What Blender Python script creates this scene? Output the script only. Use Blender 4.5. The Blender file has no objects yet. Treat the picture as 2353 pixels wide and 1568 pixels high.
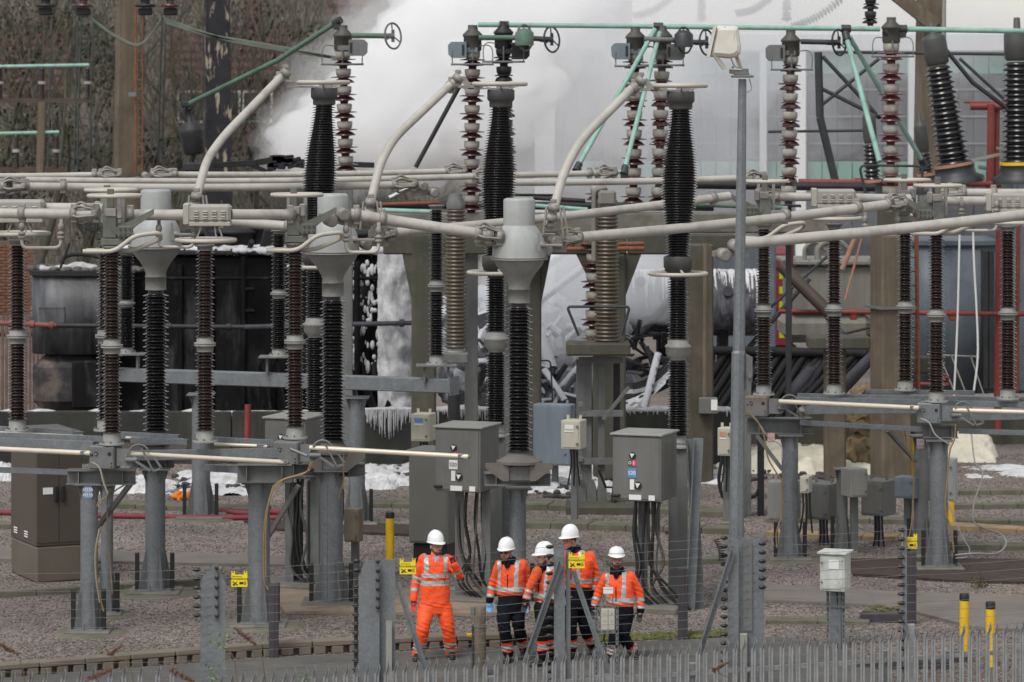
import bpy, bmesh, math, random
import numpy as np
from mathutils import Vector as V, Matrix as M, noise as mnoise
R = math.radians
random.seed(7); np.random.seed(7)
scene = bpy.context.scene
col = scene.collection

# ---------------------------------------------------------------- camera
F, YH, H, CX = 7800.0, 205.0, 8.15, 1176.5      # focal length, horizon row, eye height, centre column
cam_d = bpy.data.cameras.new('camera')
cam = bpy.data.objects.new('camera', cam_d); col.objects.link(cam)
cam.location = (0, 0, H); cam.rotation_euler = (R(90), 0, 0)
cam_d.sensor_width = 36.0; cam_d.lens = F/2353*36
cam_d.shift_y = -(784-YH)/2353
cam_d.clip_start = 1; cam_d.clip_end = 2000
cam_d.dof.use_dof = True; cam_d.dof.focus_distance = 50.5; cam_d.dof.aperture_fstop = 2.5
scene.camera = cam
# ---------------------------------------------------------------- world, sun, exposure
SUN_EL, SUN_AZ = R(55), R(208)
world = bpy.data.worlds.new('World'); scene.world = world; world.use_nodes = True
nt = world.node_tree; nt.nodes.clear()
sky = nt.nodes.new('ShaderNodeTexSky'); sky.sky_type = 'NISHITA'; sky.sun_disc = False
sky.sun_elevation = SUN_EL; sky.sun_rotation = SUN_AZ; sky.dust_density = 1.2; sky.air_density = 1.4
hs = nt.nodes.new('ShaderNodeHueSaturation'); hs.inputs['Saturation'].default_value = .22
bg = nt.nodes.new('ShaderNodeBackground'); bg.inputs['Strength'].default_value = .11
wo = nt.nodes.new('ShaderNodeOutputWorld')
nt.links.new(sky.outputs[0], hs.inputs['Color']); nt.links.new(hs.outputs[0], bg.inputs[0]); nt.links.new(bg.outputs[0], wo.inputs[0])
sun_d = bpy.data.lights.new('sun', 'SUN'); sun_d.energy = 1.5; sun_d.angle = R(22); sun_d.color = (1, .97, .93)
sun = bpy.data.objects.new('sun', sun_d); col.objects.link(sun)
sd = V((math.sin(SUN_AZ)*math.cos(SUN_EL), math.cos(SUN_AZ)*math.cos(SUN_EL), math.sin(SUN_EL)))
sun.rotation_euler = sd.to_track_quat('Z', 'Y').to_euler()
scene.view_settings.view_transform = 'Standard'; scene.view_settings.look = 'None'
scene.view_settings.exposure = 0.5; scene.view_settings.gamma = 1.0
scene.render.engine = 'CYCLES'
cy = scene.cycles
cy.use_denoising = True; cy.max_bounces = 10; cy.diffuse_bounces = 3; cy.glossy_bounces = 2
cy.transmission_bounces = 3; cy.transparent_max_bounces = 12; cy.volume_bounces = 10
cy.use_adaptive_sampling = True; cy.adaptive_threshold = .02
cy.volume_step_rate = .55; cy.volume_max_steps = 160
cy.sample_clamp_indirect = 6

# ---------------------------------------------------------------- helpers
def W(x, y, Y): return V(((x-CX)*Y/F, Y, H-(y-YH)*Y/F))
def GY(y): return F*H/(y-YH)
def G(x, y, z=0.0):
    Y = F*(H-z)/(y-YH); return V(((x-CX)*Y/F, Y, z))
def PX(d, Y): return d*Y/F           # pixels -> metres at depth Y
WL = {}
def wl(o): return WL.get(o, V((0, 0, 0)))
def thing(name, label, cat, loc, group=None):
    o = bpy.data.objects.new(name, None); col.objects.link(o); o.location = V(loc); o.empty_display_size = .1
    WL[o] = V(loc); o['label'] = label; o['category'] = cat
    if group: o['group'] = group
    return o
def tag(o, label, cat, group=None):
    o['label'] = label; o['category'] = cat
    if group: o['group'] = group
    return o
def kind(o, k): o['kind'] = k; return o
def link(name, me, parent=None, loc=None):
    o = bpy.data.objects.new(name, me); col.objects.link(o)
    if parent is not None:
        o.parent = parent
        o.location = (V(loc)-wl(parent)) if loc is not None else (0, 0, 0)
        WL[o] = V(loc) if loc is not None else wl(parent)
    elif loc is not None:
        o.location = loc; WL[o] = V(loc)
    return o
def frame(d):
    d = d.normalized(); a = V((0, 0, 1)) if abs(d.z) < .9 else V((1, 0, 0))
    u = a.cross(d).normalized(); return u, d.cross(u), d
def crv(pts, n=6):
    P = [V(p) for p in pts]; P = [P[0]*2-P[1]] + P + [P[-1]*2-P[-2]]; out = []
    for i in range(1, len(P)-2):
        a, b, c, d = P[i-1:i+3]
        for k in range(n):
            t = k/n
            out.append(.5*((2*b)+(c-a)*t+(2*a-5*b+4*c-d)*t*t+(3*b-a-3*c+d)*t**3))
    out.append(P[-2]); return out
def bend(pts, r, n=5):
    P = [V(p) for p in pts]; out = [P[0]]
    for i in range(1, len(P)-1):
        a = (P[i-1]-P[i]); b = (P[i+1]-P[i]); k = min(r, a.length*.45, b.length*.45)
        a = P[i]+a.normalized()*k; b = P[i]+b.normalized()*k
        for j in range(n+1):
            t = j/n; out.append(a*(1-t)**2+P[i]*2*t*(1-t)+b*t*t)
    out.append(P[-1]); return out

class MB:
    def __init__(s): s.v = []; s.f = []; s.sm = []; s.mi = []
    def add(s, vs, fs, smooth=False, mi=0):
        o = len(s.v); s.v.extend(tuple(p) for p in vs)
        s.f.extend(tuple(i+o for i in f) for f in fs); s.sm.extend([smooth]*len(fs)); s.mi.extend([mi]*len(fs)); return s
    def box(s, c, size, rot=None, bev=0, mi=0):
        c = V(c); h = V(size)*.5; rot = rot or M.Identity(3)
        if bev <= 0:
            vs = [c+rot@V((h.x*a, h.y*b, h.z*d)) for a in (-1, 1) for b in (-1, 1) for d in (-1, 1)]
            return s.add(vs, [(0, 1, 3, 2), (4, 6, 7, 5), (0, 4, 5, 1), (2, 3, 7, 6), (0, 2, 6, 4), (1, 5, 7, 3)], False, mi)
        bev = min(bev, h.x*.9, h.y*.9, h.z*.9); vs = []; ix = {}
        for a in (-1, 1):
            for b in (-1, 1):
                for d in (-1, 1):
                    for ax in range(3):
                        q = V((a*(h.x-bev), b*(h.y-bev), d*(h.z-bev))); q[ax] = (a, b, d)[ax]*h[ax]
                        ix[(a, b, d, ax)] = len(vs); vs.append(c+rot@q)
        fs = []
        for ax in range(3):
            o1, o2 = [i for i in range(3) if i != ax]
            for sg in (-1, 1):
                q = []
                for p1, p2 in ((-1, -1), (1, -1), (1, 1), (-1, 1)):
                    k = [0, 0, 0]; k[ax] = sg; k[o1] = p1; k[o2] = p2; q.append(ix[(*k, ax)])
                fs.append(q)
            for p1 in (-1, 1):
                for p2 in (-1, 1):
                    q = []
                    for e, axx in ((-1, o1), (1, o1), (1, o2), (-1, o2)):
                        k = [0, 0, 0]; k[ax] = e; k[o1] = p1; k[o2] = p2; q.append(ix[(*k, axx)])
                    fs.append(q)
        for a in (-1, 1):
            for b in (-1, 1):
                for d in (-1, 1): fs.append([ix[(a, b, d, i)] for i in range(3)])
        return s.add(vs, fs, False, mi)
    def beam(s, p, q, w, h, bev=0, mi=0, roll=0):
        p, q = V(p), V(q); u, v, d = frame(q-p)
        if roll: u, v = u*math.cos(roll)+v*math.sin(roll), v*math.cos(roll)-u*math.sin(roll)
        rot = M((u, v, d)).transposed()
        return s.box((p+q)/2, (w, h, (q-p).length), rot, bev, mi)
    def tube(s, pts, r, n=10, cap=True, closed=False, mi=0, smooth=True):
        P = [V(p) for p in pts]; k = len(P); rr = r if isinstance(r, (list, tuple)) else [r]*k
        u = None; vs = []; fs = []
        for i in range(k):
            if closed: d = P[(i+1) % k]-P[i-1]
            else: d = P[min(i+1, k-1)]-P[max(i-1, 0)]
            if d.length < 1e-9: d = V((0, 0, 1))
            d.normalize()
            if u is None: u = frame(d)[0]
            u = (u-d*u.dot(d))
            if u.length < 1e-6: u = frame(d)[0]
            u.normalize(); w = d.cross(u)
            for j in range(n):
                a = 2*math.pi*j/n; vs.append(P[i]+(u*math.cos(a)+w*math.sin(a))*rr[i])
        for i in range(k if closed else k-1):
            i2 = (i+1) % k
            for j in range(n):
                j2 = (j+1) % n; fs.append((i*n+j, i*n+j2, i2*n+j2, i2*n+j))
        s.add(vs, fs, smooth, mi)
        if cap and not closed:
            s.add(vs[:n], [tuple(range(n))[::-1]], False, mi); s.add(vs[-n:], [tuple(range(n))], False, mi)
        return s
    def lathe(s, base, prof, n=24, axis=(0, 0, 1), mi=0, smooth=True):
        b = V(base); u, v, d = frame(V(axis)); vs = []; fs = []
        for r, h in prof:
            for j in range(n):
                a = 2*math.pi*j/n; vs.append(b+d*h+(u*math.cos(a)+v*math.sin(a))*max(r, 1e-4))
        for i in range(len(prof)-1):
            for j in range(n):
                j2 = (j+1) % n; fs.append((i*n+j, i*n+j2, (i+1)*n+j2, (i+1)*n+j))
        s.add(vs, fs, smooth, mi)
        if prof[0][0] > .001: s.add(vs[:n], [tuple(range(n))[::-1]], False, mi)
        if prof[-1][0] > .001: s.add(vs[-n:], [tuple(range(n))], False, mi)
        return s
    def cyl(s, p, q, r, n=12, r2=None, mi=0):
        p, q = V(p), V(q); L = (q-p).length
        return s.lathe(p, [(r, 0), (r if r2 is None else r2, L)], n, q-p, mi)
    def torus(s, c, RR, r, axis=(0, 0, 1), n=40, m=8, sx=1, a0=0, a1=360, mi=0):
        c = V(c); u, v, d = frame(V(axis)); full = a1-a0 >= 360
        pts = []
        for i in range(n if full else n+1):
            a = R(a0+(a1-a0)*i/n); pts.append(c+u*math.cos(a)*RR*sx+v*math.sin(a)*RR)
        return s.tube(pts, r, m, True, full, mi)
    def prism(s, poly, o, U, U2, D, mi=0):
        o, U, U2, D = V(o), V(U), V(U2), V(D); n = len(poly)
        a = [o+U*x+U2*y for x, y in poly]; b = [p+D for p in a]
        return s.add(a+b, [tuple(range(n))[::-1], tuple(range(n, 2*n))]+[(i, (i+1) % n, n+(i+1) % n, n+i) for i in range(n)], False, mi)
    def ell(s, c, r, n=12, m=8, mi=0, rot=None):
        c = V(c); r = V(r) if not isinstance(r, (int, float)) else V((r, r, r)); rot = rot or M.Identity(3); vs = []; fs = []
        for i in range(m+1):
            t = math.pi*i/m
            for j in range(n):
                a = 2*math.pi*j/n
                vs.append(c+rot@V((r.x*math.sin(t)*math.cos(a), r.y*math.sin(t)*math.sin(a), r.z*math.cos(t))))
        for i in range(m):
            for j in range(n):
                j2 = (j+1) % n; fs.append((i*n+j, (i+1)*n+j, (i+1)*n+j2, i*n+j2))
        return s.add(vs, fs, True, mi)
    def mesh(s, name, mat, off=None):
        me = bpy.data.meshes.new(name)
        v = s.v if off is None else [(a-off[0], b-off[1], c-off[2]) for a, b, c in s.v]
        me.from_pydata(v, [], s.f)
        for m in (mat if isinstance(mat, (list, tuple)) else [mat]): me.materials.append(m)
        me.polygons.foreach_set('use_smooth', s.sm)
        if any(s.mi): me.polygons.foreach_set('material_index', s.mi)
        me.update(); return me
    def build(s, name, mat, parent=None, loc=None):
        """world coordinates in, one mesh object out"""
        if parent is not None:
            me = s.mesh(name, mat, wl(parent)); return link(name, me, parent)
        if loc is None:
            a = np.array(s.v); loc = V(((a[:, 0].min()+a[:, 0].max())/2, (a[:, 1].min()+a[:, 1].max())/2, a[:, 2].min()))
        me = s.mesh(name, mat, loc); return link(name, me, None, loc)

def remesh(mb, voxel, smooth=0, fac=.5):
    """voxel union of everything in mb -> mesh datablock (world coordinates)"""
    me = mb.mesh('tmp', []); ob = bpy.data.objects.new('tmp', me); col.objects.link(ob)
    md = ob.modifiers.new('r', 'REMESH'); md.mode = 'VOXEL'; md.voxel_size = voxel; md.use_smooth_shade = True
    if smooth:
        ms = ob.modifiers.new('s', 'SMOOTH'); ms.iterations = smooth; ms.factor = fac
    dg = bpy.context.evaluated_depsgraph_get(); out = bpy.data.meshes.new_from_object(ob.evaluated_get(dg))
    bpy.data.objects.remove(ob); bpy.data.meshes.remove(me); return out
# ---------------------------------------------------------------- materials
MATS = {}
def mat(name, c, rough=.6, metal=0.0, var=.18, scale=2.5, bump=0.0, bscale=25, streak=0.0, c2=None, cf=.5, csc=1.5, cw=.12,
        spangle=0.0, coat=0.0, spec=.5, topw=None, detail=5, trans=0.0, sheen=0.0, csq=(1, 1, 1)):
    if name in MATS: return MATS[name]
    m = bpy.data.materials.new(name); m.use_nodes = True; n = m.node_tree; L = n.links; N = n.nodes
    b = N['Principled BSDF']; b.inputs['Roughness'].default_value = rough; b.inputs['Metallic'].default_value = metal
    b.inputs['Coat Weight'].default_value = coat; b.inputs['Specular IOR Level'].default_value = spec
    if trans: b.inputs['Transmission Weight'].default_value = trans
    if sheen: b.inputs['Sheen Weight'].default_value = sheen
    geo = N.new('ShaderNodeNewGeometry'); pos = geo.outputs['Position']
    def nz(sc, det=detail, vec=pos, sq=None):
        if sq:
            mp = N.new('ShaderNodeVectorMath'); mp.operation = 'MULTIPLY'; L.new(vec, mp.inputs[0]); mp.inputs[1].default_value = sq; vec = mp.outputs[0]
        t = N.new('ShaderNodeTexNoise'); t.inputs['Scale'].default_value = sc; t.inputs['Detail'].default_value = det
        t.inputs['Roughness'].default_value = .62; L.new(vec, t.inputs['Vector']); return t.outputs[0]
    def ramp(f, a, z, c0=(0, 0, 0, 1), c1=(1, 1, 1, 1)):
        r = N.new('ShaderNodeValToRGB'); r.color_ramp.elements[0].position = a; r.color_ramp.elements[1].position = z
        r.color_ramp.elements[0].color = c0; r.color_ramp.elements[1].color = c1; L.new(f, r.inputs[0]); return r.outputs[0]
    def mix(f, a, z, mode='MIX'):
        x = N.new('ShaderNodeMix'); x.data_type = 'RGBA'; x.blend_type = mode
        for s, q in ((x.inputs[0], f), (x.inputs[6], a), (x.inputs[7], z)):
            if isinstance(q, (int, float)): s.default_value = q
            elif isinstance(q, (tuple, list)): s.default_value = (*q[:3], 1)
            else: L.new(q, s)
        return x.outputs[2]
    k = tuple(v*(1-var) for v in c); j = tuple(min(1, v*(1+var)) for v in c)
    out = ramp(nz(scale), .3, .7, (*k, 1), (*j, 1))
    if c2 is not None: out = mix(ramp(nz(csc, 7, sq=csq), cf-cw, cf+cw), out, c2)
    if streak:
        f = ramp(nz(6, 3, sq=(1, 1, .08)), .35, .75); out = mix(f, out, tuple(v*(1-streak) for v in c))
    if spangle:
        vo = N.new('ShaderNodeTexVoronoi'); vo.inputs['Scale'].default_value = 38; L.new(pos, vo.inputs['Vector'])
        sp = N.new('ShaderNodeSeparateColor'); L.new(vo.outputs['Color'], sp.inputs[0])
        out = mix(spangle, out, ramp(sp.outputs[0], 0, 1, (*(v*.7 for v in c), 1), (*(min(1, v*1.3) for v in c), 1)))
    if topw:                                        # a deposit that lies on upward faces: (colour, threshold, width)
        sx = N.new('ShaderNodeSeparateXYZ'); L.new(geo.outputs['Normal'], sx.inputs[0])
        ad = N.new('ShaderNodeMath'); ad.operation = 'MULTIPLY_ADD'; L.new(nz(topw[3] if len(topw) > 3 else 3, 6), ad.inputs[0]); ad.inputs[1].default_value = 1.7; L.new(sx.outputs[2], ad.inputs[2])
        out = mix(ramp(ad.outputs[0], topw[1]-topw[2], topw[1]+topw[2]), out, topw[0])
    L.new(out, b.inputs['Base Color'])
    if bump:
        bp = N.new('ShaderNodeBump'); bp.inputs['Strength'].default_value = bump; bp.inputs['Distance'].default_value = .02
        L.new(nz(bscale, 4), bp.inputs['Height']); L.new(bp.outputs[0], b.inputs['Normal'])
    MATS[name] = m; return m

tube_m = mat('bus_paint', (.415, .395, .355), .55, var=.12, scale=1.2, c2=(.27, .25, .215), cf=.64, csc=3.5, cw=.14, bump=.08)
ring_m = mat('ring_paint', (.45, .42, .36), .5, var=.08)
alu_m = mat('cast_clamp', (.25, .235, .21), .55, metal=.15, var=.22, scale=9, bump=.2, bscale=50)
galv_m = mat('galvanised', (.185, .198, .208), .5, metal=.3, var=.22, spangle=.35, scale=7, c2=(.125, .137, .146), cf=.56, csc=3.5, cw=.08, csq=(1, 1, .6), streak=.22)
galvd_m = mat('galvanised_dull', (.15, .155, .155), .6, metal=.2, var=.2, spangle=.2, c2=(.13, .13, .12), cf=.6, csc=4)
steelg_m = mat('painted_steel', (.15, .155, .15), .6, var=.2, c2=(.10, .10, .09), cf=.62, csc=3, streak=.3)
brown_p = mat('porcelain_brown', (.024, .013, .011), .25, var=.3, coat=.35, spec=.45, c2=(.045, .035, .03), cf=.68, csc=3, scale=6)
dark_p = mat('porcelain_dark', (.009, .0085, .009), .25, var=.3, coat=.35, spec=.45, c2=(.022, .02, .02), cf=.68, csc=3, scale=6)
tan_p = mat('porcelain_tan', (.085, .064, .042), .4, var=.25, scale=5)
red_p = mat('porcelain_red', (.065, .028, .025), .3, var=.25, coat=.3, scale=8, topw=((.15, .12, .11), 1.95, .12, 6))
rede_p = mat('porcelain_clean', (.13, .045, .045), .28, var=.2, coat=.4, scale=8)
chalk_m = mat('cement_cap', (.32, .31, .28), .75, var=.18, scale=8, c2=(.22, .17, .10), cf=.62, csc=7)
sooty_m = mat('soot', (.018, .017, .019), .6, var=.4, scale=4)
capg_m = mat('cap_grey', (.235, .235, .22), .6, var=.15, bump=.1, c2=(.16, .16, .145), cf=.6, csc=5)
caph_m = mat('head_paint', (.36, .37, .36), .55, var=.07, streak=.18, c2=(.27, .28, .26), cf=.64, csc=2.2)
dcap_m = mat('dark_cap', (.06, .06, .058), .55, var=.2)
mint_m = mat('mint_pipe', (.235, .40, .335), .65, var=.2, scale=3, c2=(.14, .22, .18), cf=.66, csc=4)
mintd_m = mat('mint_pipe_dirty', (.075, .135, .095), .6, var=.3, scale=3)
rust_m = mat('rust', (.20, .075, .035), .8, var=.3, scale=6, bump=.2)
redp_m = mat('red_pipe', (.19, .034, .027), .5, var=.2, scale=3)
conc_m = mat('concrete_tan', (.155, .122, .085), .9, var=.18, scale=1.2, bump=.25, bscale=30, streak=.4, c2=(.08, .065, .05), cf=.58, csc=1.6)
concg_m = mat('concrete_mossy', (.085, .078, .06), .9, var=.25, scale=1.2, bump=.3, bscale=25, streak=.3, c2=(.05, .06, .038), cf=.55, csc=1.4)
slab_m = mat('concrete_slab', (.17, .155, .135), .9, var=.2, scale=1.1, bump=.25, bscale=40, c2=(.10, .10, .075), cf=.55, csc=2)
kerb_m = mat('concrete_kerb', (.165, .138, .108), .9, var=.2, scale=2, bump=.3, bscale=40, c2=(.15, .12, .09), cf=.58, csc=4)
black_m = mat('black_plastic', (.012, .012, .013), .5, var=.2)
cab_m = mat('cabinet_grey', (.15, .15, .142), .5, var=.1, scale=1.5, streak=.22, c2=(.11, .105, .09), cf=.62, csc=3, bump=.04)
cabl_m = mat('cabinet_light', (.27, .265, .24), .5, var=.06, scale=2, streak=.12)
cream_m = mat('box_cream', (.47, .45, .36), .5, var=.06, scale=3, streak=.1)
brownc_m = mat('cabinet_brown', (.072, .058, .045), .5, var=.08, scale=1.5)
brownl_m = mat('cabinet_brown_plinth', (.115, .095, .075), .6, var=.12, scale=1.5)
bluec_m = mat('cabinet_blue', (.17, .205, .24), .5, var=.12, scale=2, streak=.2)
white_m = mat('white_paint', (.72, .72, .70), .5, var=.05)
yellow_m = mat('yellow_paint', (.72, .44, .015), .5, var=.08, scale=4)
yel_m = mat('yellow_sign', (.80, .62, .01), .4, var=.03)
cable_y = mat('cable_tan', (.24, .165, .07), .55, var=.2, scale=9)
cable_g = mat('cable_grey', (.30, .29, .26), .5, var=.2)
foam_m = mat('foam', (.58, .58, .59), .95, var=.1, scale=5, bump=.7, bscale=14, c2=(.36, .35, .33), cf=.58, csc=4)
foamy_m = mat('foam_cream', (.66, .62, .50), .95, var=.12, scale=3, bump=.6, bscale=12, c2=(.5, .44, .33), cf=.6, csc=2)
plank_m = mat('dark_post', (.055, .047, .052), .75, var=.25, scale=4, streak=.35)
# ================================================================ the setting
def gravel_mat():
    m = bpy.data.materials.new('gravel'); m.use_nodes = True; n = m.node_tree; N = n.nodes; L = n.links; b = N['Principled BSDF']
    b.inputs['Roughness'].default_value = .9
    g = N.new('ShaderNodeNewGeometry')
    vo = N.new('ShaderNodeTexVoronoi'); vo.inputs['Scale'].default_value = 29; L.new(g.outputs[0], vo.inputs['Vector'])
    sp = N.new('ShaderNodeSeparateColor'); L.new(vo.outputs['Color'], sp.inputs[0])
    r = N.new('ShaderNodeValToRGB'); e = r.color_ramp.elements
    e[0].color = (.135, .112, .10, 1); e[1].color = (.38, .34, .315, 1)
    for p, c in ((.3, (.215, .178, .16, 1)), (.6, (.25, .212, .192, 1)), (.85, (.295, .255, .234, 1))):
        x = e.new(p); x.color = c
    L.new(sp.outputs[0], r.inputs[0])
    no = N.new('ShaderNodeTexNoise'); no.inputs['Scale'].default_value = .45; no.inputs['Detail'].default_value = 6; L.new(g.outputs[0], no.inputs['Vector'])
    r2 = N.new('ShaderNodeValToRGB'); r2.color_ramp.elements[0].position = .3; r2.color_ramp.elements[1].position = .7
    r2.color_ramp.elements[0].color = (.62, .62, .60, 1); r2.color_ramp.elements[1].color = (1.12, 1.08, 1.05, 1); L.new(no.outputs[0], r2.inputs[0])
    mx = N.new('ShaderNodeMix'); mx.data_type = 'RGBA'; mx.blend_type = 'MULTIPLY'; mx.inputs[0].default_value = 1
    L.new(r.outputs[0], mx.inputs[6]); L.new(r2.outputs[0], mx.inputs[7]); L.new(mx.outputs[2], b.inputs['Base Color'])
    bp = N.new('ShaderNodeBump'); bp.inputs['Strength'].default_value = 1; bp.inputs['Distance'].default_value = .03; bp.invert = True
    L.new(vo.outputs['Distance'], bp.inputs['Height']); L.new(bp.outputs[0], b.inputs['Normal'])
    return m
grav_m = gravel_mat()
b = MB()
rows = [(-60, -1.3), (45.2, -1.3), (46.0, 0), (60, 0), (110, 0), (400, 0), (1500, 0)]
for i, (y, z) in enumerate(rows[:-1]):
    y2, z2 = rows[i+1]; b.add([(-700, y, z), (700, y, z), (700, y2, z2), (-700, y2, z2)], [(0, 1, 2, 3)])
kind(b.build('ground', grav_m, loc=(0, 0, 0)), 'structure')
# individual stones lying on the sheet
def stones(name, n, area, smin, smax, m, z=0.0):
    rng = np.random.default_rng(3)
    base = np.array([(1, 0, 0), (-1, 0, 0), (0, 1, 0), (0, -1, 0), (0, 0, 1), (0, 0, -1)], float)
    tri = np.array([(0, 2, 4), (2, 1, 4), (1, 3, 4), (3, 0, 4), (2, 0, 5), (1, 2, 5), (3, 1, 5), (0, 3, 5)])
    Y = area[0]+(area[1]-area[0])*rng.random(n)**1.5
    X = (rng.random(n)*2-1)*(CX+60)/F*Y
    s = rng.uniform(smin, smax, n)
    v = base[None]*(s[:, None, None]*rng.uniform(.55, 1.25, (n, 6, 1)))
    v[:, :, 2] *= .75
    a = rng.random(n)*6.28; ca, sa = np.cos(a), np.sin(a)
    x = v[:, :, 0]*ca[:, None]-v[:, :, 1]*sa[:, None]; y = v[:, :, 0]*sa[:, None]+v[:, :, 1]*ca[:, None]
    v[:, :, 0] = x+X[:, None]; v[:, :, 1] = y+Y[:, None]; v[:, :, 2] += z+.35*s[:, None]
    f = (tri[None]+6*np.arange(n)[:, None, None]).reshape(-1, 3)
    me = bpy.data.meshes.new(name); me.vertices.add(n*6); me.vertices.foreach_set('co', v.reshape(-1))
    me.loops.add(f.size); me.loops.foreach_set('vertex_index', f.reshape(-1).astype(np.int32))
    me.polygons.add(len(f)); me.polygons.foreach_set('loop_start', np.arange(0, f.size, 3, dtype=np.int32)); me.polygons.foreach_set('loop_total', np.full(len(f), 3, np.int32))
    me.update(calc_edges=True); me.materials.append(m)
    return kind(link(name, me), 'stuff')
o = stones('gravel', 95000, (46.5, 76), .010, .023, grav_m)
tag(o, 'pinkish grey loose gravel covering the yard', 'gravel')

def slab(name, px, z, th, m, parent=None):
    P = [G(x, y, z) for x, y in px]
    b = MB(); b.prism([(p.x, p.y) for p in P], (0, 0, z-th), (1, 0, 0), (0, 1, 0), (0, 0, th))
    return kind(b.build(name, m, loc=(0, 0, 0)), 'structure')
tarm_m = mat('tarmac', (.085, .082, .076), .9, var=.25, scale=.8, bump=.5, bscale=60, c2=(.13, .12, .105), cf=.58, csc=1.2)
sand_m = mat('sandy_pad', (.26, .20, .14), .9, var=.15, scale=1.5, bump=.2, bscale=40, c2=(.15, .11, .08), cf=.62, csc=1.6)
soil_m = mat('dark_soil', (.045, .03, .024), .95, var=.4, scale=5, bump=.9, bscale=14)
pathg_m = mat('path_grey', (.15, .135, .12), .9, var=.2, scale=.9, bump=.3, bscale=60, c2=(.20, .16, .125), cf=.6, csc=2)
trough_m = mat('trough_lid', (.135, .125, .095), .9, var=.25, scale=1.6, bump=.3, bscale=30, c2=(.085, .09, .05), cf=.55, csc=2.5)
boardm = mat('tan_board', (.30, .215, .12), .85, var=.2, scale=3)
slab('road', [(-150, 1570), (590, 1512), (945, 1497), (1350, 1480), (1660, 1466), (1790, 1463), (1960, 1500), (2080, 1585), (-200, 1585)], .035, .03, tarm_m)
slab('path', [(-60, 1256), (560, 1273), (830, 1283), (830, 1301), (560, 1296), (-60, 1283)], .05, .05, pathg_m)
slab('path', [(1752, 1341), (2090, 1360), (2420, 1370), (2420, 1452), (2240, 1440), (2090, 1402), (1990, 1388), (1752, 1378)], .045, .04, pathg_m)
slab('pavement', [(610, 1350), (1135, 1350), (1290, 1400), (1130, 1409), (655, 1404)], .055, .05, sand_m)
slab('soil', [(1950, 1283), (2420, 1284), (2420, 1338), (2200, 1333), (1960, 1318)], .05, .05, soil_m)
slab('soil', [(560, 1196), (700, 1194), (960, 1206), (960, 1228), (620, 1214)], .05, .05, soil_m)
slab('soil', [(1520, 1205), (1700, 1204), (1700, 1219), (1530, 1222)], .05, .05, soil_m)
for i, (x0, y0, x1, y1, w, z, m) in enumerate([
    (-20, 1360, 190, 1348, .17, .11, trough_m), (190, 1348, 470, 1332, .17, .11, trough_m), (240, 1157, 600, 1170, .6, .10, trough_m),
    (820, 1155, 1060, 1160, .6, .1, trough_m), (1180, 1158, 1420, 1164, .7, .12, trough_m), (1420, 1164, 1690, 1178, .7, .12, trough_m),
    (1180, 1199, 1700, 1215, .55, .12, trough_m), (1400, 1290, 1690, 1283, .3, .1, trough_m), (1760, 1190, 2400, 1196, .35, .1, trough_m), (1760, 1222, 1900, 1229, .45, .09, boardm), (1900, 1229, 2060, 1234, .45, .09, boardm),
    (2170, 1206, 2420, 1220, .45, .09, boardm), (2180, 1160, 2420, 1157, .3, .1, trough_m), (1700, 1136, 2420, 1124, .25, .1, trough_m),
    (2180, 1250, 2420, 1255, .4, .1, trough_m), (-20, 1205, 60, 1203, .4, .1, trough_m), (1760, 1425, 2000, 1428, .3, .06, trough_m)]):
    b = MB(); a = G(x0, y0, z); c = G(x1, y1, z); d = (c-a).normalized(); s_ = V((-d.y, d.x, 0))*w
    b.prism([(0, 0), (1, 0)], a, (0, 0, 0), (0, 0, 0), (0, 0, 0)) if False else None
    lo = kind(link('cable_trough', bpy.data.meshes.new('cable_trough')), 'structure')
    n = max(1, int((c-a).length/.62))
    for k in range(n):
        bb = MB(); p = a+(c-a)*(k/n); q = a+(c-a)*((k+1)/n)-d*.008; dz = random.uniform(-.006, .006)
        u = d; mid = (p+q)/2+s_/2; bb.box((mid.x, mid.y, z/2-.02+dz), ((q-p).length, w, z+.04), M(((d.x, -d.y, 0), (d.y, d.x, 0), (0, 0, 1))), .012)
        bb.build('lid', m, lo)
# kerb with drainage slots along the front road
kerbs = kind(link('kerb', bpy.data.meshes.new('kerb')), 'structure')
pl = [G(-20, 1560), G(600, 1508), G(945, 1493), G(1350, 1476)]
for a, c in zip(pl[:-1], pl[1:]):
    d = (c-a).normalized(); n = int((c-a).length/.62); rot = M(((d.x, -d.y, 0), (d.y, d.x, 0), (0, 0, 1)))
    for k in range(n):
        p = a+(c-a)*((k+.5)/n); L_ = (c-a).length/n-.01; t = random.uniform(-.006, .006)
        bb = MB(); nx = V((-d.y, d.x, 0))
        bb.box((p.x, p.y, .155+t), (L_, .2, .09), rot, .018)                      # capping
        bb.box(p+nx*.05+V((0, 0, .055+t)), (L_, .08, .11), rot)                   # back
        for e in (-.36, 0, .36):
            bb.box(p+d*(e*L_)+V((0, 0, .055+t)), (L_*.24, .19, .112), rot, .012)  # webs, slots between them
        bb.build('kerb_unit', kerb_m, kerbs)
moss_m = mat('moss', (.10, .105, .03), .95, var=.5, scale=8, bump=1, bscale=30)
b = MB()
for k in range(420):
    x = random.uniform(1340, 1700); y = 1474-(x-1340)*.035+random.uniform(-9, 4); p = G(x, y)
    b.ell(p+V((0, 0, .02)), (random.uniform(.02, .07), random.uniform(.02, .06), random.uniform(.015, .05)), 6, 4)
for k in range(60):
    p = G(random.uniform(1990, 2100), random.uniform(1396, 1412)); b.ell(p+V((0, 0, .045)), (random.uniform(.02, .06), random.uniform(.02, .06), random.uniform(.004, .012)), 6, 4)
kind(tag(b.build('moss', moss_m), 'yellow green moss growing along the edge of the road', 'moss'), 'stuff')
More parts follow.
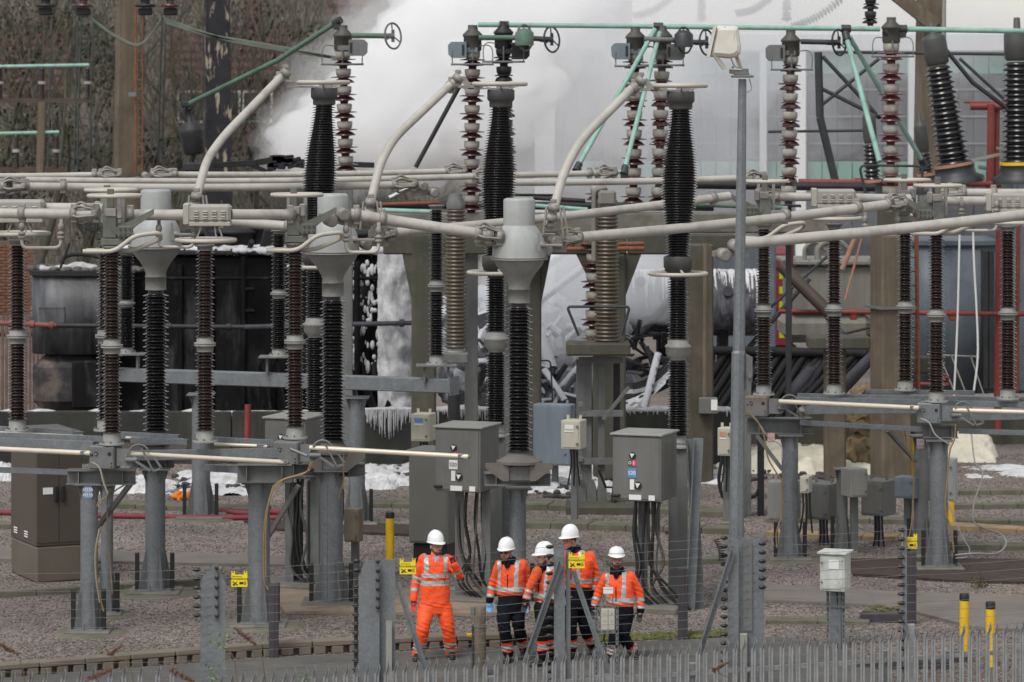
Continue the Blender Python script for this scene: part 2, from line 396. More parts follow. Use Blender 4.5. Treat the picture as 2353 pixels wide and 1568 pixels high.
# ground foam left by the fire crews
def foam(name, px, hgt, m, label, amp=.5, n=26, z0=0.0):
    """lumpy sheet: px = (x0,y0,x1,y1) footprint on the ground"""
    x0, y0, x1, y1 = px; A, B_, C_, D_ = G(x0, y1), G(x1, y1), G(x1, y0), G(x0, y0); vs = []; fs = []; my = 34; n = 80
    sd_ = random.uniform(0, 99)
    for j in range(my+1):
        for i in range(n+1):
            u, t = i/n, j/my; p = (A*(1-u)+B_*u)*(1-t)+(D_*(1-u)+C_*u)*t
            e = 1-max(abs(2*u-1)**3, abs(2*t-1)**3); q = mnoise.fractal(V((p.x*1.1+sd_, p.y*.8, 0)), .75, 2.1, 6)
            vs.append((p.x+q*.1, p.y, z0-.03+hgt*max(0, e+amp*q-.12)))
    for j in range(my):
        for i in range(n): a = j*(n+1)+i; fs.append((a, a+1, a+n+2, a+n+1))
    b = MB(); b.add(vs, fs, True); return kind(tag(b.build(name, m), label, 'foam'), 'stuff')
foam('foam', (1640, 1045, 2015, 1092), .42, foamy_m, 'cream white foam bank at the foot of the concrete columns')
foam('foam', (2165, 1028, 2290, 1064), .62, foamy_m, 'rounded mound of cream foam right of the labelled column', .25)
foam('foam', (800, 1068, 960, 1128), .13, foam_m, 'broken white foam in front of the dripping bund wall', 1.3)
foam('foam', (400, 1085, 600, 1140), .15, foam_m, 'white foam patch behind the leftmost support columns', .9)
foam('foam', (180, 1095, 400, 1142), .14, foam_m, 'dirty white foam behind the brown cabinet', 1.0)
foam('foam', (1195, 1068, 1420, 1135), .16, foam_m, 'white foam around the foot of the grey lattice support', 1.2)
foam('foam', (1420, 1075, 1700, 1120), .13, foam_m, 'scattered foam between the burnt radiators and cabinets', 1.2)
foam('foam', (2180, 1070, 2420, 1100), .05, foam_m, 'thin foam streaks on the far right gravel', 1.6)
foam('foam', (-40, 1070, 60, 1110), .2, foam_m, 'foam smear at the far left behind the brown cabinet', .9)
# dark debris lying in the foam
deb_m = mat('debris', (.05, .045, .042), .9, var=.6, scale=9, topw=((.6, .6, .6), 1.95, .1, 9))
for n, (xa, xb, ya, yb, lab) in enumerate([(805, 950, 1070, 1115, 'black scraps of burnt debris in the foam by the dripping wall'), (1200, 1420, 1085, 1150, 'dark scraps and stones around the grey lattice support'), (1640, 1960, 1085, 1110, 'dark rubble at the foot of the cream foam bank'), (400, 600, 1092, 1125, 'dark rubble in the foam behind the left columns')]):
    b = MB()
    for k in range(70):
        p = G(random.uniform(xa, xb), random.uniform(ya, yb)); s = random.uniform(.03, .14)
        b.box(p+V((0, 0, s*.3)), (s*random.uniform(.6, 3), s, s*.7), M.Rotation(random.uniform(0, 6), 3, 'Z') @ M.Rotation(random.uniform(-.4, .4), 3, 'X'), s*.2)
    kind(tag(b.build('rubble', deb_m), lab, 'rubble'), 'stuff')

# ---------------------------------------------------------------- far background
litter_m = mat('woodland_floor', (.135, .115, .095), .95, var=.5, scale=.8, bump=1, bscale=3, c2=(.075, .08, .06), cf=.5, csc=.35)
b = MB(); vs = []; fs = []; NX, NY = 60, 16
for j in range(NY+1):
    for i in range(NX+1):
        x = -90+125*i/NX; y = 128+60*j/NY; e = min(1, max(0, (22-x)/24))
        vs.append((x, y, -1+e*(19*(1-math.exp(-j/4.5))+1.6*mnoise.fractal(V((x*.15, y*.1, 0)), 1, 2, 4)*min(1, j/3))))
for j in range(NY):
    for i in range(NX): a = j*(NX+1)+i; fs.append((a, a+1, a+NX+2, a+NX+1))
b.add(vs, fs, True); kind(b.build('hill', litter_m), 'structure')
bark_m = mat('bark', (.072, .068, .054), .9, var=.35, scale=2, bump=.4, bscale=20, c2=(.05, .065, .035), cf=.55, csc=.8)
ivy_m = mat('ivy', (.05, .054, .036), .8, var=.5, scale=3, spec=.2)
def bare_tree(px, Y, hgt, r0, label, ivy=0, seed=0):
    rng = random.Random(seed); base = V(((px-CX)*Y/F, Y, -.3)); tr = MB(); br = MB(); lv = []
    def grow(p, d, L, r, lev):
        n = 4; pts = [p]; rr = [r]
        for k in range(n):
            d = (d+V((rng.gauss(0, .13), rng.gauss(0, .13), rng.gauss(0, .07)+.04))).normalized(); p = p+d*(L/n); pts.append(p); rr.append(r*(1-.42*(k+1)/n))
        (tr if lev == 0 else br).tube(pts, rr, 7 if lev == 0 else (5 if lev == 1 else 3), lev == 0)
        if lev < ivy: lv.extend((q, r) for q in pts)
        if lev >= 5: return
        for k in range(3 if lev < 4 else 2):
            t = rng.uniform(.35, 1) if k else 1.0; q = pts[max(1, round(t*n))]; a = rng.uniform(.3, .95) if k else rng.uniform(.1, .35)
            u, w, dd = frame(d); ph = rng.uniform(0, 6.28); nd = (d*math.cos(a)+(u*math.cos(ph)+w*math.sin(ph))*math.sin(a)).normalized()
            grow(q, nd, L*rng.uniform(.58, .82), rr[-1]*rng.uniform(.6, .9), lev+1)
    grow(base, V((rng.gauss(0, .06), 0, 1)).normalized(), hgt*.36, r0, 0)
    t = thing('bare_tree', label, 'tree', base, 'leafless trees behind the yard')
    tr.build('trunk', bark_m, t); br.build('branches', bark_m, t)
    if lv:
        b = MB()
        for q, r in lv:
            for k in range(26):
                c = q+V((rng.gauss(0, .4), rng.gauss(0, .4), rng.gauss(0, .6))); s = rng.uniform(.05, .12); u = V((rng.gauss(0, 1), rng.gauss(0, 1), rng.gauss(0, 1))).normalized(); w = u.orthogonal().normalized()
                b.add([c-u*s, c+w*s*.7, c+u*s, c-w*s*.7], [(0, 1, 2, 3)])
        b.build('ivy', ivy_m, t)
TL = [(20, 118, 15, .2, 2, 'leafless tree at the far left edge, behind the left green pipes'), (95, 112, 16, .16, 0, 'thin leafless tree left of the tan concrete column'),
      (165, 124, 17, .24, 1, 'leafless tree with ivy between the left green pipes and the tan column'), (235, 116, 15, .15, 0, 'slender bare tree just left of the tan concrete column'),
      (345, 118, 16, .17, 0, 'bare tree just right of the ladder on the tan column'), (400, 130, 18, .22, 0, 'bare tree midway between the tan column and the charred column'),
      (440, 113, 15, .13, 0, 'thin bare tree hard against the left side of the charred column'), (560, 120, 16, .2, 1, 'bare tree with ivy to the right of the charred column'),
      (620, 113, 15, .16, 0, 'bare tree left of the leftmost pale sloping tube top'), (690, 126, 17, .22, 0, 'bare tree behind the leftmost tall breaker top'),
      (760, 117, 14, .15, 1, 'bare tree rising from the left edge of the white smoke'), (840, 128, 17, .2, 0, 'bare tree at the upper left edge of the smoke'),
      (905, 122, 16, .18, 0, 'bare tree half lost in the top of the smoke'), (290, 132, 18, .25, 1, 'broad bare tree behind the tan concrete column'), (-30, 126, 16, .2, 1, 'ivy covered tree cut by the left edge of the picture')]
for i, (x, Y, h, r, iv, lab) in enumerate(TL): bare_tree(x, Y, h, r, lab, iv, 11+i)
def thicket(name, n, label, m, seed, xr, zr, Yr, wid, leafy=False):
    rng = np.random.default_rng(seed); b = MB()
    for k in range(n):
        Y = rng.uniform(*Yr); p = W(rng.uniform(*xr), 0, Y); p.z = rng.uniform(*zr)
        if leafy:
            s = rng.uniform(.05, .13); u = V(rng.normal(size=3)).normalized(); w = u.orthogonal().normalized(); b.add([p-u*s, p+w*s*.6, p+u*s, p-w*s*.6], [(0, 1, 2, 3)])
        else:
            d = V((rng.normal()*.35, rng.normal()*.3, 1)).normalized()*rng.uniform(.6, 2.2); e = V((rng.normal()*.3, 0, rng.normal()*.2)); b.tube([p, p+d*.5+e*.3, p+d+e], [wid, wid*.8, wid*.3], 3, False)
    o = b.build(name, m); return kind(tag(o, label, 'thicket'), 'stuff')
twig_m = mat('twigs', (.14, .115, .09), .9, var=.4, scale=1.2)
thicket('woodland_thicket', 7200, 'brown leafless undergrowth filling the wood behind the yard', twig_m, 5, (-60, 1000), (1, 14), (114, 138), .015)
# dense evergreen bushes, clustered leaves
b = MB(); rng = random.Random(4)
for (x, y, Y, rx, rz) in [(20, 130, 121, 1.5, 1.7), (70, 330, 118, 2.2, 1.5), (180, 350, 121, 2.0, 1.5), (30, 40, 130, 2, 1.6), (230, 140, 123, 1.0, 1.8), (590, 330, 119, 1.4, 1.6), (140, 60, 128, 1.6, 1.3), (580, 60, 128, 2.2, 1.0), (720, 120, 122, 1.6, 1.1), (370, 360, 118, 1.3, .9), (10, 430, 112, 2, 1.4)]:
    c = W(x, y, Y)
    for k in range(420):
        d = V((rng.gauss(0, 1), rng.gauss(0, 1), rng.gauss(0, 1))).normalized(); q = d*(rng.random()**.4); q = V((q.x*rx, q.y*1.2, q.z*rz))+c+V((mnoise.noise(d*2+c)*.4, 0, mnoise.noise(d*2-c)*.4))
        s = rng.uniform(.06, .15); u = V((rng.gauss(0, 1), rng.gauss(0, 1), rng.gauss(0, 1))).normalized(); w = u.orthogonal().normalized(); b.add([q-u*s, q+w*s*.6, q+u*s, q-w*s*.6], [(0, 1, 2, 3)])
kind(tag(b.build('evergreen_shrubs', ivy_m), 'dark evergreen ivy and shrub masses in the wood', 'shrubs'), 'stuff')
# brick houses glimpsed through the wood
brick_m = mat('house_brick', (.125, .066, .055), .85, var=.25, scale=3, bump=.3)
roof_m = mat('roof_tiles', (.125, .066, .053), .85, var=.3, scale=4, bump=.4, bscale=8)
win_m = mat('dark_glass', (.03, .035, .04), .1, var=.2)
def house(x0, x1, ye, yr, Y, label):
    a, c = W(x0, ye, Y), W(x1, ye, Y); z = a.z; zr = W(0, yr, Y).z; t = thing('brick_house', label, 'house', ((a.x+c.x)/2, Y, 0)); D = 7
    b = MB(); b.box(((a.x+c.x)/2, Y+D/2, z/2), (c.x-a.x, D, z)); b.build('wall', brick_m, t)
    b = MB(); e = .35; b.prism([(-e, z-.1), (D/2, zr), (D+e, z-.1), (D+e, z-.3), (D/2, zr-.25), (-e, z-.3)], (a.x-e, Y, 0), (0, 1, 0), (0, 0, 1), (c.x-a.x+2*e, 0, 0)); rf = b.build('roof', roof_m, t)
    n = int((zr-z)/.3)
    for k in range(n):
        f = k/n; b = MB(); b.box(((a.x+c.x)/2, Y-e+(D/2+e)*(f+.5/n), z+(zr-z+.1)*(f+.5/n)-.0), (c.x-a.x+2*e, .06, .1), None); b.build('tile_course', roof_m, rf)
    b = MB(); b.box((a.x+(c.x-a.x)*.7, Y+D/2, zr+.4), (.7, .7, 1.3), None, .03); b.build('chimney', brick_m, rf)
    for k in range(3):
        x = a.x+(c.x-a.x)*(.2+.3*k); b = MB(); b.box((x, Y-.02, z-1.4), (1.25, .08, 1.3)); w = b.build('window', white_m, t); b = MB(); b.box((x, Y-.07, z-1.4), (1.05, .03, 1.1)); b.build('pane', win_m, w)
house(395, 640, 165, 55, 136, 'red brick house with tiled roof seen through trees left of the charred column')
house(770, 980, 40, -70, 142, 'red brick house at the top edge beside the smoke')
house(-30, 130, 200, 60, 139, 'dim red house behind the left green pipes')

# the glazed hall on the right
fas_m = mat('white_fascia', (.55, .56, .57), .6, var=.06, scale=.5, streak=.12)
pglass_m = mat('hall_glass', (.085, .09, .10), .3, var=.3, scale=.6, c2=(.14, .145, .155), cf=.58, csc=.35, streak=.3)
pmint_m = mat('hall_mint', (.15, .30, .24), .5, var=.1, scale=1)
YB = 112.0
a = W(1255, 440, YB); hall = thing('glazed_hall', 'large glazed hall with mint green bands and white columns behind the smoke', 'building', (a.x+8, YB, 0))
zs = [(-.2, 2.6, steelg_m), (2.6, W(0, 425, YB).z, pglass_m), (W(0, 425, YB).z, W(0, 370, YB).z, pmint_m), (W(0, 370, YB).z, W(0, 172, YB).z, pglass_m), (W(0, 172, YB).z, W(0, 118, YB).z, pmint_m)]
x0, x1 = W(1262, 0, YB).x, W(2560, 0, YB).x; pw = .5; n = int((x1-x0)/pw)
pm = {}
for i in range(n):
    for k, (za, zb, m) in enumerate(zs):
        if k < 2 and i % 4: continue
        w_ = pw*(4 if k < 2 else 1); key = k
        if key not in pm:
            bb = MB(); bb.box((0, 0, (zb-za)/2), (w_-.035, .08, zb-za-.05), None, .01); pm[key] = bb.mesh('panel', m)
        link('glass_pane' if k == 3 else 'wall_panel', pm[key], hall, (x0+i*pw+w_/2, YB+random.uniform(-.012, .012), za))
b = MB(); b.box(((x0+x1)/2, YB+.16, W(0, 118, YB).z/2), (x1-x0, .1, W(0, 118, YB).z)); b.build('backing_wall', fas_m, hall)
b = MB(); zt = W(0, 76, YB).z; zf = W(0, 120, YB).z; b.box(((x0+x1)/2, YB-.2, (zf+zt)/2), (x1-x0+.6, .6, zt-zf), None, .05); b.build('fascia', fas_m, hall)
b = MB(); b.box(((x0+x1)/2, YB+6.2, zt-.35), (x1-x0, 12, .3)); b.build('roof', fas_m, hall)
for x, w_ in ((1252, 46), (1838, 24), (2094, 20), (1752, 16), (2420, 24)):
    b = MB(); p = W(x, 0, YB); b.box((p.x, YB-.3, zt/2), (PX(w_, YB), .35, zt), None, .03); b.build('column', white_m if w_ > 20 else fas_m, hall)
for y in (206, 268, 330):
    b = MB(); b.box(((x0+x1)/2, YB-.06, W(0, y, YB).z), (x1-x0, .06, .05)); b.build('transom', mat('transom_grey', (.20, .205, .215), .6), hall)

# ---------------------------------------------------------------- smoke
def smoke(label, blobs, den, voxel, seed, colr=(.985, .985, 1)):
    """billows: (px, py, Y, rx, ry, rz, lumpiness); even density inside one lumpy closed surface"""
    rng = random.Random(seed); b = MB()
    ico = bmesh.new(); bmesh.ops.create_icosphere(ico, subdivisions=5, radius=1); iv = [v.co.copy() for v in ico.verts]; fi = [tuple(v.index for v in f.verts) for f in ico.faces]; ico.free()
    for (px, py, Y, rx, ry, rz, amp) in blobs:
        c = W(px, py, Y); o_ = V((rng.uniform(0, 50), rng.uniform(0, 50), rng.uniform(0, 50))); vs = []
        for q in iv:
            p = V((q.x*rx, q.y*ry, q.z*rz)); k = 1+amp*(.55*mnoise.fractal(p*.8+o_, .9, 2.1, 3)+.35*(.5-abs(mnoise.noise(p*1.7-o_)))+.2*(.4-abs(mnoise.noise(p*4.1+o_)))); vs.append(c+p*k)
        b.add(vs, fi, True)
    me = remesh(b, voxel)
    m = bpy.data.materials.new('smoke'); m.use_nodes = True; n = m.node_tree; N = n.nodes; N.clear()
    out = N.new('ShaderNodeOutputMaterial'); vp = N.new('ShaderNodeVolumePrincipled'); n.links.new(vp.outputs[0], out.inputs['Volume'])
    vp.inputs['Color'].default_value = (*colr, 1); vp.inputs['Density'].default_value = den
    me.materials.clear(); me.materials.append(m); o = link('smoke', me); return kind(tag(o, label, 'smoke'), 'stuff')
smoke('dense white billow of smoke left of centre over the burnt transformer', [(725, 322, 88, .95, 1.2, .72, 1.1), (690, 345, 88, .55, .9, .42, 1.1), (800, 270, 88.5, 1.0, 1.3, .95, 1.1), (900, 320, 89, 1.5, 1.6, .9, 1), (860, 190, 89, .85, 1.2, .8, 1.2), (915, 215, 89, 1.2, 1.6, 1.2, 1.1), (960, 105, 89.5, 1.15, 1.5, 1.0, 1.2), (1010, 250, 89.5, 1.6, 1.8, 1.6, 1), (1060, 60, 90, 1.7, 2, 1.3, 1.1), (1130, 160, 90, 1.7, 2, 1.6, 1), (1200, 30, 90.5, 2, 2.2, 1.4, 1.1), (1120, 290, 89, 1.0, 1.6, .8, 1.1)], .95, .10, 1, (1, 1, 1))
smoke('softer smoke around the dense billow and along the top of the picture', [(750, 300, 88, 1.5, 2, 1.3, 1.2), (950, 210, 89, 2.5, 2.6, 2.2, 1.1), (1120, 90, 90, 3.2, 3, 2.2, 1.1), (1330, 30, 90.5, 3.6, 3.2, 2.1, 1.1), (1210, 300, 89, 1.9, 2.4, 1.7, 1.1), (1600, -10, 91, 3.8, 3, 1.5, 1), (1420, 190, 90, 2.0, 2.4, 1.5, 1.3)], .15, .15, 2, (1, 1, 1))
smoke('thin bluish smoke veiling the glazed hall on the right', [(1420, 330, 93, 3.4, 4, 4.0, 1), (1650, 220, 94, 3.2, 4, 3.1, 1), (1330, 520, 90, 2.6, 4, 2.6, 1), (1300, 150, 94, 4, 4, 2.6, 1), (1850, 60, 95, 5.5, 4, 1.8, 1), (1640, 390, 92, 1.9, 3, 1.7, 1.2), (1500, 430, 91, 2.6, 3, 1.6, 1.1)], .05, .2, 3, (.96, .975, 1))
smoke('ragged blue grey wisps of smoke right of the middle breaker', [(1300, 130, 92, 1.3, 1.6, 1.1, 1.6), (1480, 260, 92, 1.5, 1.6, 1.2, 1.7), (1600, 320, 91.5, 1.2, 1.5, 1.2, 1.7), (1420, 420, 91, 1.3, 1.5, .8, 1.7), (1700, 190, 92, 1.5, 1.6, 1.0, 1.7), (1290, 370, 91, 1.0, 1.4, 1.0, 1.7), (1560, 130, 92, 1.7, 1.6, .9, 1.7)], .13, .12, 6, (.96, .975, 1))
smoke('faint haze of smoke drifting over the right half of the hall', [(1750, 250, 96, 6.5, 4, 3.6, .8), (2050, 180, 97, 5.5, 4, 2.6, .8)], .022, .25, 5, (.98, .985, 1))
smoke('low smoke drifting under the concrete frame between wrecked pipes', [(1330, 640, 76.5, 1.15, 1.3, .85, 1.1), (1270, 740, 76, .9, 1.1, .75, 1.1), (1450, 670, 76.4, .9, 1.0, .65, 1.2), (1200, 660, 76.6, .9, 1.1, .8, 1.1), (1500, 620, 77, .8, 1, .4, 1.2)], .55, .07, 4, (.97, .98, 1))
# ================================================================ fire-damaged plant at the back
burnt_m = mat('burnt_steel', (.0075, .0065, .0075), .7, var=.6, scale=1.2, spec=.15, c2=(.075, .076, .08), cf=.63, csc=1.3, cw=.1, csq=(1.6, 1.6, .45), streak=.3, bump=.3, bscale=12)
burntf_m = mat('burnt_foamed', (.011, .0105, .012), .75, var=.5, scale=2, topw=((.50, .50, .52), 2.08, .16, 12), bump=.4, bscale=15)
frost_m = mat('foam_coated', (.05, .05, .06), .8, var=.4, scale=3, topw=((.50, .51, .55), 1.6, .25, 13), bump=.5, bscale=18)
frosth_m = mat('foam_heavy', (.16, .16, .18), .9, var=.3, scale=3, topw=((.58, .59, .62), 1.15, .4, 11), bump=.6, bscale=14)
greyt_m = mat('tank_grey_green', (.20, .195, .165), .6, var=.15, scale=.9, streak=.25, c2=(.26, .13, .07), cf=.72, csc=1.6, topw=((.34, .34, .34), 1.9, .1, 7))
bluet_m = mat('tank_blue_grey', (.125, .15, .175), .5, var=.14, scale=.8, streak=.3, c2=(.08, .095, .11), cf=.6, csc=1.8)
darkst_m = mat('dark_steel', (.028, .03, .033), .5, var=.3, scale=2)

# --- bund wall, cast in panels
def wall(name, pts, z, th, m, label, seg=2.6):
    t = thing(name, label, 'wall', (pts[0]+pts[-1])/2)
    for a, c in zip(pts[:-1], pts[1:]):
        n = max(1, int((c-a).length/seg)); d = (c-a).normalized(); rot = M(((d.x, -d.y, 0), (d.y, d.x, 0), (0, 0, 1)))
        for k in range(n):
            p = a+(c-a)*((k+.5)/n); b = MB(); b.box((p.x, p.y, z/2-.1+random.uniform(-.01, .01)), ((c-a).length/n-.015, th, z+.2), rot, .02); b.build('wall_panel', m, t)
    return t
YW = 73.9
wall('bund_wall', [W(-60, 0, YW), W(1720, 0, YW)], 1.14, .25, mat('bund_concrete', (.05, .05, .042), .9, var=.35, scale=.8, streak=.5, c2=(.018, .018, .018), cf=.5, csc=.6, bump=.3), 'dark stained concrete bund wall in front of the burnt transformer')
wall('bund_wall', [W(1725, 0, 78), W(2450, 0, 78)], .75, .25, concg_m, 'low mossy concrete wall under the blue grey transformer')
# foam lip and drips along the bund
def foam_lip(x0, x1, Y, z, n, drip, label, hmax):
    b = MB(); N_ = 60; a = W(x0, 0, Y).x; c = W(x1, 0, Y).x; pts = []
    rr = []
    for k in range(N_+1):
        x = a+(c-a)*k/N_; q = mnoise.fractal(V((x*1.4, Y, 3)), 1, 2, 4); pts.append((x, Y+.02*q, z+.01)); rr.append(max(.02, .09+.09*q)*(1 if 0 < k < N_ else .2))
    b.tube(pts, rr, 8)
    for k in range(n):
        x = random.uniform(a, c); L = hmax*max(.08, .55+.75*mnoise.noise(V((x*1.3, 7, 0))))*random.random()**1.1; r = random.uniform(.004, .018); b.tube([(x, Y-.14, z+.05), (x+random.uniform(-.01, .01), Y-.15, z-L*.5), (x, Y-.15, z-L)], [r*1.4, r, r*.35], 5)
    return kind(tag(b.build('foam', mat('foam_drip', (.45, .45, .46), .9, var=.25, scale=8, bump=.5, bscale=20)), label, 'foam'), 'stuff')
foam_lip(770, 1000, YW, 1.14, 260, 1, 'white foam dripping down the bund wall left of the cream box', .62)
foam_lip(1000, 1210, YW, 1.14, 80, 1, 'white foam dripping behind the left marked cabinet', .6)
foam_lip(1420, 1700, YW, 1.14, 45, 1, 'thin line of foam on the bund wall below the radiators', .18)
foam_lip(90, 225, 75.9, 4.12, 0, 1, 'ragged foam on the lid of the burnt cooler', .1)
foam_lip(480, 660, 76.3, 4.52, 30, 1, 'thin foam trickles on the upper middle of the burnt tank', .22)
foam_lip(690, 880, 76.3, 4.52, 60, 1, 'foam trickles on the upper right of the burnt tank', .4)
foam_lip(-20, 760, YW, 1.05, 0, 1, 'thin grey froth along the left part of the bund wall', .12)

# --- the burnt main tank
def rib_tank(name, label, x0, x1, yt, yb, Y, D, m, nrib, cat='transformer', rim=True, chamfer=0):
    a, c = W(x0, yb, Y), W(x1, yt, Y); t = thing(name, label, cat, ((a.x+c.x)/2, Y+D/2, a.z))
    b = MB(); b.box(((a.x+c.x)/2, Y+D/2, (a.z+c.z)/2), (c.x-a.x, D, c.z-a.z), None, .08); b.build('tank', m, t)
    for k in range(nrib):
        x = a.x+(c.x-a.x)*(k+.5)/nrib; b = MB(); b.box((x, Y-.05, (a.z+c.z)/2-.05), (.1, .1, c.z-a.z-.35), None, .01); b.build('stiffener', m, t)
    if rim:
        b = MB(); b.box(((a.x+c.x)/2, Y+D/2, c.z+.04), (c.x-a.x+.3, D+.3, .1), None, .02); rm = b.build('lid', burntf_m if m == burnt_m else m, t)
        bb = MB()
        for k in range(int((c.x-a.x)/.35)): bb.cyl((a.x+.1+k*.35, Y-.1, c.z-.04), (a.x+.1+k*.35, Y-.1, c.z+.13), .025, 6)
        bb.build('rim_bolts', m, rm)
    return t, a, c
tk, a, c = rib_tank('burnt_transformer', 'huge soot blackened transformer tank streaked with foam on the left', 236, 880, 585, 955, 76.2, 3.6, burnt_m, 9)
BURNT = tk
for (x, y, r, h) in [(330, 560, .42, .9), (540, 555, .5, .6), (610, 548, .3, .7), (690, 560, .38, .5), (820, 565, .35, .55), (440, 560, .3, .55)]:
    p = W(x, 585, 77.4); b = MB(); b.lathe((p.x, p.y, p.z), [(r, 0), (r, h*.8), (r*1.12, h*.8), (r*1.12, h*.9), (r*.7, h), (.02, h+.05)], 18); b.build('turret', burntf_m, tk)
for (p, q, r) in [((300, 640), (880, 640), .04), ((560, 590), (560, 950), .06), ((820, 600), (822, 945), .07), ((585, 665), (560, 665), .05), ((585, 715), (555, 715), .05)]:
    b = MB(); b.tube([W(*p, 75.75), W(*q, 75.75)], r, 8); b.build('pipe', burnt_m, tk)
for k in range(9):
    b = MB(); x = W(600+k*32, 0, 75.9).x; b.beam((x, 75.9, 2.0), (x+.22+.02*k, 75.4, 1.0), .05, .25); b.build('base_fin', burnt_m, tk)
b = MB(); rng = random.Random(8)
for k in range(260):
    x = rng.choice((rng.uniform(510, 640), rng.uniform(690, 880), rng.uniform(300, 880))); p = W(x, 578, rng.uniform(75.95, 78)); p.z = 4.5+.02; s = rng.uniform(.03, .16); b.ell(p, (s*1.5, s, s*.7), 7, 5)
kind(tag(b.build('foam', foam_m), 'clumps of foam and ash lying on the burnt tank lid', 'foam'), 'stuff')
# foam running down the right end of the tank (a hanging sheet of foam)
b = MB(); vs = []; fs = []; n, m_ = 18, 40
for j in range(m_+1):
    for i in range(n+1):
        u, v = i/n, j/m_; p = W(868+85*u, 585+365*v, 75.6); q = mnoise.fractal(V((p.x*3, p.z*2.2, 0)), 1, 2, 5); vs.append((p.x+.04*q, p.y-.12*q-.25*math.sin(math.pi*u), p.z))
for j in range(m_):
    for i in range(n): k = j*(n+1)+i; fs.append((k, k+1, k+n+2, k+n+1))
o_ = len(vs); vs += [(x, y+.35, z) for x, y, z in vs]; fs += [tuple(o_+q for q in f[::-1]) for f in fs]
b.add(vs, fs, True)
kind(tag(b.build('foam', mat('foam_grey', (.56, .56, .57), .95, var=.15, scale=5, bump=.7, bscale=18, c2=(.28, .28, .29), cf=.58, csc=5, csq=(1, 1, .5))), 'curtain of grey white foam hanging right of the burnt tank', 'foam'), 'stuff')
b = MB(); rng = random.Random(9)
for k in range(150):
    p = W(rng.uniform(795, 880), rng.uniform(600, 850), 75.93); s = rng.uniform(.01, .06); b.ell(p, (s, s*.5, s*rng.uniform(.8, 3)), 6, 5)
kind(tag(b.build('foam', foam_m), 'splashes of foam on the right end of the burnt tank', 'foam'), 'stuff')
# long fire-main pipe crossing in front of the tanks
for (p, q, m, lab) in [((-10, 742), (130, 748), mat('faded_red', (.19, .07, .06), .8, var=.4), 'red stub of fire pipe at the far left edge'), ((131, 748), (560, 752), sooty_m, 'sooty water pipe crossing the front of the burnt tank'), ((561, 752), (955, 742), frost_m, 'foam covered water pipe right of the burnt tank')]:
    b = MB(); A, B_ = W(*p, 75.2), W(*q, 75.2); b.tube([A, B_], .055, 10); t = thing('fire_pipe', lab, 'pipe', A); b.build('pipe', m, t)
    for k in (.25, .6, .92): d = A+(B_-A)*k; b = MB(); b.cyl(d-(B_-A).normalized()*.05, d+(B_-A).normalized()*.05, .085, 12); b.build('coupling', m, t)
# --- rounded burnt cooler at the left
def round_tank(name, label, x0, x1, yt, yb, Y, D, rad, m, cat):
    a, c = W(x0, yb, Y), W(x1, yt, Y); t = thing(name, label, cat, ((a.x+c.x)/2, Y+D/2, a.z)); poly = []
    for (qx, qy, a0) in ((c.x-rad, D-rad, 0), (a.x+rad, D-rad, 90), (a.x+rad, rad, 180), (c.x-rad, rad, 270)):
        for k in range(9): an = R(a0+k*90/8); poly.append((qx+rad*math.cos(an), Y+qy+rad*math.sin(an)))
    b = MB(); n = len(poly); b.prism(poly, (0, 0, a.z), (1, 0, 0), (0, 1, 0), (0, 0, c.z-a.z)); b.sm = [False, False]+[True]*n
    b.build('tank', m, t); b = MB(); cx_, cy_ = (a.x+c.x)/2, Y+D/2
    b.prism([((x-cx_)*1.05+cx_, (y-cy_)*1.05+cy_) for x, y in poly], (0, 0, c.z-.02), (1, 0, 0), (0, 1, 0), (0, 0, .1)); b.build('lid', burntf_m if m == burnt2_m else m, t)
    return t, a, c
burnt2_m = mat('burnt_grey', (.020, .019, .022), .5, var=.5, scale=1.2, c2=(.15, .155, .168), cf=.55, csc=.9, cw=.16, csq=(1.4, 1.4, .5), streak=.35, bump=.3, bscale=12)
t, a, c = round_tank('burnt_cooler', 'burnt rounded cooler tank at the left with blistered grey paint', 66, 300, 632, 815, 75.4, 2.2, .55, burnt2_m, 'cooler')
b = MB(); p, q = W(70, 950, 75.3), W(230, 820, 75.3); b.box(((p.x+q.x)/2, 76.3, (p.z+q.z)/2), (q.x-p.x, 1.8, q.z-p.z), None, .25); b.build('lower_body', mat('burnt_peeled', (.02, .019, .021), .7, var=.5, scale=2, c2=(.22, .17, .14), cf=.6, csc=1.1, bump=.4), t)
b = MB(); p, q = W(165, 940, 75.1), W(240, 830, 75.1); b.box(((p.x+q.x)/2, 75.5, (p.z+q.z)/2), (q.x-p.x, .8, q.z-p.z), None, .04); b.build('end_box', burnt_m, t)
b = MB(); p = W(118, 728, 75.38); b.box(p, (.6, .03, .45), None, .01); b.build('hatch', burnt2_m, t)
for k in range(8):
    for s in (-1, 1): b = MB(); b.cyl((p.x-.26+k*.075, 75.37, p.z+.2*s), (p.x-.26+k*.075, 75.34, p.z+.2*s), .014, 6); b.build('bolt', burnt2_m, t)
b = MB()
b.tube(crv([W(140, 625, 76), W(150, 590, 76), W(200, 585, 76), W(240, 595, 76)]), .05, 8); b.build('lid_pipe', burntf_m, t)
b = MB(); b.tube([W(138, 618, 75.6), W(160, 560, 75.6)], .03, 6); b.build('vent_rod', burntf_m, t)
b = MB()
for k in range(120):
    p = W(random.uniform(70, 330), 630, random.uniform(75.5, 77)); p.z = c.z+.1; s = random.uniform(.02, .1); b.ell(p, (s*1.4, s, s*.8), 6, 5)
kind(tag(b.build('rubble', mat('lid_debris', (.10, .09, .085), .9, var=.6, scale=9, topw=((.6, .6, .6), 1.9, .15, 8))), 'ash and foam lumps on the lid of the burnt cooler', 'rubble'), 'stuff')
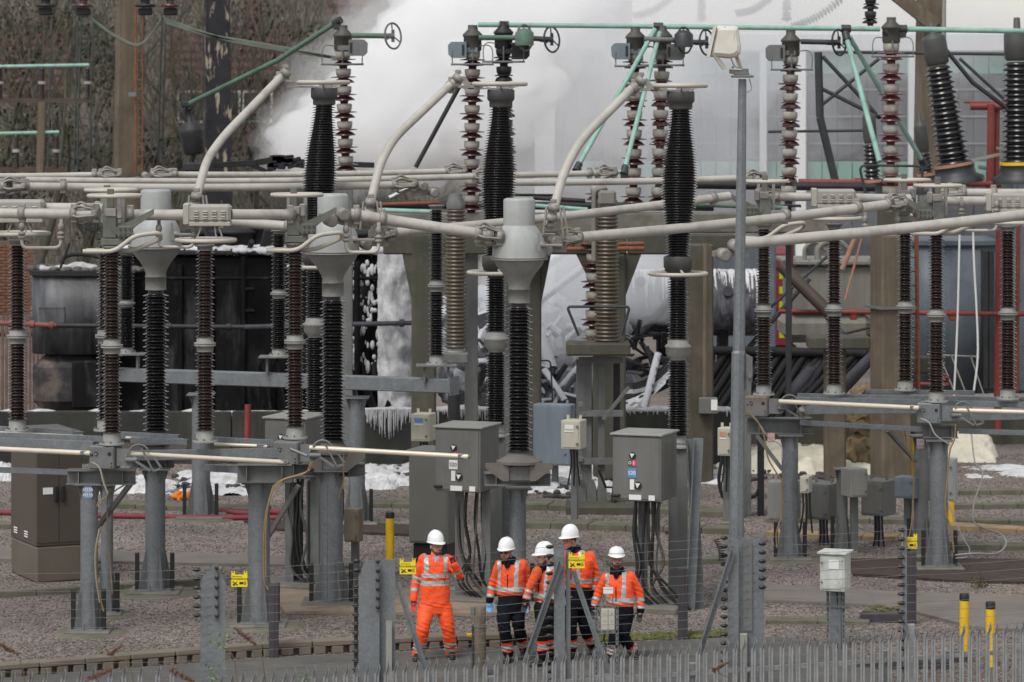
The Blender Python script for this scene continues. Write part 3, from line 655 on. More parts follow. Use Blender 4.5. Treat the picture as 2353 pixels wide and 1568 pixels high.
# brick wall and slatted fence seen at the left edge
bw = thing('brick_wall', 'brown brick wall glimpsed at the left edge beside the burnt cooler', 'wall', W(10, 720, 79)); bm = None
mort_m = mat('mortar', (.12, .09, .07), .95, var=.2)
p, q = W(-40, 725, 79.05), W(62, 555, 79.05); b = MB(); b.box(((p.x+q.x)/2, 79.2, (p.z+q.z)/2), (q.x-p.x, .25, q.z-p.z)); b.build('wall', mort_m, bw)
bk = mat('brick', (.16, .075, .045), .85, var=.3, scale=7, bump=.3, bscale=30)
bb = MB(); bb.box((0, 0, 0), (.215, .05, .065), None, .006); bme = bb.mesh('brick', bk)
for j in range(int((q.z-p.z)/.075)):
    for i in range(5): link('brick', bme, bw, (p.x+.1+i*.225+(j % 2)*.11, 79.05+random.uniform(-.004, .004), p.z+.04+j*.075))
fe = thing('timber_fence', 'reddish slatted fence under the brick wall at the left edge', 'fence', W(10, 950, 78)); bb = MB(); bb.box((0, 0, 0), (.07, .03, 2.2), None, .005); sm = bb.mesh('slat', mat('slat_red', (.14, .09, .075), .85, var=.3, scale=3))
for k in range(17): link('slat', sm, fe, V((W(-30, 0, 78).x+k*.09, 78+random.uniform(-.01, .01), W(0, 835, 78).z)))
b = MB(); b.box((W(15, 0, 78).x, 78.05, W(0, 770, 78).z), (1.9, .05, .09)); b.build('rail', sm.materials[0], fe)

# --- concrete portal frame
def conc_col(name, label, x, w, yt, yb, Y, m, rot=0, haunch=None, D=None):
    p = W(x, yb, Y); q = W(x, yt, Y); ww = PX(w, Y); t = thing(name, label, 'column', (p.x, Y, p.z)); b = MB()
    b.box((p.x, Y, (p.z+q.z)/2), (ww, D or ww, q.z-p.z), M.Rotation(R(rot), 3, 'Z'), .035); b.build('shaft', m, t)
    for s, e, hh in (haunch or []):
        b = MB(); e_, h_ = PX(e, Y), PX(hh, Y); b.prism([(0, 0), (e_*s, 0), (0, -h_)] if s > 0 else [(0, 0), (0, -h_), (e_*s, 0)], (p.x+s*ww/2, Y-.22, q.z), (1, 0, 0), (0, 0, 1), (0, .44, 0)); b.build('haunch', m, t)
    return t
conc_col('concrete_column', 'mossy concrete column with haunched top left of the centre frame', 974, 56, 578, 1104, 70.8, concg_m, 0, [(-1, 22, 110), (1, 20, 90)])
conc_col('concrete_column', 'mossy concrete column behind the tall brown ribbed insulator', 1400, 74, 583, 1100, 70.8, concg_m, 0, [(1, 36, 95), (-1, 40, 80)])
conc_col('concrete_column', 'brownish concrete column with conduit right of centre frame', 1606, 58, 560, 1107, 70.4, mat('concrete_brown', (.105, .09, .066), .9, var=.25, scale=1.2, bump=.3, bscale=25, streak=.45, c2=(.055, .052, .036), cf=.54, csc=1.3), 8)
conc_col('concrete_column', 'concrete column under the collapsed frame top, left of the tan column', 1918, 48, 800, 1098, 71.3, conc_m, 0)
conc_col('concrete_column', 'broad tan concrete column with steel band on the right', 2046, 72, 540, 1105, 70.4, conc_m, 18)
b = MB(); p = W(2046, 706, 70.4); b.box(p, (.80, .80, .05), M.Rotation(R(18), 3, 'Z')); tag(b.build('steel_band', galvd_m), 'steel band clamped round the broad tan concrete column', 'band')
conc_col('concrete_column', 'haunched concrete column just right of the rightmost domed transformer', 1216, 56, 583, 1090, 71.4, concg_m, 0, [(1, 22, 110)])
for (p, q, lab) in [((880, 560), (1440, 562), 'mossy concrete beam across the top of the left frame bay'), ((1441, 562), (1690, 560), 'mossy concrete beam over the right bay with rusty pipe')]:
    b = MB(); A, B_ = W(*p, 70.8), W(*q, 70.8); b.box((A+B_)/2, ((B_-A).length-.02, .5, PX(46, 70.8)), None, .03); tag(b.build('concrete_beam', concg_m), lab, 'beam')
for (p, q, m, lab, r) in [((1290, 572), (1480, 571), rust_m, 'rusty pipe stub under the concrete beam', .05), ((1235, 562), (1480, 560), rust_m, 'long rusty pipe along the concrete beam', .04), ((1620, 560), (1618, 915), conc_m, 'conduit down the side of the brownish column', .07)]:
    b = MB(); b.tube([W(*p, 70.2), W(*q, 70.2)], r, 8); tag(b.build('conduit', m), lab, 'pipe')
b = MB(); p = W(1627, 932, 70.0); b.box(p, (.38, .2, .33), None, .015); t = thing('switch_box', 'small grey switch box at the foot of the brownish column conduit', 'box', p); b.build('box', cab_m, t); b = MB(); b.box(p+V((.12, -.11, .02)), (.13, .012, .22)); b.build('plate', white_m, t)
b = MB(); p = W(1926, 786, 71); b.box(p, (PX(142, 71), .8, PX(28, 71)), None, .03); tag(b.build('concrete_slab', concg_m), 'mossy concrete slab on top of the right short column', 'slab')
b = MB(); p = W(2075, 838, 72.5); b.box(p, (PX(120, 71), .6, PX(38, 71)), None, .03); tag(b.build('concrete_slab', concg_m), 'concrete ledge behind the broad tan column', 'slab')
# scorched yellow insulation hanging between the two right columns
ins_m = mat('scorched_wool', (.21, .155, .085), .95, var=.35, scale=3, bump=.8, bscale=9, c2=(.03, .026, .022), cf=.62, csc=1.6)
for (x, y, rx, rz, lab, s) in [(1982, 910, 26, 26, 'yellowish lump of scorched debris, topmost between the columns', 1), (1976, 965, 32, 28, 'yellowish lump of scorched debris, middle one between the columns', 2), (1977, 1035, 36, 46, 'large yellowish lump of scorched debris, lowest between the columns', 3)]:
    b = MB(); c = W(x, y, 73); ico = bmesh.new(); bmesh.ops.create_icosphere(ico, subdivisions=4, radius=1)
    vs = [c+V((v.co.x*PX(rx, 73), v.co.y*.4, v.co.z*PX(rz, 73)))*1.0+V(mnoise.noise_vector(v.co*2.3+V((s*7, 0, 0))))*.14 for v in ico.verts]; b.add(vs, [tuple(q.index for q in f.verts) for f in ico.faces], True); ico.free()
    tag(b.build('scorched_debris', ins_m), lab, 'debris')

# --- tall gantry columns
def gantry(label, xb, xt, w, m, Y, rot, ytop=-40, ybot=560):
    a, c = W(xb, ybot, Y), W(xt, ytop, Y); t = thing('gantry_column', label, 'column', (a.x, Y, a.z)); b = MB(); ww = PX(w, Y)
    rm = M.Rotation(R(rot), 3, 'Z'); vs = []
    for p, k in ((a, 1.05), (c, .92)):
        for sx, sy in ((-1, -1), (1, -1), (1, 1), (-1, 1)): vs.append(p+rm@V((sx*ww/2*k, sy*ww/2*k, 0)))
    b.add(vs, [(0, 1, 5, 4), (1, 2, 6, 5), (2, 3, 7, 6), (3, 0, 4, 7), (4, 5, 6, 7)]); b.build('shaft', m, t); return t
char_m = mat('charred_concrete', (.014, .013, .016), .8, var=.4, scale=3, c2=(.30, .25, .19), cf=.60, csc=2.6, cw=.025, csq=(1.6, 1.6, .45), bump=.4)
t = gantry('tall tan concrete gantry column with a ladder at the upper left', 287, 292, 44, conc_m, 95, 20)
for x in (311, 327):
    b = MB(); b.tube([W(x, 400, 94.4), W(x+1, 5, 94.4)], .035 if x == 311 else .02, 6); b.build('ladder_rail', rust_m, t)
for k in range(13):
    y = 118+k*22; b = MB(); b.tube([W(311, y, 94.4), W(327, y, 94.4)], .015, 5); b.build('rung', rust_m, t)
b = MB(); b.box(W(304, 217, 94.3), (.22, .05, .11)); b.build('bracket', galv_m, t)
gantry('charred gantry column with peeling pale patches left of the smoke', 500, 497, 60, char_m, 92, 12)
t = gantry('pale tan gantry column at the upper right behind the red insulator', 2136, 2140, 56, conc_m, 86, 15, -40, 420)
b = MB(); b.beam(W(2050, -20, 85.5), W(2150, 60, 85.5), .35, .35); b.build('raking_beam', conc_m, t)
b = MB(); b.tube([W(2170, 0, 85), W(2168, 90, 85)], .05, 8); b.build('white_pole', cabl_m, t)

# --- small far busbars at the left
for (y, yb, xe, xs, lab) in [(152, 226, 205, (0, 97, 202), 'upper green busbar on small brown insulators at the far left'), (306, 385, 136, (38, 130), 'lower green busbar on small brown insulators at the far left')]:
    Y = 93; t = thing('far_busbar', lab, 'busbar', W(xs[-1], yb+10, Y)); b = MB(); b.tube([W(-30, y+2, Y), W(xe, y-2, Y)], .05, 8); b.build('pipe', mint_m, t)
    for x in xs:
        b = MB(); p0 = W(x, yb, Y); h = W(x, y+4, Y).z-p0.z; pr = []
        for k in range(14):
            z = h*k/14; pr += [(.06, z), (.10, z+h/60), (.06, z+h/28)]
        b.lathe(p0, pr+[(.05, h)], 10); ii = b.build('insulator', brown_p, t); b = MB(); b.cyl(p0+V((0, 0, h*.46)), p0+V((0, 0, h*.56)), .11, 10); b.build('joint', chalk_m, ii)
    b = MB(); b.beam(W(-40, yb+5, Y), W(xe+10, yb+5, Y), .12, .12); b.build('support_beam', mat('old_beam', (.075, .05, .04), .85, var=.3), t)
    if y < 200: b = MB(); b.beam(W(97, yb+8, Y), W(92, 400, Y), .2, .2); b.build('leg', conc_m, t)
# overhead cables and hanging insulators at the top left
for (pts, lab) in [([(200, 35), (270, 85), (325, 100), (375, 40)], 'sagging bare cable looped in front of the tan gantry column'), ([(380, 50), (470, 78), (600, 100), (790, 135)], 'bare cable falling from the charred column towards the smoke'), ([(370, 40), (540, 95), (760, 130)], 'second thin bare cable right of the charred column')]:
    t = thing('overhead_cable', lab, 'cable', W(*pts[0], 84))
    for d in (0, 3):
        b = MB(); b.tube(crv([W(x, y+d, 84) for x, y in pts]), .025, 5); b.build('conductor', mat('cable_old', (.13, .15, .12), .7, var=.2), t)
for (x, y, m, lab) in [(105, 0, sooty_m, 'black end of a hanging insulator at the top left edge'), (192, 0, red_p, 'red and white insulator base hanging left of the tan gantry column'), (334, 0, sooty_m, 'black hanging insulator end just right of the tan column'), (392, 0, red_p, 'red and white insulator hanging right of the ladder')]:
    t = thing('hanging_insulator', lab, 'insulator', W(x, y, 84)); b = MB(); p = W(x, y+18, 84)
    b.lathe(p, [(.05, 0), (.26, .02), (.26, .08), (.12, .1), (.12, .22), (.22, .25), (.14, .4), (.2, .45), (.12, .8)], 14); b.build('porcelain', m, t); b = MB(); b.box(p-V((0, 0, .1)), (.35, .15, .18), None, .03); b.build('fitting', sooty_m, t)
for x, lab in ((180, 'left one of a close pair of dark cables left of the tan column'), (187, 'right one of a close pair of dark cables left of the tan column'), (215, 'single dark cable nearest the left side of the tan column'), (373, 'left one of two dark cables right of the ladder'), (382, 'right one of two dark cables right of the ladder'), (120, 'dark cable in front of the left green pipes')):
    b = MB(); b.tube([W(x, 30, 96), W(x-6, 235, 96), W(x-10, 400, 96)], .025, 4); tag(b.build('hanging_cable', mat('cable_green', (.05, .062, .055), .7, var=.3)), lab, 'cable')

# --- cap-and-pin insulator stacks
UNIT = {}
def stack_units(key, m_disc, m_cap, broken, seed):
    rng = random.Random(seed); out = []
    for k in range(3):
        b1 = MB(); b1.lathe((0, 0, 0), [(.15, 0), (.165, .015), (.16, .10), (.15, .15), (.12, .17)], 18)
        b2 = MB(); b2.lathe((0, 0, 0), [(.12, .165), (.265, .185), (.275, .197), (.26, .203), (.12, .212), (.10, .222), (.155, .245), (.21, .285), (.235, .312), (.235, .322), (.12, .33), (.085, .345), (.085, .4)], 20)
        if broken:
            vs = []
            for (x, y, z) in b2.v:
                r = math.hypot(x, y); a = math.atan2(y, x); cut = .17+.1*mnoise.noise(V((math.cos(a)*1.6+k*3, math.sin(a)*1.6+seed, z*3)))+.04*rng.random()
                if r > cut and r > .14: x, y = x*cut/r, y*cut/r; z += .01
                vs.append((x, y, z))
            b2.v = vs; b2.sm = [False]*len(b2.sm)
        out.append((b1.mesh('cap', m_cap), b2.mesh('disc', m_disc)))
    return out
KINDS = {'red': stack_units('red', red_p, chalk_m, False, 1), 'clean': stack_units('clean', rede_p, chalk_m, False, 2), 'broken': stack_units('broken', red_p, chalk_m, True, 3), 'soot': stack_units('soot', sooty_m, sooty_m, True, 4)}
def stack(x0, y0, x1, y1, Y, kd, label, head=True, sc=1.0):
    """x0,y0 bottom; x1,y1 top, pixels"""
    p, q = W(x0, y0, Y), W(x1, y1, Y); n = max(1, round((q-p).length/(.4*sc))); t = thing('stack_insulator', label, 'insulator', p, 'red cap and pin insulator stacks'); step = (q-p)/n
    rot = step.to_track_quat('Z', 'Y').to_euler()
    for k in range(n):
        cp, ds = KINDS[kd][k % 3]; zsc = step.length/.4
        for nm, me in (('cap', cp), ('disc', ds)):
            # the disc hangs under its cap: flip so the bell faces down
            o = link(nm, me, t, p+step*(k+1)); o.rotation_euler = rot; o.rotation_euler.rotate_axis('X', math.pi); o.rotation_euler.rotate_axis('Z', k*1.3); o.scale = (sc, sc, zsc)
    if head:
        hm = sooty_m if kd == 'soot' else mat('head_iron', (.07, .068, .06), .6, var=.3, scale=5)
        b = MB(); b.lathe(q, [(.17, 0), (.19, .04), (.19, .3), (.21, .31), (.21, .35), (.1, .46), (.1, .55)], 16); b.build('head', hm, t)
        b = MB(); b.tube([q+V((-.45, -.3, -.28)), q+V((.45, -.3, -.28))], .025, 6)
        for sx in (-.42, .42): b.tube(crv([q+V((sx, -.3, -.28)), q+V((sx, -.3, .0)), q+V((sx*.8, -.2, .12)), q+V((sx*.3, -.1, .1))]), .012, 5)
        b.build('guard_rod', galvd_m, t)
        b = MB(); b.beam(q+V((0, -.2, -.28)), q+V((0, -.2, .05)), .05, .03); b.build('strap', galvd_m, t)
    return t, p, q
def side_box(x, y, Y, flip, label, m):
    p = W(x, y, Y); b = MB(); s = -1 if flip else 1; t = thing('monitor_box', label, 'box', p)
    b.prism([(-.19, -.17), (.12, -.17), (.19, -.1), (.2, .1), (.13, .17), (-.19, .17)], p, (s, 0, 0), (0, 0, 1), (0, .3, 0)); b.build('housing', m, t)
    b = MB(); b.box(p+V((-.12*s if flip else -.14, -.005, 0)), (.05, .02, .22)); b.build('slot', black_m, t)
    b = MB(); b.beam(p+V((-.19*s, .15, 0)), p+V((-.42*s, .15, 0)), .06, .1); b.build('arm', m, t)
def wheel(x, y, Y, xa, ya, m, ma, label, rr=.27):
    p = W(x, y, Y); t = thing('corona_ring', label, 'ring', p, 'handwheel shaped rings at the pipe ends'); b = MB(); ax = V((.8, -.6, .08)); b.torus(p, rr, .022, ax, 32, 6); b.build('ring', m, t)
    u, v, d = frame(ax); b = MB()
    for an in (95, 200, 330): b.tube([p, p+(u*math.cos(R(an))+v*math.sin(R(an)))*rr], .015, 5)
    b.build('spokes', m, t); b = MB(); b.cyl(p-V((.25, 0, 0)), p+V((.03, 0, 0)), .06, 10); b.cyl(p+V((0, 0, -.13)), p+V((0, 0, .13)), .035, 8); b.build('hub', m, t)
    b = MB(); b.tube([W(xa, ya, Y), p], .055, 8); b.build('arm', ma, t)
ST = 71.5
stack(795, 400, 788, 118, 72, 'red', 'red stacked insulator behind the leftmost tall black breaker')
stack(1083, 490, 1086, 118, ST, 'red', 'weathered red stacked insulator left of the middle tall breaker')
stack(1163, 400, 1157, 112, ST, 'soot', 'soot blackened stacked insulator behind the middle tall breaker top')
stack(1455, 475, 1460, 122, ST, 'red', 'weathered red stacked insulator between the middle and right tall breakers')
stack(1513, 475, 1522, 120, ST, 'broken', 'chipped stacked insulator just left of the rightmost tall breaker')
stack(1812, 470, 1817, 130, ST, 'broken', 'chipped grey stacked insulator standing right of the floodlight pole')
stack(2046, 475, 2048, 100, ST, 'clean', 'cleanest dark red stacked insulator with grey cups on the right', True, 1.06)
stack(2000, 60, 2001, -40, 76, 'soot', 'grey insulator hanging at the top edge above the right green pipe', False, .8)
stack(1362, 800, 1366, 540, 70.2, 'red', 'red stacked insulator half hidden behind the tall brown ribbed one', False)
stack(1372, 470, 1374, 425, ST, 'red', 'short red stacked insulator under the sloping right tube', False)
for (x, y, f, m, lab) in [(822, 110, False, galvd_m, 'grey monitor box right of the leftmost red stack'), (1051, 115, True, bluec_m, 'blue grey monitor box left of the weathered red stack'), (1196, 118, False, sooty_m, 'blackened monitor box by the sooty stack'), (1427, 118, True, bluec_m, 'grey monitor box left of the second weathered stack'), (1553, 120, False, steelg_m, 'dark monitor box right of the chipped stack'), (1783, 122, True, galvd_m, 'grey monitor box right of the floodlight pole')]: side_box(x, y, 71.2, f, lab, m)
wheel(903, 83, 71.3, 808, 82, steelg_m, mintd_m, 'ring on a green arm beside the leftmost red stack, against the smoke')
wheel(1206, 87, 71.0, 1100, 87, steelg_m, mintd_m, 'pale ring in front of the sooty stack head')
wheel(1268, 91, 71.6, 1210, 88, darkst_m, darkst_m, 'dark ring right of the sooty stack, under the long green pipe')
wheel(1573, 93, 71.0, 1480, 90, darkst_m, steelg_m, 'dark ring right of the chipped stack head')
wheel(1624, 98, 71.6, 1573, 97, darkst_m, darkst_m, 'dark ring half behind the white floodlight')
wheel(1928, 98, 71.2, 1840, 96, black_m, darkst_m, 'black ring under the green pipe left of the clean red stack')
for (x, y, lab) in [(1205, 86, 'greenish actuator drum inside the pale ring'), (1571, 90, 'dark actuator drum inside the ring right of the chipped stack')]:
    b = MB(); p = W(x, y, 70.9); b.lathe(p-V((0, 0, .17)), [(.2, 0), (.2, .26), (.12, .34), (.02, .36)], 14); tag(b.build('actuator_drum', mintd_m if x < 1300 else darkst_m), lab, 'actuator')
def pipe(pts, r, m, label, Y=None, cl=(), name='green_pipe', cat='pipe', cm=None, n=10):
    P = [V(p) if len(p) == 3 and not isinstance(p, tuple) else W(*p) if len(p) == 3 else W(p[0], p[1], Y) for p in pts]; t = thing(name, label, cat, P[0]); b = MB(); b.tube(P, r, n); b.build('pipe', m, t)
    for k in cl:
        q = P[0]+(P[-1]-P[0])*k; d = (P[-1]-P[0]).normalized(); b = MB(); b.cyl(q-d*.1, q+d*.1, r*1.5, 12); b.box(q+V((0, 0, -r*1.5)), (.16, .12, .18), None, .02); b.build('clamp', cm or darkst_m, t)
    return t
pipe([(1098, 57), (1500, 61)], .055, mint_m, 'long mint green pipe across the smoke at the top centre', 71.5, (.15,))
pipe([(1502, 61), (2022, 67)], .055, mint_m, 'long mint green pipe passing behind the white floodlight', 71.5, (.02, .85))
pipe([(2066, 67), (2420, 73)], .06, mint_m, 'mint green pipe running to the right edge at the top', 71.5, (.02,))
pipe([(1092, 62), (1085, 80)], .07, darkst_m, 'dark elbow joining the long green pipe to the weathered stack', 71.5)
pipe([(2032, 70), (2048, 85), ], .08, darkst_m, 'dark clamp where two green pipes meet above the clean red stack', 71.4)
pipe([(775, 50, 72), (640, 138, 72.6), (432, 240, 74)], .055, mintd_m, 'dull green pipe sloping down left to the burnt hanging bushing', None, (.0,))
pipe([(1505, 68, 71.2), (1325, 388, 69)], .05, mint_m, 'left one of two mint struts sloping down behind the right pale tube', None, (.99,))
pipe([(1516, 75, 71.2), (1434, 395, 69)], .05, mint_m, 'right one of two mint struts sloping down beside the weathered stack', None, (.99,))
pipe([(1944, 82, 71.2), (2021, 372, 69.4)], .056, mint_m, 'bright mint strut sloping down left of the clean red stack', None, (.01,))
pipe([(1952, 85, 71.8), (2125, 380, 73)], .055, mint_m, 'mint strut crossing behind the clean red stack', None, (.98,))
pipe([(1055, 200, 72), (955, 385, 72)], .05, sooty_m, 'soot black rod slanting in front of the smoke', None)
pipe([(950, 430, 72), (895, 455, 72)], .05, frosth_m, 'foam dusted rod end above the mint pipe', None)
pipe([(868, 483, 70), (1010, 488, 70)], .05, mint_m, 'mint pipe stub low behind the middle sloping tube', None)
pipe([(870, 470, 72.5), (1010, 466, 72.5)], .04, rust_m, 'rust red pipe low behind the middle sloping tube', None)
pipe([(1230, 473, 70), (1350, 482, 70)], .045, mint_m, 'mint pipe stub right of the rightmost domed transformer', None)
pipe([(1225, 455, 72), (1345, 462, 72)], .05, sooty_m, 'black charred pipe lying right of the middle breaker', None)
pipe([(1415, 395, 69), (1437, 395, 69)], .045, mint_m, 'short mint pipe end at the clamp of the grey busbar', None)
pipe([(1600, 470, 70), (1800, 478, 70)], .05, mintd_m, 'dull green pipe behind the floodlight pole', None)
pipe([(1290, 449, 73), (1100, 448, 73)], .03, sooty_m, 'charred handrail beyond the middle breaker', None)
# burnt bushing hanging from the dull green pipe
t = thing('burnt_bushing', 'melted black bushing hanging at the end of the dull green pipe', 'bushing', W(447, 385, 74)); b = MB()
b.lathe(W(447, 356, 74), [(.16, 0), (.22, .05), (.24, .4), (.27, .5), (.26, .55), (.2, .68), (.08, .74), (.06, .95), (.1, 1.0)], 16, (-.14, 0, 1)); b.build('body', sooty_m, t)
b = MB(); b.tube(crv([W(428, 238, 74), W(424, 262, 74), W(432, 285, 74)]), .06, 8); b.box(W(428, 240, 74), (.22, .15, .14), None, .03); b.build('clamp', sooty_m, t)
b = MB(); b.tube([W(445, 356, 74), W(440, 378, 74)], .05, 6); b.box(W(450, 384, 74), (.5, .4, .2), None, .04); b.build('stub', sooty_m, t)
# charred frame with foam by the smoke base
t = thing('charred_frame', 'charred steel frame dusted with foam under the dense smoke', 'frame', W(600, 400, 75))
for (p, q, w_) in [((490, 380), (590, 374), .12), ((590, 374), (640, 366), .14), ((560, 372), (620, 398), .1), ((620, 372), (700, 380), .14), ((640, 366), (700, 372), .1), ((800, 378), (860, 380), .12)]:
    b = MB(); b.beam(W(*p, 75), W(*q, 75), w_, w_, .01); b.build('member', burntf_m, t)
b = MB()
for k in range(14): b.box(W(random.uniform(620, 700), random.uniform(360, 385), 75), (random.uniform(.1, .4), .2, random.uniform(.05, .2)), M.Rotation(random.uniform(-.3, .3), 3, 'Y'), .02)
b.build('wreckage', burntf_m, t)

# --- conservator, fallen pipes and radiators in the middle
t = thing('fallen_conservator', 'large foam covered cylindrical tank lying behind the right frame bay', 'tank', W(1590, 800, 78)); A, B_ = W(1445, 697, 78.6), W(1752, 697, 78)
b = MB(); d = (B_-A).normalized(); b.lathe(A, [(.02, -.12), (.45, -.08), (.7, 0), (.75, .06), (.75, (B_-A).length-.06), (.7, (B_-A).length), (.45, (B_-A).length+.08), (.02, (B_-A).length+.1)], 36, B_-A); b.build('shell', mat('conservator_foam', (.045, .045, .055), .8, var=.5, scale=3, c2=(.14, .145, .16), cf=.55, csc=5, csq=(1.5, 1.5, .4), topw=((.52, .53, .56), 1.6, .4, 14), bump=.6, bscale=16), t)
fo = MB(); rg = random.Random(77); LL = (B_-A).length
for k in range(260):
    f = rg.random(); a1 = rg.uniform(-.5, .2); a2 = a1+rg.random()**2*1.9+.1; pts = []; rr = []; r0 = rg.uniform(.012, .05)
    for j in range(6): an = a1+(a2-a1)*j/5; pts.append(A+(B_-A)*(f+.004*math.sin(j+k))+V((0, -math.sin(an)*.755, math.cos(an)*.755))); rr.append(r0*(1-.75*j/5))
    fo.tube(pts, rr, 6)
fo.build('foam_runs', foam_m, t)['kind'] = 'stuff'
for (x, y) in ((1472, 652), (1672, 673)):
    p = W(x, y, 77.5); b = MB(); b.cyl(p+V((0, .25, 0)), p+V((.0, -.12, .05)), .09, 12); b.cyl(p+V((0, -.08, .04)), p+V((0, -.13, .05)), .12, 12); b.build('nozzle', frost_m, t)
for x in (1520, 1660): p = W(x, 790, 78.3); b = MB(); b.box((p.x, p.y, p.z), (.2, 1.2, .9), None, .02); b.build('saddle', burnt_m, t)
FP = [([(1180, 735, 77), (1345, 612, 77)], .10, frosth_m, 'white foamed pipe leaning up right inside the left bay'), ([(1150, 690, 78.5), (1320, 560, 78.5)], .12, frosth_m, 'thick foamed pipe fading into smoke in the left bay'),
      ([(1793, 608, 77), (1908, 722, 76.6)], .145, mat('burnt_brown_pipe', (.06, .043, .034), .6, var=.3, scale=2, topw=((.4, .4, .42), 2.0, .12, 5)), 'broken brown and black pipe slanting down beside the right disconnector'), ([(1935, 765, 76), (1812, 912, 75.2)], .15, frost_m, 'fat frosted pipe slanting down left over the radiators'),
      ([(1905, 728, 76.4), (1935, 775, 76)], .1, sooty_m, 'charred elbow below the broken brown pipe'), ([(1552, 678, 77), (1450, 790, 76.6)], .09, frost_m, 'frosted pipe leaning against the lying tank'), ([(1513, 812, 75.4), (1480, 938, 75)], .085, frosth_m, 'white coated pipe standing among the curved hoses'),
      ([(1250, 850, 75), (1298, 922, 74.6)], .08, frosth_m, 'white coated pipe stub above the blue grey cabinet'), ([(1235, 760, 76), (1265, 850, 75.5)], .17, frosth_m, 'thick foam covered elbow left of the lattice support'), ([(1300, 840, 76), (1265, 890, 75.6)], .06, sooty_m, 'black pipe stub above the blue grey cabinet'),
      ([(1720, 800, 78), (1860, 640, 78)], .06, frost_m, 'grey rod leaning right below the grey green tank'), ([(1700, 770, 78.5), (1900, 590, 78.5)], .035, frost_m, 'thin grey rod leaning behind the broken pipe'), ([(2005, 815, 75), (1915, 905, 74.6)], .1, frost_m, 'frosted pipe left of the broad tan column'),
      ([(1930, 770, 76), (2010, 750, 76)], .03, sooty_m, 'thin black bent rod left of the broad tan column'), ([(1935, 620, 78), (1965, 548, 78)], .06, mat('salmon_pipe', (.36, .20, .14), .7, var=.2), 'salmon pink pipe leaning above the grey green tank'), ([(1942, 690, 78), (1980, 548, 78)], .03, mat('salmon_pipe', (.3, .2, .14)), 'thin pinkish rod leaning above the grey green tank')]
for pts, r, m, lab in FP: pipe(pts, r, m, lab, None, (), 'fallen_pipe', 'pipe', None, 14)
t = thing('hose_bundle', 'curved bundle of burnt ribbed hoses coated in foam', 'hoses', W(1490, 945, 75))
for k in range(17):
    o_ = k*6.2; pts = [W(1400, 905+o_*.42-30, 75.6-k*.01), W(1455, 905+o_*.3-22, 75.4), W(1510, 868+o_*.42-10, 75.3), W(1560, 800+o_*.75, 75.2)]; b = MB(); b.tube(crv(pts, 8), .036, 7); b.build('hose', foam_m if 6 < k < 12 else frost_m if k % 3 else burntf_m, t)
vs = []; fs = []; b = MB()
for j in range(19):
    for i in range(31):
        u, v = i/30, j/18; p = W(1425+130*u, 948-95*u**1.6*(1-.15*v)-26*v, 75.05+.25*v); q_ = mnoise.fractal(V((p.x*4, p.z*4, 1)), .8, 2.1, 4); vs.append((p.x+.03*q_, p.y-.05*q_, p.z+.035*q_))
for j in range(18):
    for i in range(30):
        if mnoise.noise(V((i*.22, j*.16, 4))) > -.12: k = j*31+i; fs.append((k, k+1, k+32, k+31))
o_ = len(vs); vs += [(x, y+.05, z-.02) for x, y, z in vs]; fs += [tuple(o_+q for q in f[::-1]) for f in fs]; b.add(vs, fs, True)
kind(tag(b.build('foam', mat('foam_sheet', (.60, .60, .62), .95, var=.2, scale=6, bump=.8, bscale=30, c2=(.15, .15, .16), cf=.62, csc=7, csq=(1, 1, 2.5))), 'white foam lying on the curved burnt hoses', 'foam'), 'stuff')
t = thing('burnt_radiator', 'bank of charred diagonal radiator tubes at the right of the wreckage', 'radiator', W(1800, 945, 75.5))
for k in range(24):
    x0 = 1655+k*15; y0 = 800+(k % 5)*3; L_ = 165 if k < 17 else 120; b = MB(); p = W(x0+20, y0, 75.6+.1*(k % 2)); q = W(x0-90, y0+L_, 75.0+.1*(k % 2)); q.z = max(q.z, .45); b.tube([p, (p+q)/2+V((0, 0, -.03)), q], [.085, .08, .085], 8); b.build('radiator_tube', burntf_m, t)
b = MB(); b.tube([W(1640, 806, 75.5), W(1990, 812, 75.5)], .1, 10); b.build('header', burntf_m, t)
t = thing('burnt_radiator', 'charred radiator tubes left of the floodlight pole', 'radiator', W(1640, 945, 75.5))
for k in range(9):
    b = MB(); p = W(1650+k*9, 840+k*4, 75.8); q = W(1615+k*7, 958, 75.3); q.z = max(q.z, .5); b.tube([p, q], .075, 8); b.build('radiator_tube', burntf_m, t)
b = MB(); rng = random.Random(21); t = thing('wreckage', 'tangled charred metal in the middle of the burnt bay', 'wreckage', W(1480, 800, 75.8))
for k in range(42):
    p = W(rng.uniform(1430, 1580), rng.uniform(765, 860), rng.uniform(75.5, 77)); d = V((rng.gauss(0, 1), rng.gauss(0, .4), rng.gauss(0, .6))).normalized()*rng.uniform(.2, .8); b = MB(); b.beam(p-d/2, p+d/2, rng.uniform(.02, .08), rng.uniform(.03, .14), 0, 0, rng.random()*3); b.build('scrap', burntf_m if k % 2 else frost_m, t)
t = thing('wreckage', 'foam buried metal heap left of the lattice support', 'wreckage', W(1240, 900, 76))
for k in range(60):
    p = W(rng.uniform(1100, 1330), rng.uniform(720, 925), rng.uniform(75, 77.5)); d = V((rng.gauss(0, 1), rng.gauss(0, .4), rng.gauss(0, .6))).normalized()*rng.uniform(.25, 1.1); b = MB()
    if k % 3: b.tube([p-d/2, p+d/2], rng.uniform(.03, .12), 7)
    else: b.beam(p-d/2, p+d/2, rng.uniform(.05, .15), rng.uniform(.1, .5), .01, 0, rng.random()*3)
    b.build('scrap', frosth_m if k % 4 else frost_m, t)
b = MB(); p, q = W(1000, 930, 77.8), W(1640, 640, 77.8)
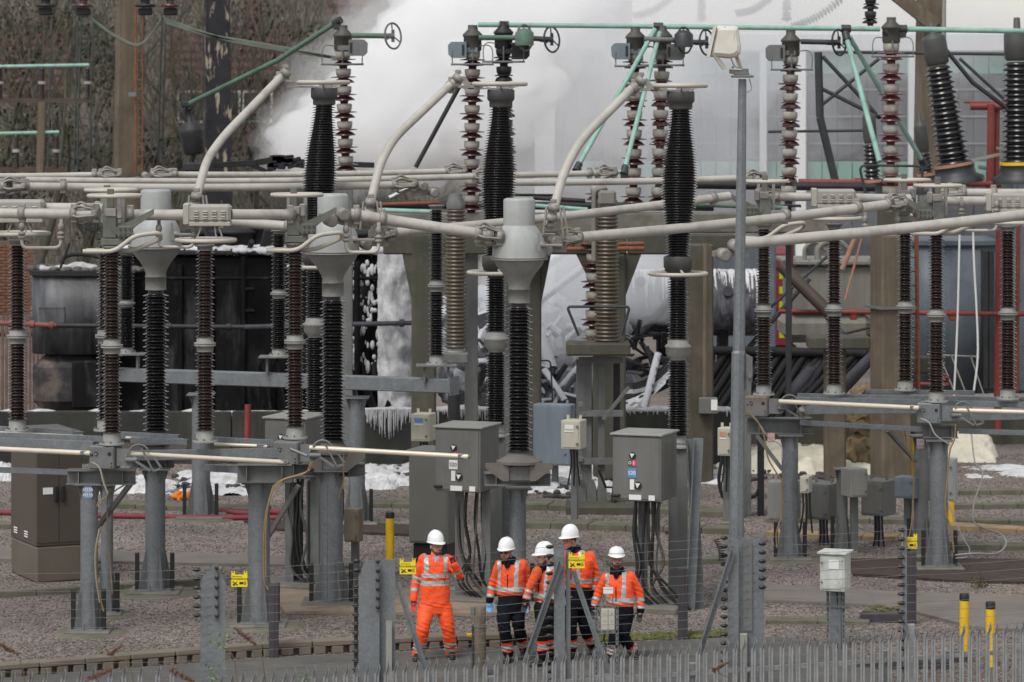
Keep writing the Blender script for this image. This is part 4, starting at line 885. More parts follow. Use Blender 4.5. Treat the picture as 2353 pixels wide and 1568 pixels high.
for k in range(46):
    c = W(rng.uniform(1000, 1440), rng.uniform(700, 930), rng.uniform(77, 79)); s = rng.uniform(.25, .6); ico = bmesh.new(); bmesh.ops.create_icosphere(ico, subdivisions=3, radius=1)
    b.add([c+v.co*s+V(mnoise.noise_vector(v.co*2+c))*s*.45 for v in ico.verts], [tuple(z.index for z in f.verts) for f in ico.faces], True); ico.free()
kind(tag(b.build('foam', mat('foam_blue', (.50, .52, .56), .95, var=.2, scale=2, bump=.7, bscale=12, c2=(.14, .15, .17), cf=.6, csc=1.3)), 'heap of blue grey foam and ash filling the left bay', 'foam'), 'stuff')
for (pts, r, lab) in [([(1232, 830), (1265, 828), (1270, 925)], .02, 'bent dark handrail above the blue grey cabinet'), ([(1145, 828), (1172, 826), (1178, 935)], .02, 'bent grey handrail left of the rightmost domed column')]:
    b = MB(); b.tube(bend([W(x, y, 74.2) for x, y in pts], .1), r, 6); tag(b.build('handrail', darkst_m), lab, 'handrail')

# --- plant on the right
tk, a, c = rib_tank('grey_tank', 'grey green burnt tank with sloping lid at the right', 1815, 2030, 608, 720, 80, 2.2, greyt_m, 0, 'tank')
b = MB(); p, q = W(1800, 790, 79.9), W(2010, 725, 79.9); b.box(((p.x+q.x)/2, 81, (p.z+q.z)/2), (q.x-p.x, 2, q.z-p.z), None, .2); b.build('lower_drum', greyt_m, tk)
for (x, y, r) in ((1880, 598, .08), (1905, 596, .06), (1850, 602, .05)): b = MB(); p = W(x, 605, 80.4); b.tube(crv([p, p+V((0, 0, .35)), p+V((.25, 0, .5)), p+V((.5, 0, .3))]), r, 8); b.build('lid_pipe', greyt_m, tk)
t, a, c = round_tank('blue_transformer', 'blue grey transformer tank behind the right disconnector', 2095, 2300, 562, 905, 79.0, 2.8, .5, bluet_m, 'transformer')
for x in (2265, 2278): b = MB(); p = W(x, 735, 78.6); b.box((p.x, 78.8, p.z), (.12, .5, 3.2), None, .01); b.build('recess_rib', darkst_m, t)
tk, a, c = rib_tank('blue_transformer', 'darker blue grey transformer at the right edge with red pipes', 2305, 2460, 395, 905, 79.4, 3, bluet_m, 3)
b = MB(); p, q = W(2258, 900, 79.5), W(2310, 590, 79.5); b.box(((p.x+q.x)/2, 80, (p.z+q.z)/2), (q.x-p.x, .6, q.z-p.z)); tag(b.build('gap_shade', darkst_m), 'dark sheet standing for shade in the gap between the two blue grey transformers', 'panel')  # near-black sheet stands in for the shade of the recess
for k, (x0, y0, x1, y1) in enumerate([(2130, 815, 2250, 820), (2160, 820, 2195, 905), (2185, 815, 2220, 905), (2230, 818, 2260, 905)]):
    b = MB(); b.tube([W(x0, y0, 77.7), W(x1, y1, 77.7)], .02, 5); tag(b.build('stay_rod', cable_g), ['thin horizontal rod', 'left thin slanting rod', 'middle thin slanting rod', 'right thin slanting rod'][k]+' in front of the blue grey transformer', 'rod')
b = MB(); t = thing('fire_engine', 'red fire engine with yellow chevrons far behind the right disconnector', 'fire engine', (W(1800, 0, 98).x, 98, 0)); X = W(1815, 0, 98).x-2.4
rf_m = mat('engine_red', (.30, .035, .05), .35, var=.05, coat=.4); b.box((X+1.2, 98, 2.15), (2.4, 2.3, 2.9), None, .15); b.build('body', rf_m, t)
b = MB(); b.box((X-.75, 98, 1.9), (1.5, 2.2, 2.3), None, .2); b.build('cab', rf_m, t); b = MB(); b.box((X-.75, 96.88, 2.5), (1.1, .03, .8)); b.build('window', win_m, t)
hv = mat('chevron_yellow', (.62, .75, .02), .4, var=.05)
for k in range(5): b = MB(); b.box((X+2.15, 96.84, 1.15+k*.42), (.3, .02, .2)); b.build('chevron', hv, t)
b = MB(); b.box((X+.9, 97.4, 3.72), (1.8, .3, .16), None, .04); b.build('blue_bar', mat('blue_bar', (.02, .06, .45), .3), t)
for k in range(3): b = MB(); b.cyl((X-.3+k*1.2, 96.9, .5), (X-.3+k*1.2, 97.2, .5), .5, 18); b.build('wheel', black_m, t)
b = MB(); p, q = W(1560, 800, 90), W(1783, 555, 90); b.box(((p.x+q.x)/2, 90.6, (p.z+q.z)/2), (q.x-p.x, 1.2, q.z-p.z), None, .04); tag(b.build('grey_container', bluet_m), 'blue grey container behind the lying foam covered tank', 'container')
t = gantry('pale gantry column almost lost in the smoke at the top', 1421, 1421, 56, cabl_m, 99, 10, -60, 480)
for (x0, y0, x1, y1, lab) in [(1455, 38, 1545, -8, 'faint strain insulator string in the smoke right of the pale column'), (1690, 32, 1770, -6, 'faint strain insulator string left of the chipped right stack'), (1820, 62, 1935, -4, 'faint reddish strain insulator string at the top right')]:
    A, B_ = W(x0, y0, 97.5), W(x1, y1, 97.5); n = 16; t = thing('strain_insulator', lab, 'insulator', A)
    for k in range(n):
        c = A+(B_-A)*(k/n)+V((0, 0, -.12*math.sin(math.pi*k/n))); b = MB(); b.lathe(c, [(.03, 0), (.13, .02), (.13, .04), (.05, .09)], 10, B_-A); b.build('disc', red_p, t)
for x, lab in [(1612, 'faint grey hanging insulator in the smoke left of the floodlight'), (1808, 'faint grey hanging insulator above the chipped right stack')]:
    stack(x, 50, x, -40, 97.5, 'soot', lab, False, .75)
rng = random.Random(31)
for k in range(34):
    p = W(rng.uniform(310, 870), 576, rng.uniform(76.3, 78.5)); p.z = 4.62+rng.random()*.25; d = V((rng.gauss(0, 1), rng.gauss(0, .5), rng.gauss(0, .35))).normalized()*rng.uniform(.2, .9); b = MB()
    if k % 2: b.tube([p-d/2, p+d/2], rng.uniform(.02, .07), 6)
    else: b.box(p, (rng.uniform(.1, .5), rng.uniform(.1, .4), rng.uniform(.1, .45)), M.Rotation(rng.uniform(-.4, .4), 3, 'Y') @ M.Rotation(rng.random()*3, 3, 'Z'), .02)
    b.build('burnt_fitting', burntf_m, BURNT)
RP = [([(2215, 235), (2420, 238)], .03, 79, 'thin red pipe at the top of the right pipe frame'), ([(2230, 245), (2330, 245)], .09, 78.6, 'thick red header pipe behind the right bushings'), ([(2277, 240), (2274, 445)], .085, 78.5, 'left upright of the red pipe frame'), ([(2291, 240), (2289, 445)], .07, 78.7, 'right upright of the red pipe frame'),
      ([(1835, 418), (2300, 424)], .07, 77, 'red fire pipe along the foot of the glazed hall'), ([(1790, 716), (2360, 722)], .055, 77.2, 'red fire pipe crossing behind the right insulators'), ([(2297, 530), (2292, 1000)], .09, 77.4, 'red riser in front of the blue grey transformers'), ([(2340, 520), (2336, 900)], .05, 77.4, 'red riser at the right edge behind the last insulator'),
      ([(2098, 882), (2180, 884), (2180, 868), (2150, 868)], .04, 76.5, 'low red pipe stub right of the tan column'), ([(1817, 560), (1812, 800)], .07, 79, 'dark red riser beside the fire engine'), ([(570, 930), (568, 1010)], .07, 73, 'red post in front of the bund wall on the left'), ([(2105, 480), (2110, 900)], .045, 71.2, 'orange rusty ladder pipe beside the tan column')]
for i, (pts, r, Y, lab) in enumerate(RP):
    pipe(pts, r, rust_m if 'rusty' in lab else redp_m, lab, Y, (.3, .7) if (i in (4, 5)) else (), 'red_pipe', 'pipe', redp_m)
t = thing('rusty_ladder', 'rusty ladder rungs fixed to the right side of the tan column', 'ladder', W(2100, 900, 71.2))
for k in range(11):
    y = 560+k*32; b = MB(); b.tube([W(2094, y, 71.2), W(2108, y, 71.2)], .018, 5); b.build('rung', rust_m, t)
for (pts, lab) in [([(2205, 540), (2200, 740), (2192, 910)], 'left white rope hanging before the blue grey transformer'), ([(2236, 530), (2238, 600), (2247, 800), (2237, 905)], 'right white rope hanging before the blue grey transformer')]:
    b = MB(); b.tube(crv([W(x, y, 75.5) for x, y in pts]), .025, 6); tag(b.build('white_rope', white_m), lab, 'rope')
# bushings
def bushing(xb, yb, xt, yt, Y, rb, rt, label, m, nsh):
    p, q = W(xb, yb, Y), W(xt, yt, Y); L_ = (q-p).length; t = thing('bushing', label, 'bushing', p); pr = []
    for k in range(nsh):
        z = L_*k/nsh; rr = rb+(rt-rb)*k/nsh; o = rr*(1 if k % 2 == 0 else .88); pr += [(rr*.72, z), (o, z+.015), (o, z+.04), (rr*.72, z+L_/nsh*.75)]
    b = MB(); b.lathe(p, pr, 22, q-p); b.build('porcelain', m, t)
    d = (q-p).normalized(); b = MB(); b.lathe(q, [(rt*.7, 0), (rt*.86, .05), (rt*.86, .12), (rt*.92, .16), (rt*.92, .58), (rt*.84, .64), (rt*.25, .72), (rt*.22, .95), (.02, .96)], 18, d); b.build('cap', dcap_m, t)
    b = MB(); b.lathe(p-d*.45, [(rb*1.5, 0), (rb*1.5, .12), (rb*1.1, .2), (rb*1.05, .36), (rb*1.1, .4)], 20, d); b.build('base', darkst_m, t)
    b = MB(); b.lathe(p-d*.06, [(rb*1.06, 0), (rb*1.06, .08)], 20, d); b.build('ring', yellow_m if xb > 2300 else mat('peach', (.4, .2, .12)), t)
bushing(2192, 378, 2155, 150, 75.5, .42, .30, 'large dark ribbed bushing leaning left at the upper right', dark_p, 20)
bushing(2342, 375, 2338, 140, 75, .40, .32, 'large dark ribbed bushing upright at the right edge', dark_p, 20)
bushing(2005, 415, 2000, 330, 77, .20, .17, 'small dark bushing behind the mint strut', dark_p, 9)
bushing(2128, 400, 2122, 350, 78, .2, .17, 'small brown bushing with blue collar beside the pale gantry column', brown_p, 6)
pipe([(2145, 80, 75.5), (2235, 190, 75.5), (2420, 330, 75.5)], .05, darkst_m, 'dark rod sloping from the leaning bushing to the right edge', None)
for (p, q, w_, lab) in [((1880, 120), (1884, 270), .1, 'upper bent dark pole by the hall glazing'), ((1884, 270), (1920, 420), .1, 'lower bent dark pole by the hall glazing'), ((1890, 130), (2030, 280), .05, 'dark stay falling right across the hall glazing'), ((1890, 240), (2020, 135), .045, 'dark stay rising right across the hall glazing'), ((1920, 120), (2330, 125), .04, 'dark rod along the top of the hall glazing'), ((2205, 135), (2320, 240), .04, 'short dark stay between the two large bushings'), ((1765, 303), (2000, 300), .035, 'thin dark rod across the hall glazing low down'), ((1890, 205), (2060, 290), .05, 'dark brace behind the clean red stack')]:
    b = MB(); b.tube([W(*p, 83), W(*q, 83)], w_, 7); tag(b.build('stay_rod', darkst_m), lab, 'rod')
b = MB(); b.beam(W(2208, 375, 75.4), W(2310, 352, 75.4), .12, .06); b.beam(W(2290, 340, 75.4), W(2330, 350, 75.4), .1, .05); tag(b.build('connector_bar', cabl_m), 'pale flat connector bar between the two large bushings', 'connector')
b = MB(); b.tube(bend([W(1990, 450, 70.5), W(1974, 380, 70.5), W(2120, 382, 70.5), W(2118, 440, 70.5)], .15), .03, 6); tag(b.build('guard_rail', darkst_m), 'dark guard rail round the foot of the clean red stack', 'rail')
for (x0, x1, y, lab) in [(840, 1640, 470, 'long charred pipe bundle behind the middle busbars'), (1600, 2010, 425, 'dark pipe run at the foot of the hall')]:
    b = MB(); b.tube([W(x0, y, 74), W(x1, y+6, 74)], .09, 8); tag(b.build('pipe_run', sooty_m), lab, 'pipe')
# ================================================================ switchgear
def txt(s, parent, p, size, m, rz=0.0, name='lettering', align='CENTER'):
    c = bpy.data.curves.new(name, 'FONT'); c.body = s; c.size = size; c.align_x = align; c.align_y = 'CENTER'; c.extrude = .0015; c.resolution_u = 3
    q = bpy.data.objects.new('tmp', c); col.objects.link(q); dg = bpy.context.evaluated_depsgraph_get(); me = bpy.data.meshes.new_from_object(q.evaluated_get(dg)); bpy.data.objects.remove(q)
    me.materials.clear(); me.materials.append(m); o = bpy.data.objects.new(name, me); col.objects.link(o); o.parent = parent; o.location = V(p)-wl(parent); o.rotation_euler = (R(90), 0, rz); return o
def shed_prof(h, rc, rs, pitch, alt=.8):
    n = max(2, int(h/pitch)); pr = [(rc, 0)]; st = h/n
    for k in range(n):
        z = k*st; r = rs if k % 2 == 0 else rc+(rs-rc)*alt; pr += [(rc, z+.22*st), (r*.99, z+.14*st), (r, z+.2*st), (r*.985, z+.27*st), (rc*1.08, z+.66*st), (rc, z+.75*st)]
    return pr+[(rc, h)]
_mc = {}
def ins_mesh(h, rc, rs, pitch, m, alt=.8, n=26):
    k = (h, rc, rs, pitch, m.name, alt)
    if k not in _mc: b = MB(); b.lathe((0, 0, 0), shed_prof(h, rc, rs, pitch, alt), n); _mc[k] = b.mesh('porcelain', m)
    return _mc[k]
def cyl_mesh(prof, m, n=22):
    k = (tuple(prof), m.name)
    if k not in _mc: b = MB(); b.lathe((0, 0, 0), prof, n); _mc[k] = b.mesh('flange', m)
    return _mc[k]
FL = [(.19, 0), (.19, .03), (.135, .032), (.13, .18)]; JT = [(.125, 0), (.13, .08), (.165, .083), (.165, .105), (.155, .107), (.155, .113), (.165, .115), (.165, .137), (.13, .14), (.125, .22)]
def post_insulator(x, Y, label, m=brown_p, zb=2.84, sc=1.0, grp='brown disconnector post insulators', rs=.152):
    p = V(((x-CX)*Y/F, Y, zb)); t = thing('post_insulator', label, 'insulator', p, grp)
    for nm, me, z in (('base_flange', cyl_mesh(FL, capg_m), 0), ('porcelain', ins_mesh(1.18, .092, rs, .047, m, .55), .18), ('joint_flange', cyl_mesh(JT, capg_m), 1.36), ('porcelain', ins_mesh(1.3, .084, rs*.95, .047, m, .55), 1.58), ('top_flange', cyl_mesh([(.11, 0), (.12, .06), (.15, .06), (.15, .09)], capg_m), 2.88)):
        o = link(nm, me, t, p+V((0, 0, z*sc))); o.scale = (1, 1, sc)
    for k in range(8):
        a = k*math.pi/4; b = MB(); q = p+V((.165*math.cos(a), .165*math.sin(a), .03)); b.cyl(q, q+V((0, 0, .03)), .014, 6); b.build('bolt', galvd_m, t)
    return t, p
PI = [(40, 52.7, 'post insulator at the far left edge under the half seen louvred box'), (257, 50.7, 'front left post insulator standing on the marked blue label column'), (243, 52.75, 'post insulator half hidden behind the front left one'),
      (471, 51.07, 'post insulator under the full louvred box on the left'), (678, 51.6, 'post insulator just left of the second domed transformer'),
      (1755, 58.9, 'post insulator immediately right of the floodlight pole'), (1917, 59.1, 'post insulator under the louvred box on the right'), (2080, 59.8, 'post insulator in front of the tan column right side'),
      (2152, 57.6, 'post insulator in front of the blue grey tank with drilled gearbox'), (2316, 58.1, 'rightmost post insulator under the louvred box at the edge')]
for x, Y, lab in PI: post_insulator(x, Y, 'brown '+lab)
ZT = 2.84+2.97
# --- round steel support columns
def steel_post(x, yb, yt, hw, label, m=galv_m, guards=True):
    g = G(x, yb); Y = g.y; r = PX(hw, Y); zt = W(x, yt, Y).z; t = thing('support_column', label, 'column', g, 'galvanised support columns')
    b = MB(); b.lathe(g+V((0, 0, .06)), [(r, 0), (r, zt-.06)], 22); b.build('shaft', m, t)
    b = MB(); b.box(g+V((0, 0, .075)), (r*3.4, r*3.4, .03), None, .004); b.build('base_plate', galvd_m, t)
    for k in range(4):
        a = k*math.pi/2+.5; d = V((math.cos(a), math.sin(a), 0)); b = MB(); n = V((-d.y, d.x, 0))*.012; b.prism([(r*.95, .09), (r*1.75, .09), (r*1.75, .16), (r*1.02, .75), (r*.95, .75)], g-n, d, (0, 0, 1), n*2); b.build('gusset', galvd_m, t)
        q = g+d*r*1.1+V((-d.y, d.x, 0))*r*1.2; b = MB(); b.cyl(q+V((0, 0, .09)), q+V((0, 0, .17)), .018, 6); b.build('anchor_bolt', galvd_m, t)
    b = MB(); b.box((g.x, g.y, .02), (r*5.2, r*5.0, .11), None, .02); b.build('plinth', slab_m, t)
    b = MB(); b.lathe((g.x, g.y, -.03), [(r*4.6, 0), (r*4.2, .05), (r*3.6, .07)], 14, mi=0); b.build('footing', trough_m, t)
    if guards:
        for s in (-1, 1): b = MB(); b.box(g+V((s*r*1.75, -r*.6, .38)), (.07, .05, .6), None, .008); b.build('cable_guard', black_m, t)
    b = MB(); b.box((g.x, g.y, zt-.012), (r*3, r*3, .025), None, .004); b.build('top_plate', galvd_m, t)
    for k in range(4):
        a = k*math.pi/2+.5; d = V((math.cos(a), math.sin(a), 0)); n = V((-d.y, d.x, 0))*.008; b = MB(); b.prism([(r*.95, zt-.03), (r*1.45, zt-.03), (r*1.0, zt-.24)], g-n, d, (0, 0, 1), n*2); b.build('top_gusset', galvd_m, t)
    return t, g, zt
SP = [(205, 1456, 1110, 20, 'front left galvanised column carrying the blue two line number label'), (246, 1416, 1112, 14, 'galvanised column directly behind the blue label column'), (595, 1440, 1106, 25, 'stout galvanised column left of centre with tan cables and slanted brace'),
      (357, 1365, 1075, 23, 'galvanised column under the leftmost domed transformer'), (762, 1391, 1078, 26, 'galvanised column under the second domed transformer with ladder tray'), (462, 1192, 905, 21, 'far galvanised column under the long beam, orange bundle at its foot'),
      (820, 1206, 912, 19, 'far galvanised column with open brown box, left of the yellow post'), (1190, 1392, 1120, 19, 'galvanised column under the rightmost domed transformer, behind the workers'), (1815, 1288, 998, 19, 'galvanised column under the pink label right of the pole'),
      (1935, 1273, 1076, 13, 'thin short galvanised column between the right hand cabinets'), (2117, 1280, 1000, 17, 'dark galvanised column carrying the pale two line label'), (2157, 1309, 1010, 21, 'front right galvanised column with white pipe at its foot')]
POST = {}
for x, yb, yt, hw, lab in SP: POST[x] = steel_post(x, yb, yt, hw, lab, galv_m if x not in (2117, 1935) else steelg_m)
# --- cross beams (rolled I-sections)
def ibeam(p, q, hgt, wid, m, label, name='cross_beam', th=.02, cat='beam', holder=None):
    p, q = V(p), V(q); d = (q-p).normalized(); rot = M(((d.x, -d.y, 0), (d.y, d.x, 0), (0, 0, 1))); L_ = (q-p).length; c = (p+q)/2
    t = holder or thing(name, label, cat, c)
    for z, s in ((hgt/2-th/2, 'top_flange'), (-hgt/2+th/2, 'bottom_flange')): b = MB(); b.box(c+V((0, 0, z)), (L_, wid, th), rot, .003); b.build(s, m, t)
    b = MB(); b.box(c, (L_-.004, .015, hgt-2*th), rot); b.build('web', m, t)
    for k in (-.32, .32): b = MB(); b.box(c+d*(k*L_), (.015, wid*.9, hgt-2*th-.002), rot); b.build('web_stiffener', m, t)
    return t
def cross(x0, x1, yc, hpx, Y, lab, dy=0): return ibeam(W(x0, yc, Y), W(x1, yc+dy, Y), PX(hpx, Y), .28, steelg_m, lab)
cross(154, 312, 1094, 34, 50.9, 'dark I beam on top of the blue label column', 3)
cross(545, 672, 1084, 42, 51.2, 'dark I beam on top of the stout column with tan cables', 6)
cross(1716, 1866, 978, 36, 58.8, 'dark I beam on the column with the pink label', 1)
cross(2120, 2200, 990, 30, 57.7, 'dark I beam on the front right column', 2)
cross(640, 838, 1079, 30, 53.6, 'grey plate beam on the column of the second domed transformer', 0)
cross(1113, 1265, 1100, 30, 53.2, 'grey plate beam under the rightmost domed transformer')
cross(300, 400, 1062, 24, 54.9, 'plate beam under the leftmost domed transformer')
# long galvanised channels, drive rods
CH = [((-40, 987, 53.6), (168, 996, 52.9), .07, .10, 'rear top channel of the left switch frame'), ((277, 1001, 52.6), (410, 1008, 52.0), .07, .10, 'rear top channel between the left and second insulators'), ((-40, 1000, 52.7), (262, 1011, 51.7), .07, .08, 'middle channel of the left switch frame'),
      ((-40, 1017, 51.6), (214, 1027, 50.9), .10, .14, 'deep front channel at the left edge'), ((300, 1012, 51.9), (430, 1017, 51.4), .06, .08, 'thin channel right of the front left insulator'), ((488, 1012, 51.6), (628, 1020, 51.5), .08, .09, 'top channel running to the drive gear left of centre'),
      ((295, 1048, 50.9), (648, 1042, 51.3), .10, .135, 'deep front channel between the two left gearboxes'), ((-20, 1080, 51.4), (160, 1086, 50.9), .06, .07, 'thin tie bar left of the blue label column'), ((470, 1076, 51.6), (548, 1080, 51.2), .06, .09, 'short tie bar left of the stout column'),
      ((1832, 910, 59.8), (2440, 921, 58.6), .08, .07, 'uppermost channel of the right switch frame'), ((1828, 919, 59.2), (2115, 925, 58.4), .08, .08, 'second channel of the right switch frame'), ((2165, 926, 58.4), (2440, 934, 57.8), .08, .08, 'channel right of the front right gearbox'),
      ((1850, 943, 58.6), (2112, 941, 57.9), .08, .13, 'deep tapered channel of the right switch frame'), ((2190, 958, 57.6), (2440, 952, 57.4), .08, .14, 'deep channel running off the right edge'), ((1838, 972, 58.6), (2124, 988, 57.8), .06, .075, 'thin tie bar between the right columns'), ((2203, 991, 57.7), (2440, 998, 57.4), .06, .075, 'thin tie bar running off the right edge'), ((1990, 900, 60.2), (2240, 903, 59.8), .08, .06, 'small rear channel under the tan column insulator')]
for p, q, w_, h_, lab in CH:
    A, B_ = W(*p), W(*q); d = (B_-A).normalized(); b = MB(); rot = M((d, V((-d.y, d.x, 0)).normalized(), d.cross(V((-d.y, d.x, 0)).normalized()))).transposed(); L_ = (B_-A).length; c = (A+B_)/2
    b.box(c, (L_, .012, h_), rot); b.box(c+rot@V((0, w_/2, h_/2)), (L_, w_, .012), rot); b.box(c+rot@V((0, w_/2, -h_/2)), (L_, w_, .012), rot); tag(b.build('channel_beam', galv_m), 'galvanised '+lab, 'beam')
RD = [((-40, 993, 53.3), (190, 1003, 52.5), .022, 'rear drive rod at the far left'), ((-40, 1030, 51.2), (208, 1042, 50.6), .038, 'front drive rod ending at the left gearbox'), ((300, 1043, 50.5), (660, 1063, 50.9), .036, 'front drive rod between the two left gearboxes'), ((290, 1006, 52.2), (420, 1013, 51.7), .02, 'thin rear drive rod left of centre'),
      ((493, 1021, 51.5), (614, 1026, 51.4), .028, 'short drive rod beside the second louvred insulator'), ((712, 1029, 51.2), (1076, 1050, 50.6), .038, 'long drive rod pointing at the left marked cabinet'), ((1791, 923, 58.4), (2112, 938, 57.4), .042, 'long drive rod of the right switch frame'), ((2190, 943, 57.4), (2440, 950, 57.0), .04, 'drive rod running off the right edge')]
rod_m = mat('rod_cream', (.60, .54, .43), .35, metal=.1, var=.06)
for p, q, r, lab in RD:
    A, B_ = W(*p), W(*q); t = thing('drive_rod', 'cream '+lab, 'rod', A); b = MB(); b.tube([A, B_], r, 12); b.build('rod', rod_m, t); d = (B_-A).normalized()
    b = MB(); b.box(B_-d*.08, (.16, .06, .07), None, .01); b.ell(B_+d*.01, r*.8, 8, 6); b.build('clevis', galvd_m, t)
# --- gearboxes under the rotating insulators
def gearbox(x, y, Y, lab, m=galvd_m, s=1.0):
    p = W(x, y, Y); t = thing('gearbox', lab, 'gearbox', p-V((0, 0, .18)), 'gearboxes under the rotating insulators'); rz = M.Rotation(R(-14), 3, 'Z')
    b = MB(); b.box(p, (.40, .30, .35), rz, .02); b.build('housing', m, t)
    for (dx, dz, r) in ((-.08, .06, .028), (.13, .06, .03), (-.14, .03, .012), (.16, -.08, .012), (.16, -.13, .012)): b = MB(); q = p+rz@V((dx, -.151, dz)); b.cyl(q, q+rz@V((0, -.004, 0)), r, 12); b.build('hole', black_m, t)
    b = MB(); q = p+rz@V((-.08, -.16, .05)); b.ell(q, .02, 8, 6); b.build('bolt_head', galv_m, t)
    b = MB(); b.prism([(.2, -.12), (.42, -.12), (.52, .0), (.40, .14), (.2, .14)], p+V((0, -.1, 0)), rz@V((1, 0, 0)), (0, 0, 1), (0, .02, 0)); b.build('bracket', m, t)
    b = MB(); q = p+rz@V((.38, -.13, .05)); b.cyl(q, q+V((0, -.03, 0)), .022, 8); b.build('pin', galv_m, t)
    b = MB(); q = p+rz@V((.5, -.12, -.02)); b.cyl(q-V((.12, 0, 0)), q+V((.05, 0, .0)), .04, 10); b.beam(q, q+V((.26, -.05, -.16)), .05, .03); b.beam(q+V((.12, -.05, .18)), q+V((.3, -.05, -.16)), .04, .025); b.beam(q+V((.3, -.05, -.16)), q+V((.42, -.05, -.12)), .03, .03); b.beam(q+V((.42, -.05, -.12)), q+V((.3, -.05, .06)), .03, .03); b.build('linkage', galvd_m, t)
    b = MB(); b.torus(q+V((.08, -.02, .08)), .15, .018, (0, 1, 0), 14, 6, 1, 20, 170); b.build('arc_guard', galvd_m, t)
gearbox(241, 1050, 50.7, 'drilled gearbox on the blue label column beam'); gearbox(662, 1040, 51.4, 'drive gearbox above the stout column with tan cables', steelg_m); gearbox(1740, 933, 58.7, 'rust stained gearbox right of the floodlight pole', mat('rusty_galv', (.2, .2, .2), .6, metal=.2, var=.15, c2=(.16, .10, .06), cf=.52, csc=2.5)); gearbox(2136, 949, 57.6, 'drilled gearbox on the front right column beam', galv_m)
b = MB(); b.cyl(W(668, 1032, 51), W(706, 1048, 50.9), .025, 8); tag(b.build('push_rod', galv_m), 'short push rod on the gearbox above the stout column', 'rod')
# braces and label plates on the columns
for (p, q, lab) in [((300, 1112, 50.8), (222, 1215, 51.3), 'slanted brace right of the blue label column'), ((686, 1115, 51.3), (612, 1240, 51.5), 'slanted brace right of the stout column'), ((1738, 1000, 58.7), (1798, 1080, 58.7), 'slanted brace left of the pink label column'), ((2040, 990, 58.5), (2105, 1060, 58.9), 'slanted brace left of the pale label column'), ((1445, 890, 65.4), (1385, 965, 65.4), 'slanted brace on the grey lattice support')]:
    b = MB(); b.beam(W(*p), W(*q), .07, .07, .006); tag(b.build('brace', steelg_m), lab, 'brace')
def plate(x, y, w_, h_, Y, base, lines, colr, tc, label):
    p = W(x, y, Y); t = thing('number_plate', label, 'sign', p-V((0, 0, PX(h_, Y)/2))); b = MB(); b.box(p, (PX(w_, Y), .012, PX(h_, Y)), None, .003); b.build('plate', colr, t)
    n = len(lines); lh = PX(h_, Y)/n
    for k, s in enumerate(lines): txt(s, t, p+V((0, -.0085, (n/2-k-.5)*lh*.9)), lh*.78, tc)
ltgrey = mat('letter_white', (.75, .75, .78), .5); ltdark = mat('letter_grey', (.14, .12, .12), .5); ltblack = mat('letter_black', (.01, .01, .01), .5)
plate(202, 1132, 18, 26, 50.35, 0, ['H23B', 'H21B'], mat('plate_blue', (.16, .25, .37), .5), ltgrey, 'pale blue number plate reading H23B H21B on the front left column')
plate(1772, 1006, 17, 22, 58.2, 0, ['L33', 'S21A'], mat('plate_pink', (.50, .27, .27), .5), mat('letter_pink', (.72, .6, .58), .5), 'pink number plate reading L33 S21A right of the floodlight pole')
plate(2115, 1020, 17, 22, 58.2, 0, ['L33', 'S21A'], mat('plate_stone', (.44, .36, .35), .5), ltdark, 'stone coloured number plate reading L33 S21A on the front right columns')
# tan control cables
def cable(pts, r, m, label, Y=None, n=6):
    P = [W(*p) if len(p) == 3 else W(p[0], p[1], Y) for p in pts]; b = MB(); b.tube(crv(P, 7), r, n); return tag(b.build('control_cable', m), label, 'cable')
CB = [([(210, 1062), (228, 1075), (238, 1110), (248, 1135)], .016, cable_g, 50.3, 'pale cable leaving the left drilled gearbox'), ([(212, 1063), (230, 1078), (241, 1112), (246, 1140), (228, 1152), (222, 1165)], .014, cable_y, 50.35, 'tan cable looping under the left I beam'), ([(290, 1112), (262, 1130), (248, 1145), (247, 1230), (255, 1320), (258, 1365)], .016, cable_y, 51.0, 'tan cable down behind the blue label column'),
      ([(232, 1210), (222, 1260), (222, 1320), (232, 1380), (238, 1405)], .016, cable_y, 50.5, 'tan cable down the right side of the blue label column'), ([(228, 1215), (219, 1265), (220, 1325), (229, 1385)], .012, cable_g, 50.45, 'pale thin cable down the blue label column'), ([(718, 1060), (712, 1080), (690, 1090), (640, 1108), (618, 1150), (607, 1220), (607, 1330), (616, 1355)], .018, cable_y, 50.9, 'tan cable hanging from the centre left I beam to the stout column'),
      ([(715, 1062), (700, 1088), (650, 1104), (622, 1140), (611, 1215), (611, 1325)], .014, cable_y, 50.85, 'second tan cable beside the stout column'), ([(790, 1045), (788, 1075), (790, 1105), (782, 1130), (779, 1145)], .016, cable_y, 53.0, 'tan cable beside the second domed transformer foot'),
      ([(1716, 945), (1738, 965), (1755, 1000), (1764, 1050), (1780, 1080), (1796, 1105)], .02, cable_y, 58.2, 'tan cable falling right of the floodlight pole'), ([(1718, 946), (1745, 975), (1765, 1005), (1795, 1025), (1797, 1060)], .016, cable_g, 58.2, 'pale cable beside the pink number plate'),
      ([(2115, 962), (2135, 972), (2150, 1000), (2182, 1022)], .02, cable_g, 57.2, 'pale cable leaving the right drilled gearbox'), ([(2196, 975), (2193, 1010), (2182, 1040), (2176, 1110), (2172, 1170), (2186, 1220), (2192, 1270)], .02, cable_y, 57.2, 'tan cable down the right side of the front right column'),
      ([(2079, 985), (2085, 1030), (2098, 1060), (2100, 1100), (2095, 1200), (2086, 1245)], .018, cable_y, 58.4, 'tan cable between the two right columns'), ([(1797, 1100), (1797, 1180), (1790, 1205), (1784, 1225), (1785, 1260)], .02, cable_y, 58.3, 'tan cable to the foot of the pink label column'), ([(2178, 1150), (2192, 1190), (2215, 1240), (2228, 1262), (2220, 1280), (2196, 1283)], .014, cable_g, 57, 'pale cable looping onto the gravel at the right')]
